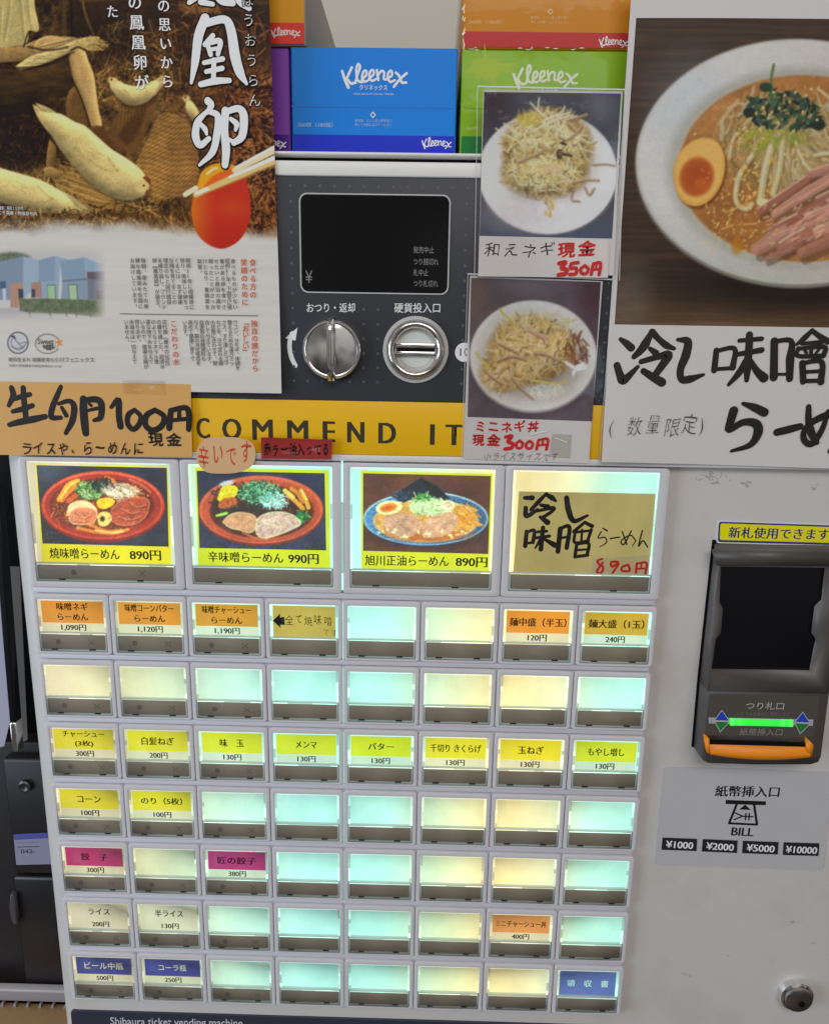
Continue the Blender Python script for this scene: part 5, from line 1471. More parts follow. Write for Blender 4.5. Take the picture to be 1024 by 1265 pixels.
def egg_picture():
    cv = Cv(-40, -60, 356, 496, (196, 191, 184), 21)
    X, Y = cv.X, cv.Y
    # paper texture of the lower half
    st = cv.fbm(90, 7); cv.a *= (1 + .07 * (st - .5))[..., None]
    base = cv.a.copy()
    n = cv.fbm(50); n2 = cv.fbm(9); n3 = cv.fbm(3)
    t = np.clip((.45 * n + .40 * n2 + .35 * n3 - .6) * 1.9 + .45, 0, 1)[..., None]
    cv.a = np.array((36, 23, 9)) * (1 - t) + np.array((156, 116, 62)) * t
    warm = np.clip((X - 190) / 140, 0, 1)[..., None]; cv.a = cv.a * (1 - warm * .5) + warm * .5 * (np.array((60, 28, 8)) * (1 - t) + np.array((178, 112, 56)) * t)
    # dark planks of the shed behind
    up = np.clip((92 - Y) / 40, 0, 1) * np.clip((X - 60) / 40, 0, 1); cv.blend(up * .78, (50, 34, 16))
    for x, w, c in ((78, 5, (104, 76, 40)), (87, 4, (36, 24, 10)), (125, 8, (66, 46, 22)), (172, 7, (72, 50, 24)), (214, 6, (64, 42, 20)), (262, 8, (74, 46, 18)), (300, 7, (84, 52, 22))): cv.stroke([(x, -60), (x + 3, 62)], w, c, .6)
    cv.stroke([(97, -40), (104, 10), (116, 44)], 3, (126, 94, 50), .8); cv.stroke([(100, 0), (200, -4), (340, 4)], 5, (110, 80, 40), .5)
    for k in range(3):
        for q in range(9): cv.stroke([(222 + q * 5, 2 + k * 3), (232 + q * 5, 12 + k * 2)], 2.4, (150, 112, 60), .5)
    # straw: thousands of blades, lighter to the right
    gold = [(176, 130, 66), (132, 92, 40), (204, 158, 92), (90, 58, 22), (64, 38, 12)]; rust = [(160, 100, 48), (126, 74, 30), (186, 130, 72), (78, 40, 12), (48, 24, 8)]
    _st = strands
    def strands_(*a, **k): k.setdefault('bend', .10); _st(*a, **k)
    strands_(cv, 160, 80, 60, 55, 420, gold, (8, 24), (.8, 1.8), alpha=.55)
    strands_(cv, 310, 190, 44, 100, 800, rust, (10, 30), (1, 2.6), ang=(1.2, .9), alpha=.6)
    strands_(cv, 260, 70, 80, 80, 320, rust, (8, 24), (.8, 2.2), alpha=.5)
    strands_(cv, 90, 240, 120, 36, 1100, gold, (5, 18), (.7, 1.6), alpha=.55)
    strands_(cv, 60, 206, 70, 22, 300, gold, (5, 16), (.7, 1.6), alpha=.5)
    strands_(cv, 90, 236, 120, 34, 260, [(40, 24, 8), (52, 34, 14)], (4, 12), (1, 2.4), alpha=.6); strands_(cv, 310, 190, 44, 100, 220, [(40, 18, 4), (30, 14, 4)], (5, 16), (1.5, 3.4), alpha=.65); strands_(cv, 90, 240, 120, 36, 420, [(206, 166, 104), (190, 146, 84)], (5, 16), (.7, 1.3), alpha=.7); strands_(cv, 310, 200, 44, 90, 160, [(186, 130, 76), (170, 112, 60)], (10, 30), (.9, 2.0), ang=(1.2, .9), alpha=.6)
    strands_(cv, 250, 275, 110, 16, 500, rust + gold, (5, 16), (.8, 1.8), ang=(1.3, .6), alpha=.6)
    # dark mass at the left under the seat
    cv.blend(cv.ell_mask(20, 160, 62, 52, soft=26) * .85, (38, 24, 10)); cv.blend(cv.ell_mask(140, 50, 40, 26, soft=26) * .45, (36, 24, 10))
    strands_(cv, 26, 172, 46, 30, 130, [(92, 60, 26), (64, 40, 16), (110, 76, 34)], (3, 9), (.8, 1.6), alpha=.5)
    # woven basket, lying
    bk = cv.poly_mask(spline(np.array([(158, 236), (166, 206), (182, 172), (196, 142), (214, 140), (232, 150), (242, 176), (246, 206), (238, 232), (206, 246), (158, 236)], float), np.ones(11), 5)[0][:-1], 2)
    weave = .5 + .5 * np.sin((Y + .35 * X + 2.0 * np.sin(X / 9)) * 1.15) * np.sin(X * .55 + .2 * Y)
    cv.a = cv.a * (1 - bk[..., None]) + bk[..., None] * (np.array((128, 88, 40)) * (1 - weave[..., None] * .6) + np.array((196, 148, 84)) * weave[..., None] * .6) * (.82 + .4 * cv.fbm(18)[..., None])
    cv.poly([(134, 160), (150, 140), (176, 120), (196, 116), (186, 150), (170, 184), (150, 196), (140, 180)], (112, 76, 36), 3, .85); cv.poly([(146, 168), (160, 146), (180, 130), (176, 152), (160, 178)], (84, 54, 24), 4, .8)
    for q in range(8): cv.stroke([(150 + q * 4, 130 - q), (146 + q * 4.5, 158 - q * 3)], 1, (150, 108, 56), .5)
    # bundle of straw in front, combed to the right
    for k in range(140):
        y0 = 196 + cv.rs.rand() * 46; x0 = 60 + cv.rs.rand() * 60; cv.stroke([(x0, y0), (x0 + 30, y0 + 5 + cv.rs.rand() * 8), (x0 + 62, y0 + 12 + cv.rs.rand() * 12)], cv.rs.uniform(.7, 1.5), np.array(gold[cv.rs.randint(3)]) * cv.rs.uniform(.75, 1.1), .6)
    # seated person: shirt, shorts, leg, tray
    cv.shape([(-40, -60), (38, -60), (42, -20), (44, 10), (49, 34), (44, 40), (37, 38), (34, 52), (20, 57), (-40, 58)], (182, 158, 110), lightdir=(.6, -.5), depth=30, amp=.2, tex=(14, 30), texamp=.14)
    for p in ([(6, -30), (12, 6), (6, 50)], [(22, -20), (27, 14), (30, 48)], [(2, 10), (0, 44)], [(34, -10), (36, 20), (40, 36)]): cv.stroke(p, 3.5, (146, 122, 82), .4); cv.stroke(np.array(p) + (3, 0), 2, (214, 194, 152), .35)
    cv.shape([(-40, 60), (20, 58), (44, 50), (60, 46), (84, 45), (98, 48), (86, 56), (60, 62), (34, 74), (-40, 78)], (150, 116, 72), depth=12, amp=.3)
    cv.shape([(-40, 78), (20, 82), (60, 78), (84, 70), (92, 90), (86, 116), (60, 122), (-40, 130)], (70, 50, 24), depth=30, amp=.3, tex=(26, 6), texamp=.7)
    cv.shape([(84, 68), (94, 58), (104, 61), (110, 76), (116, 92), (119, 112), (122, 134), (126, 156), (112, 158), (105, 134), (97, 112), (88, 92)], (186, 146, 96), lightdir=(.8, -.4), depth=12, amp=.4, tex=(16, 12), texamp=.08)
    cv.shape([(86, 112), (94, 108), (104, 128), (112, 156), (100, 156), (86, 148), (82, 130)], (110, 78, 40), depth=12, amp=.4)
    cv.shape([(112, 156), (126, 156), (138, 172), (156, 186), (152, 194), (136, 188), (121, 176)], (96, 62, 30), depth=8, amp=.4)
    cv.shape([(20, 82), (40, 69), (72, 58), (100, 47), (122, 45), (118, 52), (88, 64), (56, 78), (28, 86)], (196, 168, 118), lightdir=(0, -1), depth=6, amp=.3, tex=(30, 2), texamp=.5)
    for q in range(10): cv.stroke([(30 + q * 3, 80 - q * 1.2), (70 + q * 4, 64 - q * 1.3), (116, 48 + q * .4)], .9, (226, 202, 156) if q % 2 else (132, 98, 54), .5)
    strands_(cv, 114, 54, 18, 7, 90, [(190, 150, 90), (150, 112, 60), (210, 176, 116)], (6, 16), (.7, 1.3), ang=(.5, .35), alpha=.8)
    cv.shape([(42, 62), (46, 50), (60, 44), (76, 46), (84, 53), (66, 60), (50, 66)], (180, 142, 94), depth=6, amp=.3); [cv.stroke([(50 + q * 6, 56 - q * 1.5), (62 + q * 6, 53 - q * 1.5)], 2.2, (206, 170, 118), .7) for q in range(5)]; [cv.stroke([(51 + q * 6, 58 - q * 1.5), (62 + q * 6, 55 - q * 1.5)], .8, (104, 74, 40), .7) for q in range(5)]
    # dark edges that part the figure's limbs
    for p, w_ in (([(36, 58), (60, 62), (84, 58)], 3), ([(84, 68), (90, 96), (102, 124), (112, 156)], 2.2), ([(-40, 80), (20, 84), (60, 80), (86, 68)], 3), ([(44, 40), (36, 40), (30, 58)], 2.4), ([(30, 87), (60, 79), (92, 64)], 2)): cv.stroke(p, w_, (40, 26, 10), .6)
    cv.stroke([(88, 62), (97, 58), (106, 62)], 3, (60, 42, 18), .7)
    # hens
    HC = (202, 174, 122)
    def hen_(body, tail, wing, head, r_h, beak, eye, comb, legs):
        cv.poly([(x + 2, y_ + 4) for x, y_ in body], (40, 26, 10), 7, .5)
        for k_, tf in enumerate(tail): cv.shape(tf, np.array(HC) * (.84 + .08 * (k_ % 2)), depth=5, amp=.3, texamp=.06, rim=(120, 90, 48))
        for l_ in legs: cv.stroke(l_, 2.0, (92, 62, 30)); cv.stroke([l_[-1], (l_[-1][0] + 5, l_[-1][1] + 2)], 1.3, (92, 62, 30)); cv.stroke([l_[-1], (l_[-1][0] - 4, l_[-1][1] + 2)], 1.3, (92, 62, 30))
        mm = cv.shape(body, HC, soft=2.2, lightdir=(.25, -1), depth=34, amp=.62, tex=(9, 6), texamp=.13)
        cv.ell(head[0], head[1], r_h, r_h * .9, np.array(HC) * 1.03, soft=3)
        if wing is not None:
            wm = cv.poly_mask(spline(np.array(list(wing) + [wing[0]], float), np.ones(len(wing) + 1), 5)[0][:-1], 3); cv.blend(wm * .35, np.array(HC) * 1.05)
            ctr = np.mean(wing, 0)
            for q_ in range(len(wing)):
                a_, b_ = np.array(wing[q_], float), np.array(wing[(q_ + 1) % len(wing)], float)
                if (a_ + b_)[1] / 2 > ctr[1]: cv.stroke([a_, (a_ + b_) / 2 + (0, 1.5), b_], 3.2, np.array(HC) * .74, .32)
            for q_ in range(10):
                x_ = ctr[0] + cv.rs.normal(0, 9); y_ = ctr[1] + cv.rs.normal(0, 4); cv.stroke([(x_, y_), (x_ + 5, y_ + 3.2)], 1.2, np.array(HC) * .8, .35)
        if beak: cv.poly(beak, (120, 78, 34), 1, .95, round_=False)
        if comb: cv.poly(comb, (120, 58, 30), 1.2, .9)
        if eye: cv.ell(eye[0], eye[1], 1.2, 1.2, (30, 18, 8))
        return mm
    hen_([(48, 136), (60, 139), (76, 141), (92, 150), (106, 156), (122, 170), (138, 184), (154, 194), (168, 204), (178, 214), (184, 228), (180, 240), (164, 247), (146, 246), (128, 238), (112, 226), (97, 211), (82, 194), (70, 177), (60, 160), (52, 148)],
         [[(41, 129), (50, 133), (62, 143), (66, 154), (56, 150), (46, 140)], [(42, 131), (52, 143), (62, 158), (66, 168), (58, 160), (48, 146)], [(44, 127), (56, 131), (70, 139), (66, 146), (54, 138)]],
         [(84, 160), (100, 162), (118, 176), (134, 194), (146, 210), (132, 210), (112, 198), (94, 182)], (176, 230), 8.5, [(182, 233), (188, 243), (179, 239)], (178, 229), [(176, 219), (181, 217), (186, 222), (186, 228), (181, 224)], [[(142, 238), (144, 250), (141, 262)], [(152, 240), (155, 250), (153, 261)]])
    hen_([(-40, 196), (-10, 204), (16, 212), (44, 220), (66, 230), (84, 243), (92, 256), (76, 263), (44, 262), (14, 254), (-10, 246), (-40, 240)],
         [[(70, 232), (90, 242), (112, 260), (106, 264), (86, 256)], [(74, 240), (92, 252), (108, 266), (94, 265), (80, 258)]],
         [(0, 216), (24, 218), (48, 230), (66, 246), (48, 250), (20, 242)], (-30, 215), 4, None, None, None, [])
    hen_([(140, 98), (148, 100), (156, 104), (168, 106), (180, 104), (190, 99), (196, 102), (192, 114), (182, 125), (166, 130), (152, 126), (142, 116), (136, 106)],
         [[(182, 106), (192, 98), (202, 92), (202, 102), (192, 114)], [(184, 110), (196, 100), (205, 99), (198, 110), (190, 118)]],
         [(154, 110), (168, 111), (182, 111), (178, 121), (164, 122)], (139, 99), 5.5, [(134, 100), (129, 104), (135, 103)], (138, 98), [(136, 95), (139, 91), (143, 91), (143, 96)], [[(160, 129), (159, 138)], [(168, 130), (170, 138)]])
    hen_([(231, 122), (238, 126), (246, 138), (252, 150), (242, 152), (234, 144), (229, 132)], [], None, (230, 121), 4.5, [(226, 121), (221, 125), (227, 124)], (229, 120), [(228, 118), (230, 114), (234, 116)], [])
    cv.shape([(62, 172), (70, 182), (69, 200), (62, 210), (58, 208), (59, 188)], (132, 98, 54), depth=6, amp=.4); cv.shape([(54, 208), (64, 206), (78, 214), (74, 219), (58, 218)], (150, 116, 68), depth=5, amp=.3)
    cv.blend(cv.ell_mask(90, 270, 60, 6, soft=8) * .5, (70, 46, 18)); cv.blend(cv.ell_mask(150, 264, 26, 4, soft=6) * .5, (70, 46, 18))
    strands_(cv, 60, 272, 90, 14, 420, gold + [(60, 40, 14)], (4, 12), (.7, 1.5), alpha=.6)
    cv.photo(.16, 2.0, .14)
    cv.a = np.clip(96 + (cv.a - 100) * np.array((1.22, 1.2, 1.12)), 8, 235); cv.a = cv.a * (np.array((.94, .97, .88)) * np.clip((300 - X) / 120, 0, 1)[..., None] + np.array((.92, .88, .84)) * (1 - np.clip((300 - X) / 120, 0, 1)[..., None])); gray = cv.a.mean(-1, keepdims=True); cv.a = cv.a * .9 + gray * .1
    pic = cv.a.copy()
    # the sepia picture fades out into the paper
    edge = 276 + 10 * (cv.fbm(40, 20) - .5) * 2 + np.clip((X - 180) / 160, 0, 1) * 10
    mk = np.clip((edge + 14 - Y) / 26, 0, 1)[..., None]; mk = mk * mk * (3 - 2 * mk)
    cv.a = pic * mk + base * (1 - mk)
    # chopsticks and yolk
    e = [(243, 228), (252, 214), (268, 206), (288, 206), (302, 218), (308, 238), (310, 262), (305, 282), (294, 298), (275, 307), (256, 301), (243, 287), (237, 266), (238, 246)]
    m = cv.poly_mask(spline(np.array(e + [e[0]], float), np.ones(len(e) + 1), 5)[0][:-1], 1.4)
    lx = np.clip((X - 237) / 30, 0, 1); g = np.clip(1 - np.hypot((X - 286) / 28, (Y - 256) / 18), 0, 1); lo_ = np.clip((Y - 262) / 46, 0, 1); up_ = np.clip((236 - Y) / 14, 0, 1)
    c = np.array((200, 104, 22)) * (1 - lx[..., None]) + np.array((184, 42, 22)) * lx[..., None]
    c = c * (1 - .6 * g[..., None]) + np.array((190, 78, 28)) * .6 * g[..., None]; c = c * (1 - lo_[..., None] * .3) + np.array((150, 18, 18)) * lo_[..., None] * .3
    cv.a = cv.a * (1 - m[..., None]) + c * m[..., None]
    cv.poly([(244, 232), (248, 214), (260, 204), (274, 201), (290, 204), (294, 210), (286, 222), (272, 230), (258, 236)], (222, 150, 26), 1.4)
    cv.poly([(252, 230), (262, 218), (278, 210), (290, 208), (288, 218), (276, 226), (262, 232)], (214, 92, 26), 3)
    cv.stroke([(256, 214), (264, 208), (268, 207)], 3, (232, 206, 160), .9)
    cv.stroke([(229, 240), (242, 232)], 6.5, (216, 204, 170), smooth=False); cv.stroke([(290, 210), (320, 194), (356, 176)], [7, 9, 10], (214, 198, 160)); cv.stroke([(292, 206), (322, 190), (356, 172)], 3, (236, 228, 208))
    cv.stroke([(242, 240), (262, 231), (300, 214), (356, 190)], [7, 7, 9, 11], (206, 178, 116)); cv.stroke([(243, 238), (256, 233)], 4.5, (236, 226, 200)); cv.stroke([(284, 218), (310, 207), (356, 187)], [3, 4, 5], (240, 234, 216)); cv.stroke([(252, 239), (290, 224), (320, 212), (356, 197)], 1.6, (164, 124, 50), .8)
    # the shop building vignette
    bl = cv.a.copy(); B_ = cv
    f = lambda x, y: (x / 6.827, 300 + y / 6.827)
    q = lambda *pp: [f(*p) for p in pp]
    B_.poly(q((-300, 0), (1000, 0), (1000, 330), (-300, 330)), (176, 174, 174), 1, .5, round_=False)
    B_.ell(*f(100, 130), 22, 8, (70, 80, 58), soft=4); strands(B_, 14, 318, 20, 6, 60, [(60, 72, 48), (96, 108, 78)], (2, 5), (.8, 1.6))
    blue = (118, 138, 160)
    for pp, c in (((( -300, 200), (0, 155), (200, 112), (200, 480), (-300, 480)), (108, 124, 148)), (((200, 112), (330, 145), (330, 330), (200, 480)), (136, 160, 180)), (((330, 145), (470, 108), (470, 330), (330, 480)), (110, 134, 160)), (((470, 108), (580, 140), (510, 160), (495, 480), (330, 480), (330, 330), (470, 320)), (128, 152, 176)),
                  (((510, 155), (715, 122), (735, 300), (530, 320)), (112, 138, 162)), (((715, 122), (840, 168), (920, 185), (920, 245), (735, 245)), (126, 154, 176)), (((530, 320), (735, 305), (745, 480), (520, 480)), (116, 136, 156)), (((735, 245), (930, 240), (930, 480), (745, 480)), (96, 100, 116))):
        B_.poly(q(*pp), c, 1, 1, round_=False)
    for pp, c in ((((735, 245), (930, 240), (930, 330), (745, 300)), (70, 60, 72)), (((85, 345), (195, 330), (195, 460), (160, 545), (90, 545)), (168, 118, 92)), (((265, 335), (350, 325), (360, 460), (265, 460)), (160, 110, 90)), (((155, 385), (200, 390), (200, 460), (160, 470)), (30, 32, 44)), (((268, 385), (300, 390), (300, 460), (268, 460)), (36, 38, 50)),
                  (((400, 352), (470, 350), (476, 480), (405, 480)), (60, 74, 66)), (((404, 360), (464, 357), (470, 480), (410, 480)), (146, 186, 132)), (((578, 350), (655, 348), (664, 490), (588, 490)), (60, 74, 66)), (((584, 357), (648, 354), (656, 490), (594, 490)), (156, 186, 136)), (((0, 325), (50, 320), (55, 380), (0, 385)), (40, 64, 96)), (((22, 385), (50, 380), (55, 500), (26, 500)), (190, 190, 200)), (((820, 400), (900, 400), (900, 480), (820, 480)), (64, 52, 60))):
        B_.poly(q(*pp), c, 1, 1, round_=False)
    B_.stroke(q((530, 322), (735, 303)), 1.1, (50, 56, 66)); 
    B_.poly(q((-300, 560), (170, 545), (600, 620), (930, 660), (930, 720), (-300, 720)), (158, 154, 158), 3, .8, round_=False)
    m = B_.poly_mask(q((165, 470), (400, 468), (920, 485), (925, 605), (830, 630), (600, 600), (300, 590), (170, 575)), 1.2); hn = B_.fbm(4)
    B_.a = B_.a * (1 - m[..., None]) + m[..., None] * (np.array((40, 50, 28)) * (1 - hn[..., None]) + np.array((110, 124, 78)) * hn[..., None])
    for x in (250, 420, 560, 640, 760, 850): B_.stroke(q((x, 585), (x + 10, 622)), 2.4, (70, 54, 44), .8)
    B_.stroke(q((160, 605), (500, 622), (900, 662)), 1.2, (196, 192, 190), .8); B_.stroke(q((480, 690), (640, 650)), 1, (190, 188, 190), .7)
    B_.a = B_.a * .76 + np.array((168, 170, 172)) * .24
    vm = np.clip((132 - X) / 16, 0, 1) * np.clip((Y - 304) / 10, 0, 1) * np.clip((396 - Y) / 12, 0, 1); vm = vm[..., None]
    B_.a = B_.a * vm + bl * (1 - vm)
    # two small emblems
    B_.ell(22.3, 423.3, 13.2, 13.6, (52, 52, 56)); B_.ell(22.3, 423.3, 12.0, 12.4, (186, 186, 190))
    for p in ([(17, 416), (14, 421), (15, 427), (20, 430), (27, 429), (32, 425), (33, 422), (29, 423), (24, 424), (20, 421), (18, 417)], [(15, 428), (22, 432), (30, 429)], [(23, 425), (28, 428)]): B_.stroke(p, .9, (96, 96, 102))
    B_.stroke([(14.5, 415.5), (17, 415), (18.5, 418)], 1.8, (50, 50, 54))
    th = np.linspace(.5, 5.9, 30); B_.stroke([(59 + 15 * math.cos(t), 424.5 + 12 * math.sin(t)) for t in th], 1.0, (80, 80, 86), smooth=False)
    for k in range(5): B_.stroke([(73.5, 423), (73.5 + 4 * math.cos(k * 1.257 - .5), 423 + 4.6 * math.sin(k * 1.257 - .5))], 1.8, (206, 120, 40), smooth=False)
    B_.stroke([(45, 430), (49, 428)], 2.6, (206, 170, 150), .6)
    return cv


YE = -0.0018
Qe = [(-26, -52), (331.2, -52), (349.2, 485.5), (-26, 480)]
lc = P(160, 300, YE)
egg = thing('egg_poster', 'egg poster with sepia hens, orange yolk in chopsticks and small vertical writing', 'poster', (lc[0], YE, P(160, 485, YE)[2]))
mb = MB()
mb.grid(egg_picture(), Qe, YE, M_PRINT, 1.0)
egg_sheet = mb.build('poster_sheet', egg)
# lettering of the egg poster
mb = MB(); y = YE - 8e-5
f = lambda x, yy: (x / 2.926, yy / 2.926)
EGGK = [([30, 30, 26, 10], [(742, 66), (718, 130), (706, 220), (692, 298)]), ([22, 24, 30, 34, 30, 10], [(742, 84), (812, 70), (836, 110), (850, 200), (868, 262), (892, 302)]),
        ([16, 18, 16], [(770, 128), (752, 150), (742, 160)]), ([14, 16], [(750, 158), (762, 196)]), ([14, 18, 14], [(752, 156), (796, 148), (788, 196)]), ([12, 12], [(764, 178), (788, 174)]), ([14, 16], [(738, 226), (806, 212)]), ([14, 16], [(746, 258), (804, 246)]), ([18, 22, 16], [(726, 304), (780, 292), (830, 290)]), ([16, 16], [(774, 216), (772, 296)])]
RAN = [([24, 22, 12], [(752, 364), (764, 380), (748, 408)]), ([12, 22, 26, 22, 16], [(750, 400), (716, 440), (708, 490), (724, 524), (756, 500)]), ([16, 22, 24, 22, 10], [(756, 402), (788, 420), (784, 490), (768, 550), (722, 596)]), ([14, 18, 10], [(728, 450), (742, 466), (748, 484)]),
       ([26, 26, 28, 22], [(816, 400), (812, 470), (818, 540), (814, 596)]), ([18, 22, 28, 26, 18], [(812, 406), (862, 392), (882, 420), (876, 490), (846, 516)]), ([16, 10], [(846, 514), (824, 500)]), ([14, 20, 10], [(836, 430), (856, 448), (852, 470)])]
HO = [([24, 22, 14], [(742, -60), (716, -20), (684, 8)]), ([20, 24, 20], [(770, -40), (800, 0), (842, 10)]), ([18, 14], [(726, 6), (770, 14)]), ([26, 28, 16], [(848, -60), (868, 0), (902, 30)])]
for L_ in (HO, EGGK, RAN):
    strokes(mb, [([v + 9 for v in w], p) for w, p in L_], f, y, M_INKD, 1 / 2.926)
    strokes(mb, L_, f, y, M_WHITEINK, 1 / 2.926)
mb.column('ほうおうらん', (305, -12), (316, 136), 15.5, y, M_INKD, bold=.055)
mb.column('ほうおうらん', (305, -12), (316, 136), 15.5, y, M_WHITEINK, bold=.012)
for s_, a_, b_, sz in (('の思いから', (202, -5), (208, 112), 16), ('の鳳凰卵が', (166, -10), (177, 114), 18), ('た', (139, 2), (140, 26), 15)):
    mb.column(s_, a_, b_, sz, y, M_WHITEINK, bold=.004, smear=.014)
mb.text('撮影：昭和２０年代', (0, 259), (30, 260), 4.5, y, M_WHITEINK); mb.text('こ千葉県・相模原市内', (0, 265), (47, 267), 5, y, M_WHITEINK)
f = lambda x, yy: (140 + x / 4.876, 300 + yy / 4.876)
for s_, x0_, y0_, x1_, y1_ in (('食べる方の', 840, 92, 845, 335), ('笑顔のために', 787, 92, 797, 380), ('独自の餌だから', 852, 462, 862, 775), ('「おいしい」', 800, 462, 805, 672), ('こだわりの水', 366, 462, 384, 738)):
    mb.column(s_, f(x0_, y0_), f(x1_, y1_), 8.6, y, M_REDINK, smear=.016)
CW = 37
b1 = ['食べるものが少ない', '昭和21年、下宿生に栄', '養がある卵を食べさ', 'せたいと数羽の鶏を', '飼ったことがきっか', 'けとなり、養鶏業を', '創業。']
b2 = ['昭和31年に相模原に', '移り、美味しい卵をつ', 'くるには、まず健康', 'な鶏を育てることの', '理念のもと試行錯誤', 'を繰り返し、ブランド', '卵【鳳凰卵】が誕生。']
b3 = ['毎朝、産みたての新', '鮮な鳳凰卵を全国に', 'お届けしています。']
b4 = ['ウコン、ヨモギ、体調を', '整えるための漢方ミッ', 'クス、すり潰したゴマ', 'などを、日々変わる鶏', 'の状態に合わせて、配', '合して与えています。', '自家製の発酵飼料も', '与え、餌の消化吸収を', '高めて健康に育てて', 'います。']
b5 = ['古代樹（樹木の化石）', 'の層を通した、岩清水', 'のようなミネラル豊', '富な地下水を与えて', 'いるので、健康な鶏が', '育ちます。', '水道水は一切与えて', 'いません。']
for blk, xr, y0_, step, hgt, sl in ((b1, 722, 92, 33.5, 310, 17), (b2, 452, 90, 33.5, 312, 26), (b3, 184, 88, 33, 310, 20), (b4, 738, 464, 33.8, 300, 19), (b5, 312, 460, 33.0, 298, 22)):
    for i, s_ in enumerate(blk):
        xc_ = xr - i * step; pit = hgt / max(9, len(blk[0])) if len(s_) <= 10 else hgt / len(s_)
        mb.column(s_, f(xc_, y0_), f(xc_ + sl * len(s_) * pit / hgt, y0_ + len(s_) * pit), 6.1, y, M_GREYINK, bold=.004, smear=.006)
mb.ribbon([xz(*f(45, 426), y), xz(*f(872, 438), y)], .00035, y, M_GREYINK, smooth=False)
f = lambda x, yy: (x / 6.827, 300 + yy / 6.827)
mb.text('Sweet', f(322, 850), f(455, 853), 6.6, y, M_GREYINK, bold=.012, ital=.1); mb.text('eggs.', f(368, 902), f(470, 900), 6.2, y, M_GREYINK, bold=.03)
mb.text('横浜生まれ 相模原育ち', f(75, 1000), f(462, 1004), 5.4, y, M_GREYINK, bold=.004); mb.text('小川フェニックス', f(468, 1004), f(800, 1006), 6.2, y, M_GREYINK, bold=.006)
mb.text('神奈川県相模原市南区麻溝台3-14-38', f(82, 1044), f(520, 1050), 3.4, y, M_GREYINK)
egg_text = mb.build('lettering', egg)

# raw egg sign
YS = -0.0032
Qs = [(-22, 471), (235.5, 474.5), (237.5, 564.5), (-20, 561.5)]
M_TAN = mat('tan_paper', (196, 150, 84), .5, noise=.06, nscale=25, bump=.05, bscale=20)
lc = P(110, 520, YS)
t = thing('paper_sign', 'tan paper sign brushed in black, raw egg 100 yen, taped under the egg poster', 'sign', (lc[0], YS, P(110, 563, YS)[2]))
mb = MB(); sheet(mb, Qs, YS, .0004, M_TAN)
f = lambda x, yy: (x / 2.926, 280 + yy / 2.926)
y = YS - 1e-5
strokes(mb, [([20, 24, 16], [(42, 582), (48, 610), (32, 646)]), ([18, 20, 18], [(52, 622), (82, 612), (108, 606)]), ([20, 22, 22, 20], [(84, 582), (86, 620), (92, 670), (94, 702)]), ([16, 22, 18], [(46, 668), (84, 658), (118, 646)]), ([18, 24, 26, 20], [(34, 716), (70, 706), (120, 696), (164, 686)]),
             ([16, 20, 22, 22, 16], [(220, 578), (206, 612), (190, 652), (186, 688), (220, 690)]), ([14, 18, 24, 24, 16], [(212, 640), (250, 630), (268, 650), (262, 700), (238, 746)]), ([14, 18], [(224, 654), (240, 682)]),
             ([26, 30, 30, 26], [(302, 622), (302, 660), (306, 710), (310, 746)]), ([20, 24, 26, 22, 14], [(298, 628), (346, 624), (366, 640), (364, 688), (340, 700)]), ([12, 14], [(318, 664), (352, 656)]), ([10, 12], [(322, 640), (330, 646)]),
             ([14, 22, 24, 24], [(402, 652), (428, 626), (430, 680), (436, 722)]), ([16, 20, 20, 20, 20, 18, 16], [(486, 662), (464, 680), (462, 712), (482, 732), (504, 712), (508, 684), (486, 662)]), ([18, 22, 22, 22, 22, 20, 18], [(560, 662), (530, 682), (526, 716), (552, 736), (586, 718), (592, 684), (560, 662)]),
             ([20, 24, 22], [(618, 664), (614, 698), (612, 728)]), ([18, 20, 24, 20], [(616, 664), (670, 654), (684, 680), (682, 732)]), ([14, 16], [(648, 664), (648, 694)]), ([14, 16], [(618, 700), (676, 694)])], f, y, M_MARK, 1 / 2.926)
mb.hand('現金', f(532, 792), f(662, 798), 17.5, y, M_MARK, bold=.022, wob=.02, seed=7)
mb.hand('ライスや、らーめんに', f(72, 824), f(520, 826), 18.5, y, M_MARK, bold=.012, wob=.025, seed=8, ital=.12)
mb.build('sign_sheet', t)
mb = MB(); sheet(mb, [(150, 469), (204, 470), (205, 488), (151, 486)], YS - .0006, .0001, M_FILM); mb.build('tape', t)

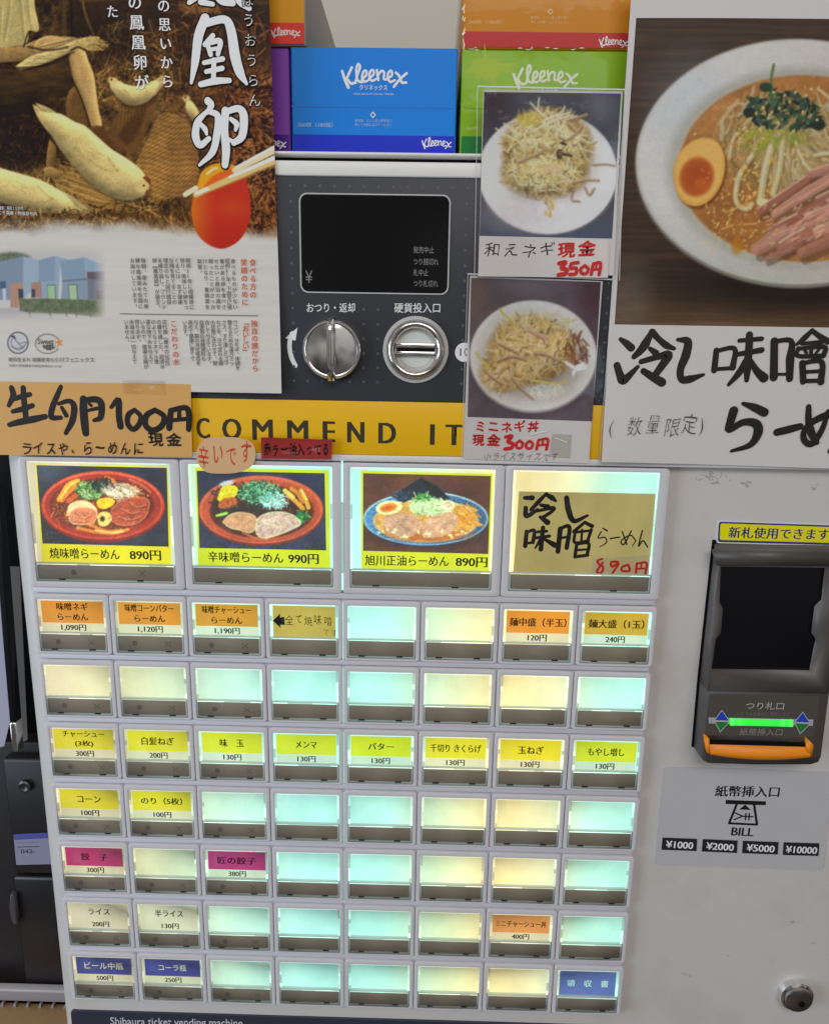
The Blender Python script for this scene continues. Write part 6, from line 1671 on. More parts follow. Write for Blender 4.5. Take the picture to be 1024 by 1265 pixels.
# two photo cards in clear sleeves
def negi(cv, cx, cy, rx, ry, n, tone=(1, 1, 1)):
    m = cv.ell_mask(cx, cy, rx, ry, soft=9)
    cv.blend(m * .85, (158, 130, 76)); cv.tint(m, .7 * (cv.fbm(7) - .5))
    T_ = lambda L: [tuple(np.array(c) * np.array(tone)) for c in L]
    dk = T_([(104, 78, 40), (124, 94, 50), (88, 64, 34)]); md = T_([(180, 152, 86), (164, 136, 76), (190, 164, 104)]); lt = T_([(208, 190, 128), (220, 206, 158), (232, 224, 194), (204, 180, 100), (216, 200, 140), (226, 216, 180)])
    strands(cv, cx, cy, rx * .92, ry * .92, int(n * .45), dk, (8, 20), (.8, 1.8), alpha=.8)
    strands(cv, cx, cy, rx * .95, ry * .95, n, md, (10, 24), (.9, 1.9), bend=.18, alpha=.9)
    strands(cv, cx, cy, rx * .8, ry * .8, int(n * .3), dk, (4, 10), (.6, 1.2), alpha=.7)
    strands(cv, cx, cy - ry * .06, rx * .80, ry * .78, int(n * 1.4), lt, (16, 36), (.7, 1.5), bend=.22, alpha=.92)
    strands(cv, cx, cy, rx * 1.04, ry * 1.04, int(n * .08), lt, (12, 26), (.7, 1.1), bend=.18, alpha=.9)
    for q in range(9):
        t = cv.rs.rand() * 6.283; x = cx + rx * .7 * math.cos(t) * cv.rs.rand(); yy = cy + ry * .7 * math.sin(t) * cv.rs.rand(); a0 = cv.rs.rand() * 3.14
        cv.ell(x, yy, cv.rs.uniform(3, 7), cv.rs.uniform(2, 4), (96, 70, 36), rot=a0, soft=4, alpha=.6); strands(cv, x, yy, 12, 8, 14, lt, (14, 30), (.8, 1.5), ang=(a0, .25), bend=.15, alpha=.95)
    lo_ = cv.ell_mask(cx, cy, rx * 1.1, ry * 1.1, soft=16) * np.clip((cv.Y - cy) / ry, 0, 1); cv.tint(lo_, -.16)
    strands(cv, cx, cy, rx * .8, ry * .8, int(n * .2), [(60, 42, 22)], (3, 7), (.6, 1.2), alpha=.75)
    return m


def card_a_pic():
    cv = Cv(580, 100, 775, 310, (74, 74, 84), 31)
    cv.a *= (.8 + .4 * cv.fbm(40)[..., None])
    cv.ell(612, 128, 18, 28, (58, 44, 50), soft=24, alpha=.8); cv.ell(742, 128, 16, 20, (120, 118, 126), soft=22, alpha=.6); cv.ell(675, 300, 120, 30, (78, 88, 112), soft=30, alpha=.7)
    cv.ell(677, 222, 84.5, 67, (128, 126, 130), soft=4); cv.ell(676.5, 213, 86, 76, (204, 199, 199)); cv.ell(677, 213, 84.5, 74, (226, 222, 222), soft=2)
    cv.ell(650, 262, 50, 20, (188, 182, 186), soft=24, alpha=.5); cv.ell(684, 196, 60, 50, (186, 176, 160), soft=26, alpha=.55)
    negi(cv, 676, 184, 56, 52, 260); negi(cv, 672, 214, 52, 30, 100)
    cv.poly([(638, 144), (646, 140), (660, 137), (668, 144), (664, 152), (646, 155)], (202, 180, 76), 3, .75); strands(cv, 653, 146, 11, 7, 16, [(222, 204, 120), (190, 164, 66), (230, 216, 160)], (6, 16), (.8, 1.6))
    for p in ([(664, 136), (666, 120)], [(655, 126), (664, 136), (668, 140)], [(670, 150), (690, 140), (698, 132)], [(680, 144), (704, 139)], [(660, 160), (690, 146), (708, 142)], [(690, 150), (694, 170), (686, 196)], [(612, 158), (636, 172)], [(622, 152), (640, 164)]): cv.stroke(p, 1.8, (226, 218, 190))
    for p, w in (([(700, 148), (716, 144), (724, 141)], 6), ([(702, 152), (712, 162), (718, 156)], 7), ([(690, 168), (700, 172), (712, 164)], 5), ([(732, 203), (748, 202), (759, 204)], 4), ([(706, 226), (724, 222), (740, 222)], 4), ([(676, 226), (674, 250)], 6), ([(640, 200), (664, 190), (672, 184)], 5), ([(708, 234), (706, 246), (716, 248)], 4), ([(722, 230), (728, 240), (734, 232)], 5)):
        w = w * .6; cv.stroke(np.array(p) + (.6, 1.4), w, (116, 90, 56), .5); cv.stroke(p, np.linspace(w * .6, w, len(p)), (182, 152, 118), .8); cv.stroke(np.array(p) - (0, w * .2), w * .3, (200, 172, 146), .8); cv.stroke(np.array(p) + (0, w * .25), 1, (130, 98, 74), .8)
    cv.ell(691, 190, 4, 6.5, (72, 56, 40)); cv.ell(692, 189, 2.2, 4, (120, 100, 76)); cv.stroke([(696, 190), (706, 192)], 3, (60, 44, 36)); cv.stroke([(693, 176), (699, 178)], 3, (56, 40, 30))
    strands(cv, 680, 258, 6, 12, 14, [(206, 180, 110), (190, 160, 80)], (8, 16), (1, 1.8), ang=(1.1, .3)); strands(cv, 625, 222, 24, 14, 16, [(210, 200, 150)], (8, 18), (.7, 1.1), ang=(-.5, .3), alpha=.6)
    cv.stroke([(676, 206), (684, 213), (690, 208)], 10, (206, 178, 140), .6); cv.photo(.07, 2.0, .05); cv.blur(1)
    return cv


def card_b_pic():
    cv = Cv(570, 335, 755, 530, (92, 80, 86), 32)
    cv.a *= (.8 + .4 * cv.fbm(30)[..., None]); cv.ell(735, 360, 20, 40, (72, 42, 50), soft=26, alpha=.7); cv.ell(590, 362, 12, 30, (118, 92, 74), soft=20, alpha=.5); cv.ell(650, 352, 30, 12, (116, 106, 112), soft=18, alpha=.6)
    cv.ell(658, 450, 78, 66, (70, 60, 68), soft=12, alpha=.6)
    cv.ell(658.5, 440.5, 78.5, 69.5, (164, 158, 154), soft=3); cv.ell(658.5, 439, 78, 68, (206, 202, 197)); cv.ell(656, 436, 68, 57, (196, 190, 182), soft=6); cv.ell(660, 452, 62, 44, (156, 146, 134), soft=22, alpha=.7)
    cv.ell(672, 482, 22, 10, (198, 194, 184), soft=6); speckle(cv, cv.ell_mask(672, 482, 24, 10), 120, [(216, 212, 200), (170, 162, 146)], (.8, 1.8))
    negi(cv, 656, 432, 52, 42, 200, (.97, .91, .86)); negi(cv, 622, 462, 28, 20, 50, (.94, .86, .80))
    strands(cv, 712, 432, 14, 20, 60, [(120, 72, 44), (150, 100, 64), (90, 52, 34)], (6, 16), (1, 2.2), ang=(1.2, .5))
    cv.stroke([(640, 400), (656, 408), (673, 418)], 6.5, (190, 152, 128)); cv.stroke([(642, 403), (672, 420)], 1.2, (140, 96, 76))
    for p in ([(632, 466), (644, 480), (658, 492)], [(598, 456), (606, 464), (616, 472)], [(660, 436), (674, 438), (688, 444)], [(614, 446), (632, 440), (650, 444)], [(616, 424), (640, 436)]): cv.stroke(np.array(p) + (.6, 1.4), 3.2, (108, 78, 52), .5); cv.stroke(p, np.linspace(1.8, 3.6, len(p)), (176, 144, 110), .85); cv.stroke(np.array(p) - (0, 1), 1.4, (190, 160, 134), .8); cv.stroke(np.array(p) + (0, 1.4), 1.1, (116, 82, 62), .8)
    for p in ([(617, 381), (624, 390), (636, 396)], [(588, 436), (598, 448), (606, 456)], [(660, 470), (690, 474), (700, 470)]): cv.stroke(p, 2.6, (190, 176, 84))
    strands(cv, 668, 398, 40, 10, 40, [(206, 196, 150), (186, 172, 100)], (8, 18), (.8, 1.4))
    cv.poly([(695.5, 445), (700, 446), (710, 452), (718, 448), (723, 446), (722, 450), (726, 454), (720, 457), (712, 458), (708, 466), (706, 460), (708, 456), (700, 451)], (214, 214, 218), .9, round_=False)
    cv.photo(.07, 2.0, .05); cv.blur(1)
    return cv


def bend(objs, f):
    for o in objs:
        n_ = len(o.data.vertices); co = np.empty(n_ * 3); o.data.vertices.foreach_get('co', co); co = co.reshape(-1, 3)
        w = co + ORG[o.name]; co[:, 1] += f(w[:, 0], w[:, 2]); o.data.vertices.foreach_set('co', co.ravel()); o.data.update()


class Plain:
    def __init__(s, c): s.c = np.array(c, float)
    def sample(s, x, y): return np.broadcast_to(s.c, x.shape + (3,))


def curl(px, py, y, r, A, wave=.0004):
    c = P(px, py, y)
    def f(x, z):
        d = np.hypot(x - c[0], z - c[2]); t = np.clip(1 - d / r, 0, 1)
        return -A * t * t - wave * (1 + np.sin(x * 31 + z * 17)) * np.clip(1, 0, 1)
    return f


def card(label, quad, pic, pq, y, strip, writes, sleeve):
    c = np.mean([P(*p, y) for p in quad], 0)
    t = thing('photo_card', label, 'photo card', (c[0], y, min(P(*p, y)[2] for p in quad)), 'sprout photo cards taped beside the coin panel')
    mb = MB(); sheet(mb, quad, y + .0002, .0006, M_PAPER)
    mb.grid(pic, pq, y + .00015, M_PRINT, 1.0); mb.build('photo', t)
    mb = MB(); sheet(mb, strip, y - .0001, .00025, M_PAPER); writes(mb, y - .00012); mb.build('price_slip', t)
    mb = MB(); sheet(mb, sleeve, y - .0005, .0001, M_FILM); kk = np.linalg.norm(P(600, 200, y) - P(601, 200, y)); M_EDGE = mat('sleeve_edge', (186, 186, 186), .25, spec=.7)
    mb.q = 0
    mb.ribbon([xz(*sleeve[0], y - .0006), xz(*sleeve[1], y - .0006)], 1.5 * kk, y - .0006, M_EDGE, smooth=False); mb.ribbon([xz(*sleeve[1], y - .0006), xz(*sleeve[2], y - .0006)], .9 * kk, y - .0006, M_EDGE, smooth=False); mb.ribbon([xz(*sleeve[0], y - .0006), xz(*sleeve[3], y - .0006)], .6 * kk, y - .0006, M_EDGE, smooth=False)
    mb.build('clear_sleeve', t)
    return t


def wr_b(mb, y):
    f = lambda x, yy: (575 + x / 5.269, 340 + yy / 5.269)
    mb.hand('ミニネギ丼', f(58, 1022), f(478, 1026), 16, y, M_RED, bold=.028, wob=.02, seed=11)
    mb.hand('現金', f(34, 1112), f(222, 1116), 16.5, y, M_RED, bold=.03, wob=.02, seed=12)
    mb.hand('300', f(246, 1136), f(452, 1138), 20, y, M_RED, bold=.045, wob=.02, seed=13) if False else None
    strokes(mb, [([24, 24, 24, 24, 24, 24], [(262, 1052), (300, 1046), (276, 1082), (308, 1096), (298, 1122), (256, 1130)]), ([18] * 6, [(352, 1076), (330, 1096), (336, 1122), (362, 1122), (372, 1094), (352, 1076)]), ([18] * 6, [(416, 1078), (394, 1098), (400, 1124), (426, 1124), (436, 1096), (416, 1078)]),
                 ([18, 20], [(474, 1072), (462, 1130)]), ([16, 18, 20], [(474, 1072), (534, 1066), (526, 1132)]), ([14, 14], [(504, 1070), (500, 1104)]), ([14, 14], [(470, 1106), (526, 1102)])], f, y, M_RED, 1 / 5.269)
    mb.face([P(*p, y - 2e-4) for p in ((682, 536), (706, 537), (704, 566), (679, 564))][::-1], mat('slip_tape', (168, 164, 156), .3, spec=.6, noise=.08, nscale=150))
    for p in (((656, 537), (668, 534), (678, 532)), ((686, 541), (700, 546)), ((664, 566), (670, 563))): mb.ribbon([xz(*q_, y - 2.4e-4) for q_ in p], .0006, y - 2.4e-4, M_GLINT)  # shine on and beside the slip tape painted as pale strokes
    mb.hand('小ライスサイズです', f(108, 1204), f(600, 1206), 11, y, mat('pencil_grey', (84, 80, 84), .5), bold=-.012, wob=.03, seed=14, ital=.2)


def wr_a(mb, y):
    f = lambda x, yy: (590 + x / 5.383, 110 + yy / 5.383)
    mb.hand('和えネギ', f(34, 1122), f(520, 1120), 20, y, M_MARK, bold=.0, wob=.03, seed=15, ital=.1)
    mb.face([P(*f(*p), y - 3e-5) for p in ((524, 1002), (862, 1004), (866, 1250), (520, 1248))][::-1], mat('second_slip', (204, 196, 192), .45)); mb.q += 3
    mb.hand('現金', f(520, 1122), f(790, 1122), 21, y, M_RED, bold=.032, wob=.02, seed=16)
    strokes(mb, [([26] * 6, [(540, 1158), (584, 1150), (556, 1188), (590, 1200), (584, 1226), (536, 1234)]), ([22, 22], [(626, 1158), (666, 1152)]), ([22] * 5, [(622, 1160), (616, 1190), (654, 1190), (652, 1226), (612, 1232)]), ([20] * 6, [(712, 1172), (684, 1196), (692, 1224), (722, 1224), (734, 1194), (712, 1172)]),
                 ([20, 22], [(768, 1160), (754, 1230)]), ([18, 20, 22], [(768, 1160), (816, 1156), (806, 1232)]), ([14, 14], [(790, 1160), (786, 1196)]), ([14, 14], [(762, 1200), (806, 1196)])], f, y, M_RED, 1 / 5.383)


card('photo card of a sprout rice bowl above a red handwritten 300 yen slip', [(580.5, 340), (744.5, 347), (727, 572), (572, 567)], card_b_pic(), [(582, 343), (742, 348), (731.5, 520.5), (577.5, 515)], -.0014,
     [(577.5, 515), (730, 520.5), (727.5, 572.5), (573.5, 567)], wr_b, [(578, 338), (757, 345), (740, 574), (570, 568)])
card('photo card of dressed sprouts on a white plate above a 350 yen slip', [(597, 110), (769, 112), (758, 340), (591, 336)], card_a_pic(), [(598, 113), (767, 115), (756, 294.5), (592.5, 291)], -.0028,
     [(592, 291.5), (753.5, 296), (750.5, 343), (590.5, 341)], wr_a, [(590, 106), (772, 110), (765, 346), (586, 343)])

# big ramen poster, right
def ramen_picture():
    cv = Cv(755, 12, 1290, 412, (62, 46, 38), 33)
    X, Y = cv.X, cv.Y
    gr = cv.fbm(80, 3); cv.a = np.array((40, 28, 22)) * (1 - gr[..., None]) + np.array((78, 58, 44)) * gr[..., None]
    w = np.clip((Y - 330) / 70, 0, 1) * (1 - np.clip(np.abs(X - 900) / 150, 0, 1) * .3); cv.blend(w * .65, np.array((112, 88, 62))); cv.tint(w, .5 * (cv.fbm(60, 2.5) - .5))
    cv.ell(980, 350, 150, 36, (30, 22, 18), soft=34, alpha=.9)
    k = cv.ell_mask(776, 372, 26, 46, soft=30); cv.blend(k * .45, (110, 100, 92))
    a = -.10
    cv.ell(985, 204, 200, 152, (120, 116, 106), soft=3); cv.ell(985, 200, 199.5, 151.5, (160, 158, 146)); cv.ell(985, 199, 198, 150, (194, 192, 187), soft=6)
    m = cv.ell_mask(985, 199, 197, 149); cv.blend(m * np.clip((X - 880) / 180, 0, 1) * .35, (176, 166, 148)); cv.blend(m * np.clip((Y - 250) / 90, 0, 1) * .45, (156, 152, 136)); cv.blend(cv.ell_mask(850, 130, 50, 60, soft=50) * .25, (158, 170, 186))
    cv.ell(990, 207, 163, 122, (150, 147, 136), soft=16); cv.ell(991, 209, 158, 118, (172, 167, 150), soft=5)
    cv.ell(992, 208, 154, 115.5, (156, 106, 58), soft=3); m = cv.ell_mask(992, 208, 152, 113)
    cv.tint(m, .55 * (cv.fbm(24) - .5)); cv.tint(m, .25 * (cv.fbm(5) - .5)); cv.blend(m * np.clip((150 - Y) / 60, 0, 1) * .45, (178, 116, 54))
    cv.blend(cv.ell_mask(894, 268, 60, 46, soft=34) * m * .5, (142, 88, 38))
    speckle(cv, m * (np.hypot((X - 992) / 152, (Y - 208) / 113) > .7), 300, [(206, 146, 70), (120, 66, 26), (222, 170, 96)], (.6, 2.2), .6)
    # noodles and sprouts
    wh = [(172, 150, 102), (184, 166, 122), (154, 126, 76), (162, 136, 84), (192, 178, 138)]
    cv.blend(cv.ell_mask(966, 180, 74, 56, soft=22) * .75, (164, 136, 84))
    strands(cv, 970, 176, 78, 58, 260, [(150, 116, 62), (132, 96, 48), (120, 84, 44)], (14, 34), (1.5, 3.4), ang=(1.5, .8), alpha=.7)
    strands(cv, 930, 160, 40, 40, 70, wh, (22, 46), (2, 4.4), ang=(2.1, .35), alpha=.7); strands(cv, 976, 184, 40, 48, 100, wh, (24, 52), (2, 5), ang=(1.5, .3), bend=.2, alpha=.75)
    strands(cv, 1020, 170, 40, 50, 90, wh, (22, 46), (2, 4.6), ang=(.8, .4), alpha=.75)
    for p, ww in (([(930, 190), (914, 214), (908, 240), (912, 254), (922, 258), (928, 252)], 6.5), ([(952, 180), (944, 210), (940, 236), (938, 248)], 9), ([(966, 176), (962, 210), (954, 240)], 7), ([(980, 170), (990, 196), (1000, 210)], 5), ([(1006, 192), (1024, 190), (1050, 200)], 5), ([(900, 196), (906, 170), (920, 158)], 4)):
        cv.stroke(np.array(p) + (1.5, 2), ww, (112, 76, 36), .5); cv.stroke(p, ww, (180, 166, 120), .92); cv.stroke(np.array(p) + (-.8, -.5), ww * .45, (204, 196, 164), .7)
    cv.ell(942, 250, 8, 5, (206, 194, 140)); strands(cv, 930, 172, 22, 16, 40, [(150, 150, 40), (122, 132, 40), (176, 170, 70)], (8, 18), (1.5, 3), ang=(2.3, .5), alpha=.7); strands(cv, 970, 170, 30, 10, 30, [(150, 156, 60), (120, 132, 44)], (8, 18), (1.5, 3), alpha=.7)
    # dark greens on top with sesame
    for k in range(170):
        t = cv.rs.rand() * 6.283; q = math.sqrt(cv.rs.rand()); x = 966 + 46 * q * math.cos(t); yy = 136 + 24 * q * math.sin(t) + (6 if x > 985 else 0)
        c = np.array([(30, 44, 34), (44, 64, 46), (62, 88, 50), (22, 32, 30), (54, 74, 64)][cv.rs.randint(5)], float); aa = cv.rs.rand() * 3.14; l = cv.rs.uniform(3, 9)
        cv.poly([(x - l * math.cos(aa), yy - l * math.sin(aa)), (x + 2.5 * math.sin(aa), yy - 2.5 * math.cos(aa)), (x + l * math.cos(aa), yy + l * math.sin(aa)), (x - 2.5 * math.sin(aa), yy + 2.5 * math.cos(aa))], c, 1, .95, round_=False)
    cv.stroke([(953, 122), (952, 98), (955, 80)], 3.4, (86, 108, 62)); cv.stroke([(954, 130), (951, 108)], 6, (62, 92, 60)); cv.ell(925, 139, 8, 6, (28, 40, 32)); cv.ell(1010, 154, 9, 7, (30, 44, 34)); cv.ell(945, 108, 8, 6, (40, 58, 40))
    for x, yy in ((954, 114), (950, 142), (948, 146), (953, 139), (961, 134), (941, 133), (960, 152), (982, 114), (994, 118), (1002, 110), (990, 138), (1009, 148), (968, 118), (933, 140), (975, 126)): cv.ell(x + cv.rs.uniform(-1, 1), yy, 2.1, 1.5, (206, 180, 122), rot=cv.rs.rand() * 3)
    # sesame over the soup
    for k in range(130):
        x = cv.rs.normal(930, 34); yy = cv.rs.normal(226, 34)
        if m[int(np.clip(yy - cv.y0, 0, cv.h - 1)), int(np.clip(x - cv.x0, 0, cv.w - 1))] > .5: cv.ell(x, yy, 1.7, 1.1, [(214, 176, 84), (196, 146, 50), (226, 196, 120)][cv.rs.randint(3)], rot=cv.rs.rand() * 3)
    strands(cv, 900, 190, 26, 40, 40, [(196, 132, 62), (140, 84, 34), (206, 160, 96)], (5, 14), (.8, 1.6), alpha=.6); speckle(cv, cv.ell_mask(890, 270, 46, 40) * m, 60, [(206, 150, 74), (226, 186, 116), (130, 74, 28)], (.6, 2.0), .6)
    # half egg
    E_ = [(832, 206), (838, 190), (852, 176), (868, 170), (884, 174), (893, 188), (895, 206), (891, 226), (880, 244), (864, 254), (848, 252), (837, 240), (832, 222)]
    cv.poly([(x + 2, y_ + 3) for x, y_ in E_], (104, 56, 20), 4); cv.poly(E_, (200, 150, 70), 1.4); cv.poly([(863 + (x - 863) * .93, 212 + (y_ - 212) * .93 - 1) for x, y_ in E_], (212, 166, 88), 4); cv.blend(cv.poly_mask(E_, 2) * np.clip((235 - Y) / 90, 0, 1) * np.clip((850 - X) / 30, 0, 1) * .6, (196, 132, 40))
    cv.ell(860, 218, 20.5, 24, (176, 92, 34), rot=.25, soft=5); cv.ell(861, 219, 17, 20, (160, 70, 26), rot=.25, soft=12); cv.ell(866, 228, 9, 9, (186, 92, 36), soft=8, alpha=.7); speckle(cv, cv.ell_mask(870, 220, 10, 16), 10, [(230, 200, 140)], (.4, .9))
    # strips of roast pork
    pk = [(168, 116, 96), (180, 130, 108), (156, 104, 84), (188, 144, 120), (144, 92, 74)]; fat = (204, 174, 146)
    for x0, y0, x1, y1, ww in ((1000, 232, 1090, 188, 15), (938, 262, 1010, 214, 13), (1000, 216, 1080, 190, 12), (956, 264, 1040, 212, 14), (1010, 250, 1096, 208, 16), (1000, 262, 1090, 226, 14), (972, 276, 1014, 252, 15), (990, 272, 1090, 236, 14), (952, 288, 986, 270, 16), (976, 286, 1022, 262, 17), (1000, 294, 1090, 250, 18), (934, 308, 968, 286, 18), (966, 306, 996, 288, 18), (990, 312, 1080, 268, 17), (946, 320, 976, 306, 9)):
        cv.fibres((x0, y0), (x1, y1), ww, np.array(pk[cv.rs.randint(5)], float) * cv.rs.uniform(.92, 1.06), 12, fat if cv.rs.rand() < .6 else None)
    strands(cv, 984, 276, 44, 24, 60, [(226, 170, 140), (150, 84, 60), (216, 180, 140)], (5, 14), (.8, 1.6), ang=(-.5, .25), alpha=.7)
    for p in ([(890, 283), (905, 278)], [(918, 277), (934, 276)], [(896, 262), (926, 250)]): cv.stroke(p, 2.2, (206, 160, 84), .8)
    for k in range(50): cv.ell(cv.rs.uniform(870, 960), cv.rs.uniform(250, 312), 1.5, 1.1, (214, 180, 100), rot=cv.rs.rand() * 3, alpha=.8 if True else 0)
    cv.ell(910, 304, 7, 10, (176, 112, 24), soft=4, alpha=.7)
    cv.photo(.07, 2.0, .05); cv.blur(1)
    return cv


YR = -0.0018
Qr = [(781, -30), (1286, -26), (1250, 586), (741.5, 569.5)]
c = P(1000, 300, YR)
t = thing('ramen_poster', 'large white poster with a bowl of chilled miso ramen over brushed black writing', 'poster', (c[0], YR, P(1000, 576, YR)[2]))
mb = MB(); mb.grid(Plain((190, 186, 185)), Qr, YR + 6e-5, M_PRINT, 3.0)
mb.grid(ramen_picture(), [(785.5, 22), (1282, 24), (1262, 408), (759, 400.5)], YR, M_PRINT, 1.0)
f = lambda x, yy: (740 + x / 3.606, 380 + yy / 3.606)
y = YR - 8e-5
strokes(mb, [([16, 26, 30], [(95, 140), (120, 158), (142, 178)]), ([26, 30, 34, 14], [(78, 256), (92, 300), (108, 322), (172, 262)]), ([18, 34, 28, 20], [(234, 106), (206, 160), (180, 194), (154, 218)]), ([26, 22, 26, 14], [(236, 108), (266, 140), (300, 168), (334, 182)]), ([16, 26], [(226, 182), (252, 202)]),
             ([20, 22, 34, 30, 24], [(186, 240), (256, 220), (308, 210), (280, 256), (238, 312)]), ([24, 30, 34], [(196, 282), (240, 310), (278, 332)]),
             ([14, 30, 34, 28, 26, 30, 12], [(350, 142), (394, 150), (386, 210), (362, 272), (366, 318), (402, 318), (464, 298)]),
             ([22, 24], [(522, 190), (512, 278)]), ([16, 18, 24], [(522, 192), (602, 182), (594, 266)]), ([14, 16], [(510, 274), (598, 268)]),
             ([16, 18], [(624, 146), (722, 138)]), ([18, 22], [(612, 208), (722, 188)]), ([26, 28, 30, 18], [(668, 120), (666, 180), (660, 260), (656, 322)]), ([22, 26, 14], [(654, 232), (622, 290), (576, 342)]), ([16, 26, 36], [(672, 232), (700, 280), (732, 312)]),
             ([28, 30], [(778, 148), (776, 310)]), ([16, 20, 32, 26], [(776, 150), (852, 148), (848, 230), (846, 316)]), ([10, 12], [(776, 296), (846, 296)]),
             ([16, 22, 12], [(946, 100), (912, 134), (878, 162)]), ([16, 20, 24], [(946, 102), (980, 128), (1016, 150)]), ([14, 16], [(900, 160), (990, 152)]), ([16, 16, 18], [(884, 180), (884, 214), (996, 214)]), ([14, 18, 20], [(884, 182), (998, 174), (996, 212)]), ([14, 14], [(942, 172), (940, 214)]), ([10, 12], [(910, 186), (920, 200)]), ([12, 10], [(976, 184), (962, 202)]),
             ([24, 24], [(902, 246), (906, 328)]), ([16, 20, 26], [(902, 246), (986, 240), (984, 330)]), ([14, 14], [(906, 286), (980, 282)]), ([16, 16], [(904, 326), (986, 324)]),
             ([14, 30, 34], [(640, 426), (690, 444), (734, 466)]), ([34, 32, 24, 26, 34, 36, 24, 12], [(598, 458), (586, 500), (576, 544), (640, 510), (696, 516), (706, 556), (672, 610), (588, 638)]), ([28, 30, 26], [(790, 554), (840, 542), (892, 528)]),
             ([20, 26, 30, 20], [(930, 440), (930, 500), (944, 560), (966, 600)]), ([16, 22, 26, 24, 22, 26, 30, 24, 12], [(1016, 460), (990, 540), (946, 604), (912, 590), (912, 546), (960, 500), (1040, 476), (1080, 540), (1020, 640)])], f, y, M_MARK, 1.16 / 3.606)
mb.hand('(数量限定)', f(28, 572), f(512, 566), 27, y, mat('thin_marker', (60, 58, 62), .5), bold=-.016, wob=.03, seed=21, ital=.1)
mb.charbox('ん', (1075, 552), (1120, 554), 52, y, M_MARK, .008, smear=.03)
o_ = mb.build('poster_sheet', t)
bend([o_], curl(742, 570, YR, .10, .0030))
bend([egg_sheet, egg_text], curl(349, 485, YE, .09, .0032))

# small tags on the yellow strip
YG = -0.0042
c = P(277, 563, YG)
t = thing('paper_tag', 'oval tan tag lettered in red, hanging over the spicy ramen button', 'tag', (c[0], YG, P(277, 584, YG)[2]))
mb = MB()
f = lambda x, yy: (220 + x / 2.695, 490 + yy / 2.695)
oval = [f(*p) for p in ((70, 160), (90, 140), (140, 134), (210, 138), (248, 156), (258, 190), (246, 230), (200, 252), (140, 256), (92, 250), (66, 220), (60, 186))]
mb.prism(spline(np.array([xz(*p, YG) for p in oval] + [xz(*oval[0], YG)]), np.ones(13), 5)[0][:-1], YG, YG + .0003, mat('tan_tag', (204, 166, 122), .45, noise=.06, nscale=30), back=True)
mb.hand('辛いです', f(62, 236), f(252, 232), 31, YG - 1e-5, mat('tag_red', (196, 70, 40), .5), bold=.006, wob=.03, seed=31)
mb.build('tag_paper', t)
mb = MB(); mb.prism(rpoly([xz(*f(*p), YG - .0004) for p in ((58, 140), (256, 132), (262, 200), (250, 260), (90, 262), (54, 200))], .006), YG - .0004, YG - .0003, M_FILM); mb.build('tape', t)
c = P(366, 555, YG)
t = thing('paper_tag', 'red taped tag with black writing under the letters of the yellow strip', 'tag', (c[0], YG, P(366, 568, YG)[2]))
mb = MB(); sheet(mb, [f(*p) for p in ((276, 135), (512, 144), (510, 209), (278, 206))], YG, .0003, mat('red_tag', (156, 36, 38), .45, noise=.15, nscale=60))
mb.hand('赤ラー油入ってる', f(284, 196), f(506, 198), 16.5, YG - 1e-5, M_INKD, bold=.03, wob=.035, seed=33)
mb.build('tag_paper', t)
mb = MB(); sheet(mb, [f(*p) for p in ((272, 128), (518, 138), (516, 212), (274, 212))], YG - .0005, .0001, M_FILM); mb.build('tape', t)

# ------------------------------------------------------------------ what stands left of the machine
YD = 0.16
M_DK = mat('dark_cabinet', (22, 19, 20), .45, noise=.15, nscale=30); M_DK2 = mat('dark_cabinet_low', (24, 20, 22), .4, noise=.1, nscale=30); M_STEEL = mat('silver_end', (0.62, 0.6, 0.56), .25, metal=1, raw=True)
xr_ = xl - .004
g = lambda x, yy, y=YD: P(x, yy, y)
xL = g(-260, 1000)[0]
t = thing('side_cabinet', 'dark cabinet with a small sticker and lock, left of the machine', 'cabinet', (xL + .2, YD + .1, 0))
mb = MB(); mb.box(xL, xr_ + .1, YD + .012, YD + .19, .0, g(20, 926)[2], M_DK2, .002); mb.build('carcass', t)
mb = MB(); mb.box(g(9, 1000)[0], xr_ + .09, YD, YD + .012, g(20, 1080)[2], g(20, 938)[2], M_DK, .003)
up_door = mb.build('upper_door', t)
mb = MB(); cx, cz = xz(32, 970, YD); k = np.linalg.norm(g(30, 970) - g(31, 970)); mb.lathe(cx, cz, [(7.5 * k, YD), (7.5 * k, YD - .003), (5.5 * k, YD - .004), (3 * k, YD - .003)], mat('dim_lock', (0.10, 0.11, 0.10), .4, metal=1, raw=True), 24); mb.build('door_lock', up_door, smooth=True)
mb = MB(); mb.box(g(6, 1000)[0], xr_ + .09, YD - .001, YD + .012, g(20, 1225)[2], g(20, 1083)[2], mat('dark_door_low', (18, 15, 17), .35), .003); mb.build('lower_door', t)
mb = MB(); q = [xz(x, yy, YD) for x, yy in ((17, 1100), (21, 1101), (25, 1135), (22, 1139), (18, 1132), (15, 1115))]; mb.prism(q, YD - .006, YD - .001, mat('pull_grey', (66, 62, 66), .3), .001); mb.build('door_pull', t)
mb = MB(); ysx = YD - .0006
mb.face([P(*p, ysx) for p in ((16.5, 1031), (60, 1029), (64, 1068), (20, 1069))][::-1], mat('sticker_pale', (122, 122, 146), .5))
mb.face([P(*p, ysx - 1e-4) for p in ((16.5, 1031), (60, 1029), (60.5, 1036), (17.5, 1038))][::-1], mat('sticker_blue', (70, 72, 140), .5))
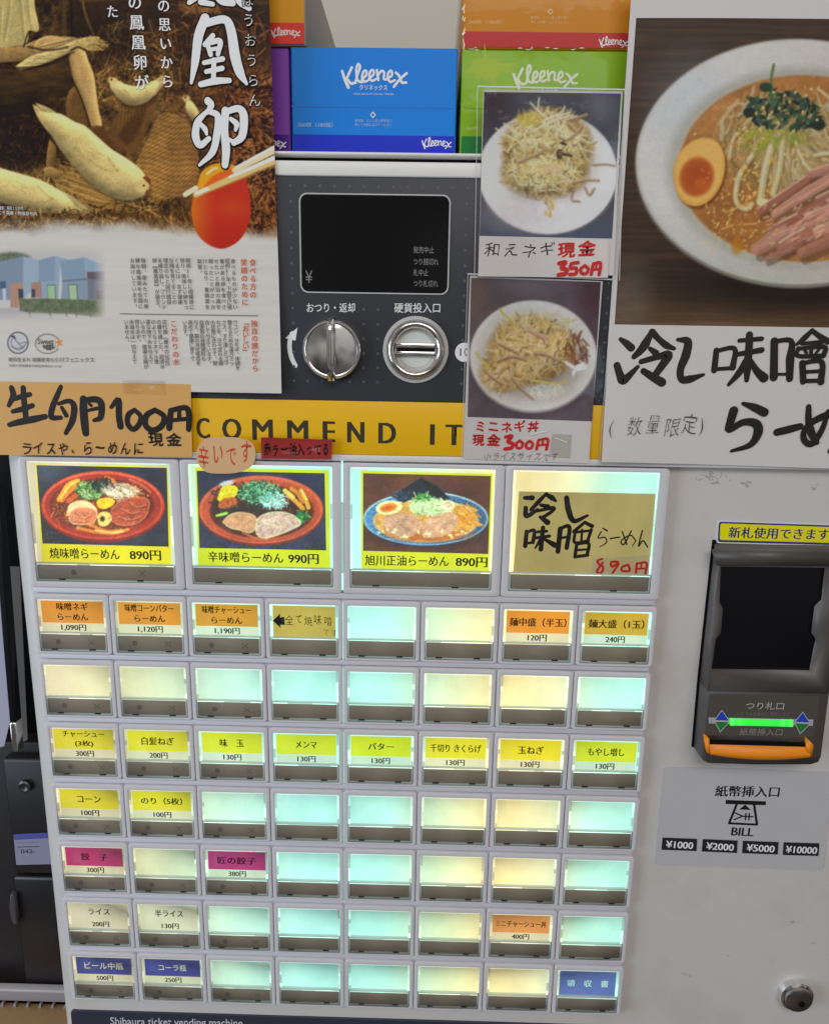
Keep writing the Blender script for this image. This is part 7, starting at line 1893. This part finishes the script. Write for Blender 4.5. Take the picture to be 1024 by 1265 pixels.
mb.text('042-', (26, 1055), (44, 1054.5), 5, ysx - 1e-4, M_INK); mb.ribbon([xz(22, 1047, ysx), xz(48, 1046, ysx)], .0006, ysx - 1e-4, M_INK, smooth=False); mb.ribbon([xz(22, 1041.5, ysx), xz(48, 1040.5, ysx)], .0004, ysx - 1e-4, mat('sticker_ink', (80, 80, 90)), smooth=False)
mb.build('sticker', t)
# shelf with perforated clear tray on wood
t = thing('wooden_counter', 'pale wooden counter at the foot of the dark cabinet', 'counter', (xL + .3, .06, 0))
YW = .152
mb = MB(); zw = P(40, 1246, YW)[2]; mb.box(xL + .1, xr_ + .02, YW - .09, YD - .0015, 0, zw, mat('pale_wood', (150, 120, 84), .5, noise=.15, nscale=12), .002); mb.build('counter_top', t)
t = thing('perforated_tray', 'pale grey tray with a row of triangular holes, on the wooden counter', 'tray', (P(40, 1240, YW)[0], YW, zw))
mb = MB(); ztr = P(40, 1224, YW)[2]; M_TR = mat('tray_grey', (128, 124, 128), .4)
mb.box(xL + .12, xr_ + .015, YW, YW + .004, zw + .0002 + .35 * (ztr - zw), ztr, M_TR, .001); mb.box(xL + .12, xr_ + .015, YW - .002, YW + .006, ztr - .001, ztr + .002, mat('tray_rim', (160, 156, 158), .4), .0008)
pit = np.linalg.norm(P(20, 1240, YW) - P(35.5, 1240, YW)); x_ = xr_ + .013; i = 0
while x_ > xL + .13:
    mb.prism([(x_ - pit * .30, zw + .0003), (x_, zw + .0003), (x_, zw + .36 * (ztr - zw))], YW, YW + .004, M_TR); x_ -= pit
mb.build('tray_wall', t)
# hanging rod and sheet
YH = .07
t = thing('banner_rod', 'thin black rod with a silver end, hanging beside the machine', 'rod', (P(18, 890, YH)[0], YH, P(20, 926, YH)[2]))
a_, b_ = P(-4, 600, YH), P(19, 890, YH); c_ = P(21.5, 926, YH)
mb = MB(); wv = .0031
mb.prism([(a_[0] - wv, a_[2]), (a_[0] + wv, a_[2]), (b_[0] + wv * .8, b_[2]), (b_[0] - wv * .8, b_[2])], YH - .004, YH + .004, M_BLACK, .0012); mb.build('rod', t)
mb = MB(); mb.prism([(b_[0] - wv * .85, b_[2]), (b_[0] + wv * .85, b_[2]), (c_[0] + wv * .8, c_[2]), (c_[0] - wv * .6, c_[2])], YH - .0044, YH + .0044, M_STEEL, .0012); mb.build('metal_end', t)
t = thing('paper_sheet', 'pale hanging sheet seen edge on, behind the black rod', 'paper', (P(5, 900, YH + .02)[0], YH + .02, P(5, 922, YH + .02)[2]))
q = [P(*p, YH + .012) for p in ((-30, 640), (4, 640), (14, 884), (5, 922), (-20, 930))]
mb = MB(); mb.prism([(p[0], p[2]) for p in q], YH + .012, YH + .0125, mat('lavender_paper', (150, 150, 168), .5), back=True); mb.build('sheet', t)
t = thing('paper_sheet', 'narrow grey sheet hanging between the black rod and the machine', 'paper', (P(28, 900, YH + .03)[0], YH + .03, P(30, 915, YH + .03)[2]))
q = [P(*p, YH + .03) for p in ((6, 700), (24, 700), (34, 914), (26, 918))]
mb = MB(); mb.prism([(p[0], p[2]) for p in q], YH + .03, YH + .0305, mat('grey_paper', (104, 100, 96), .5), back=True); mb.build('sheet', t)
# dark backing board behind the hanging things
t = MB(); zt3 = g(20, 926)[2]
t.box(xL, xr_ + .1, YD + .03, YD + .05, zt3, zt3 + .6, M_BLACK)
t.build('dark_board', None, label='black board standing on the dark cabinet behind the hanging sheets', category='board')
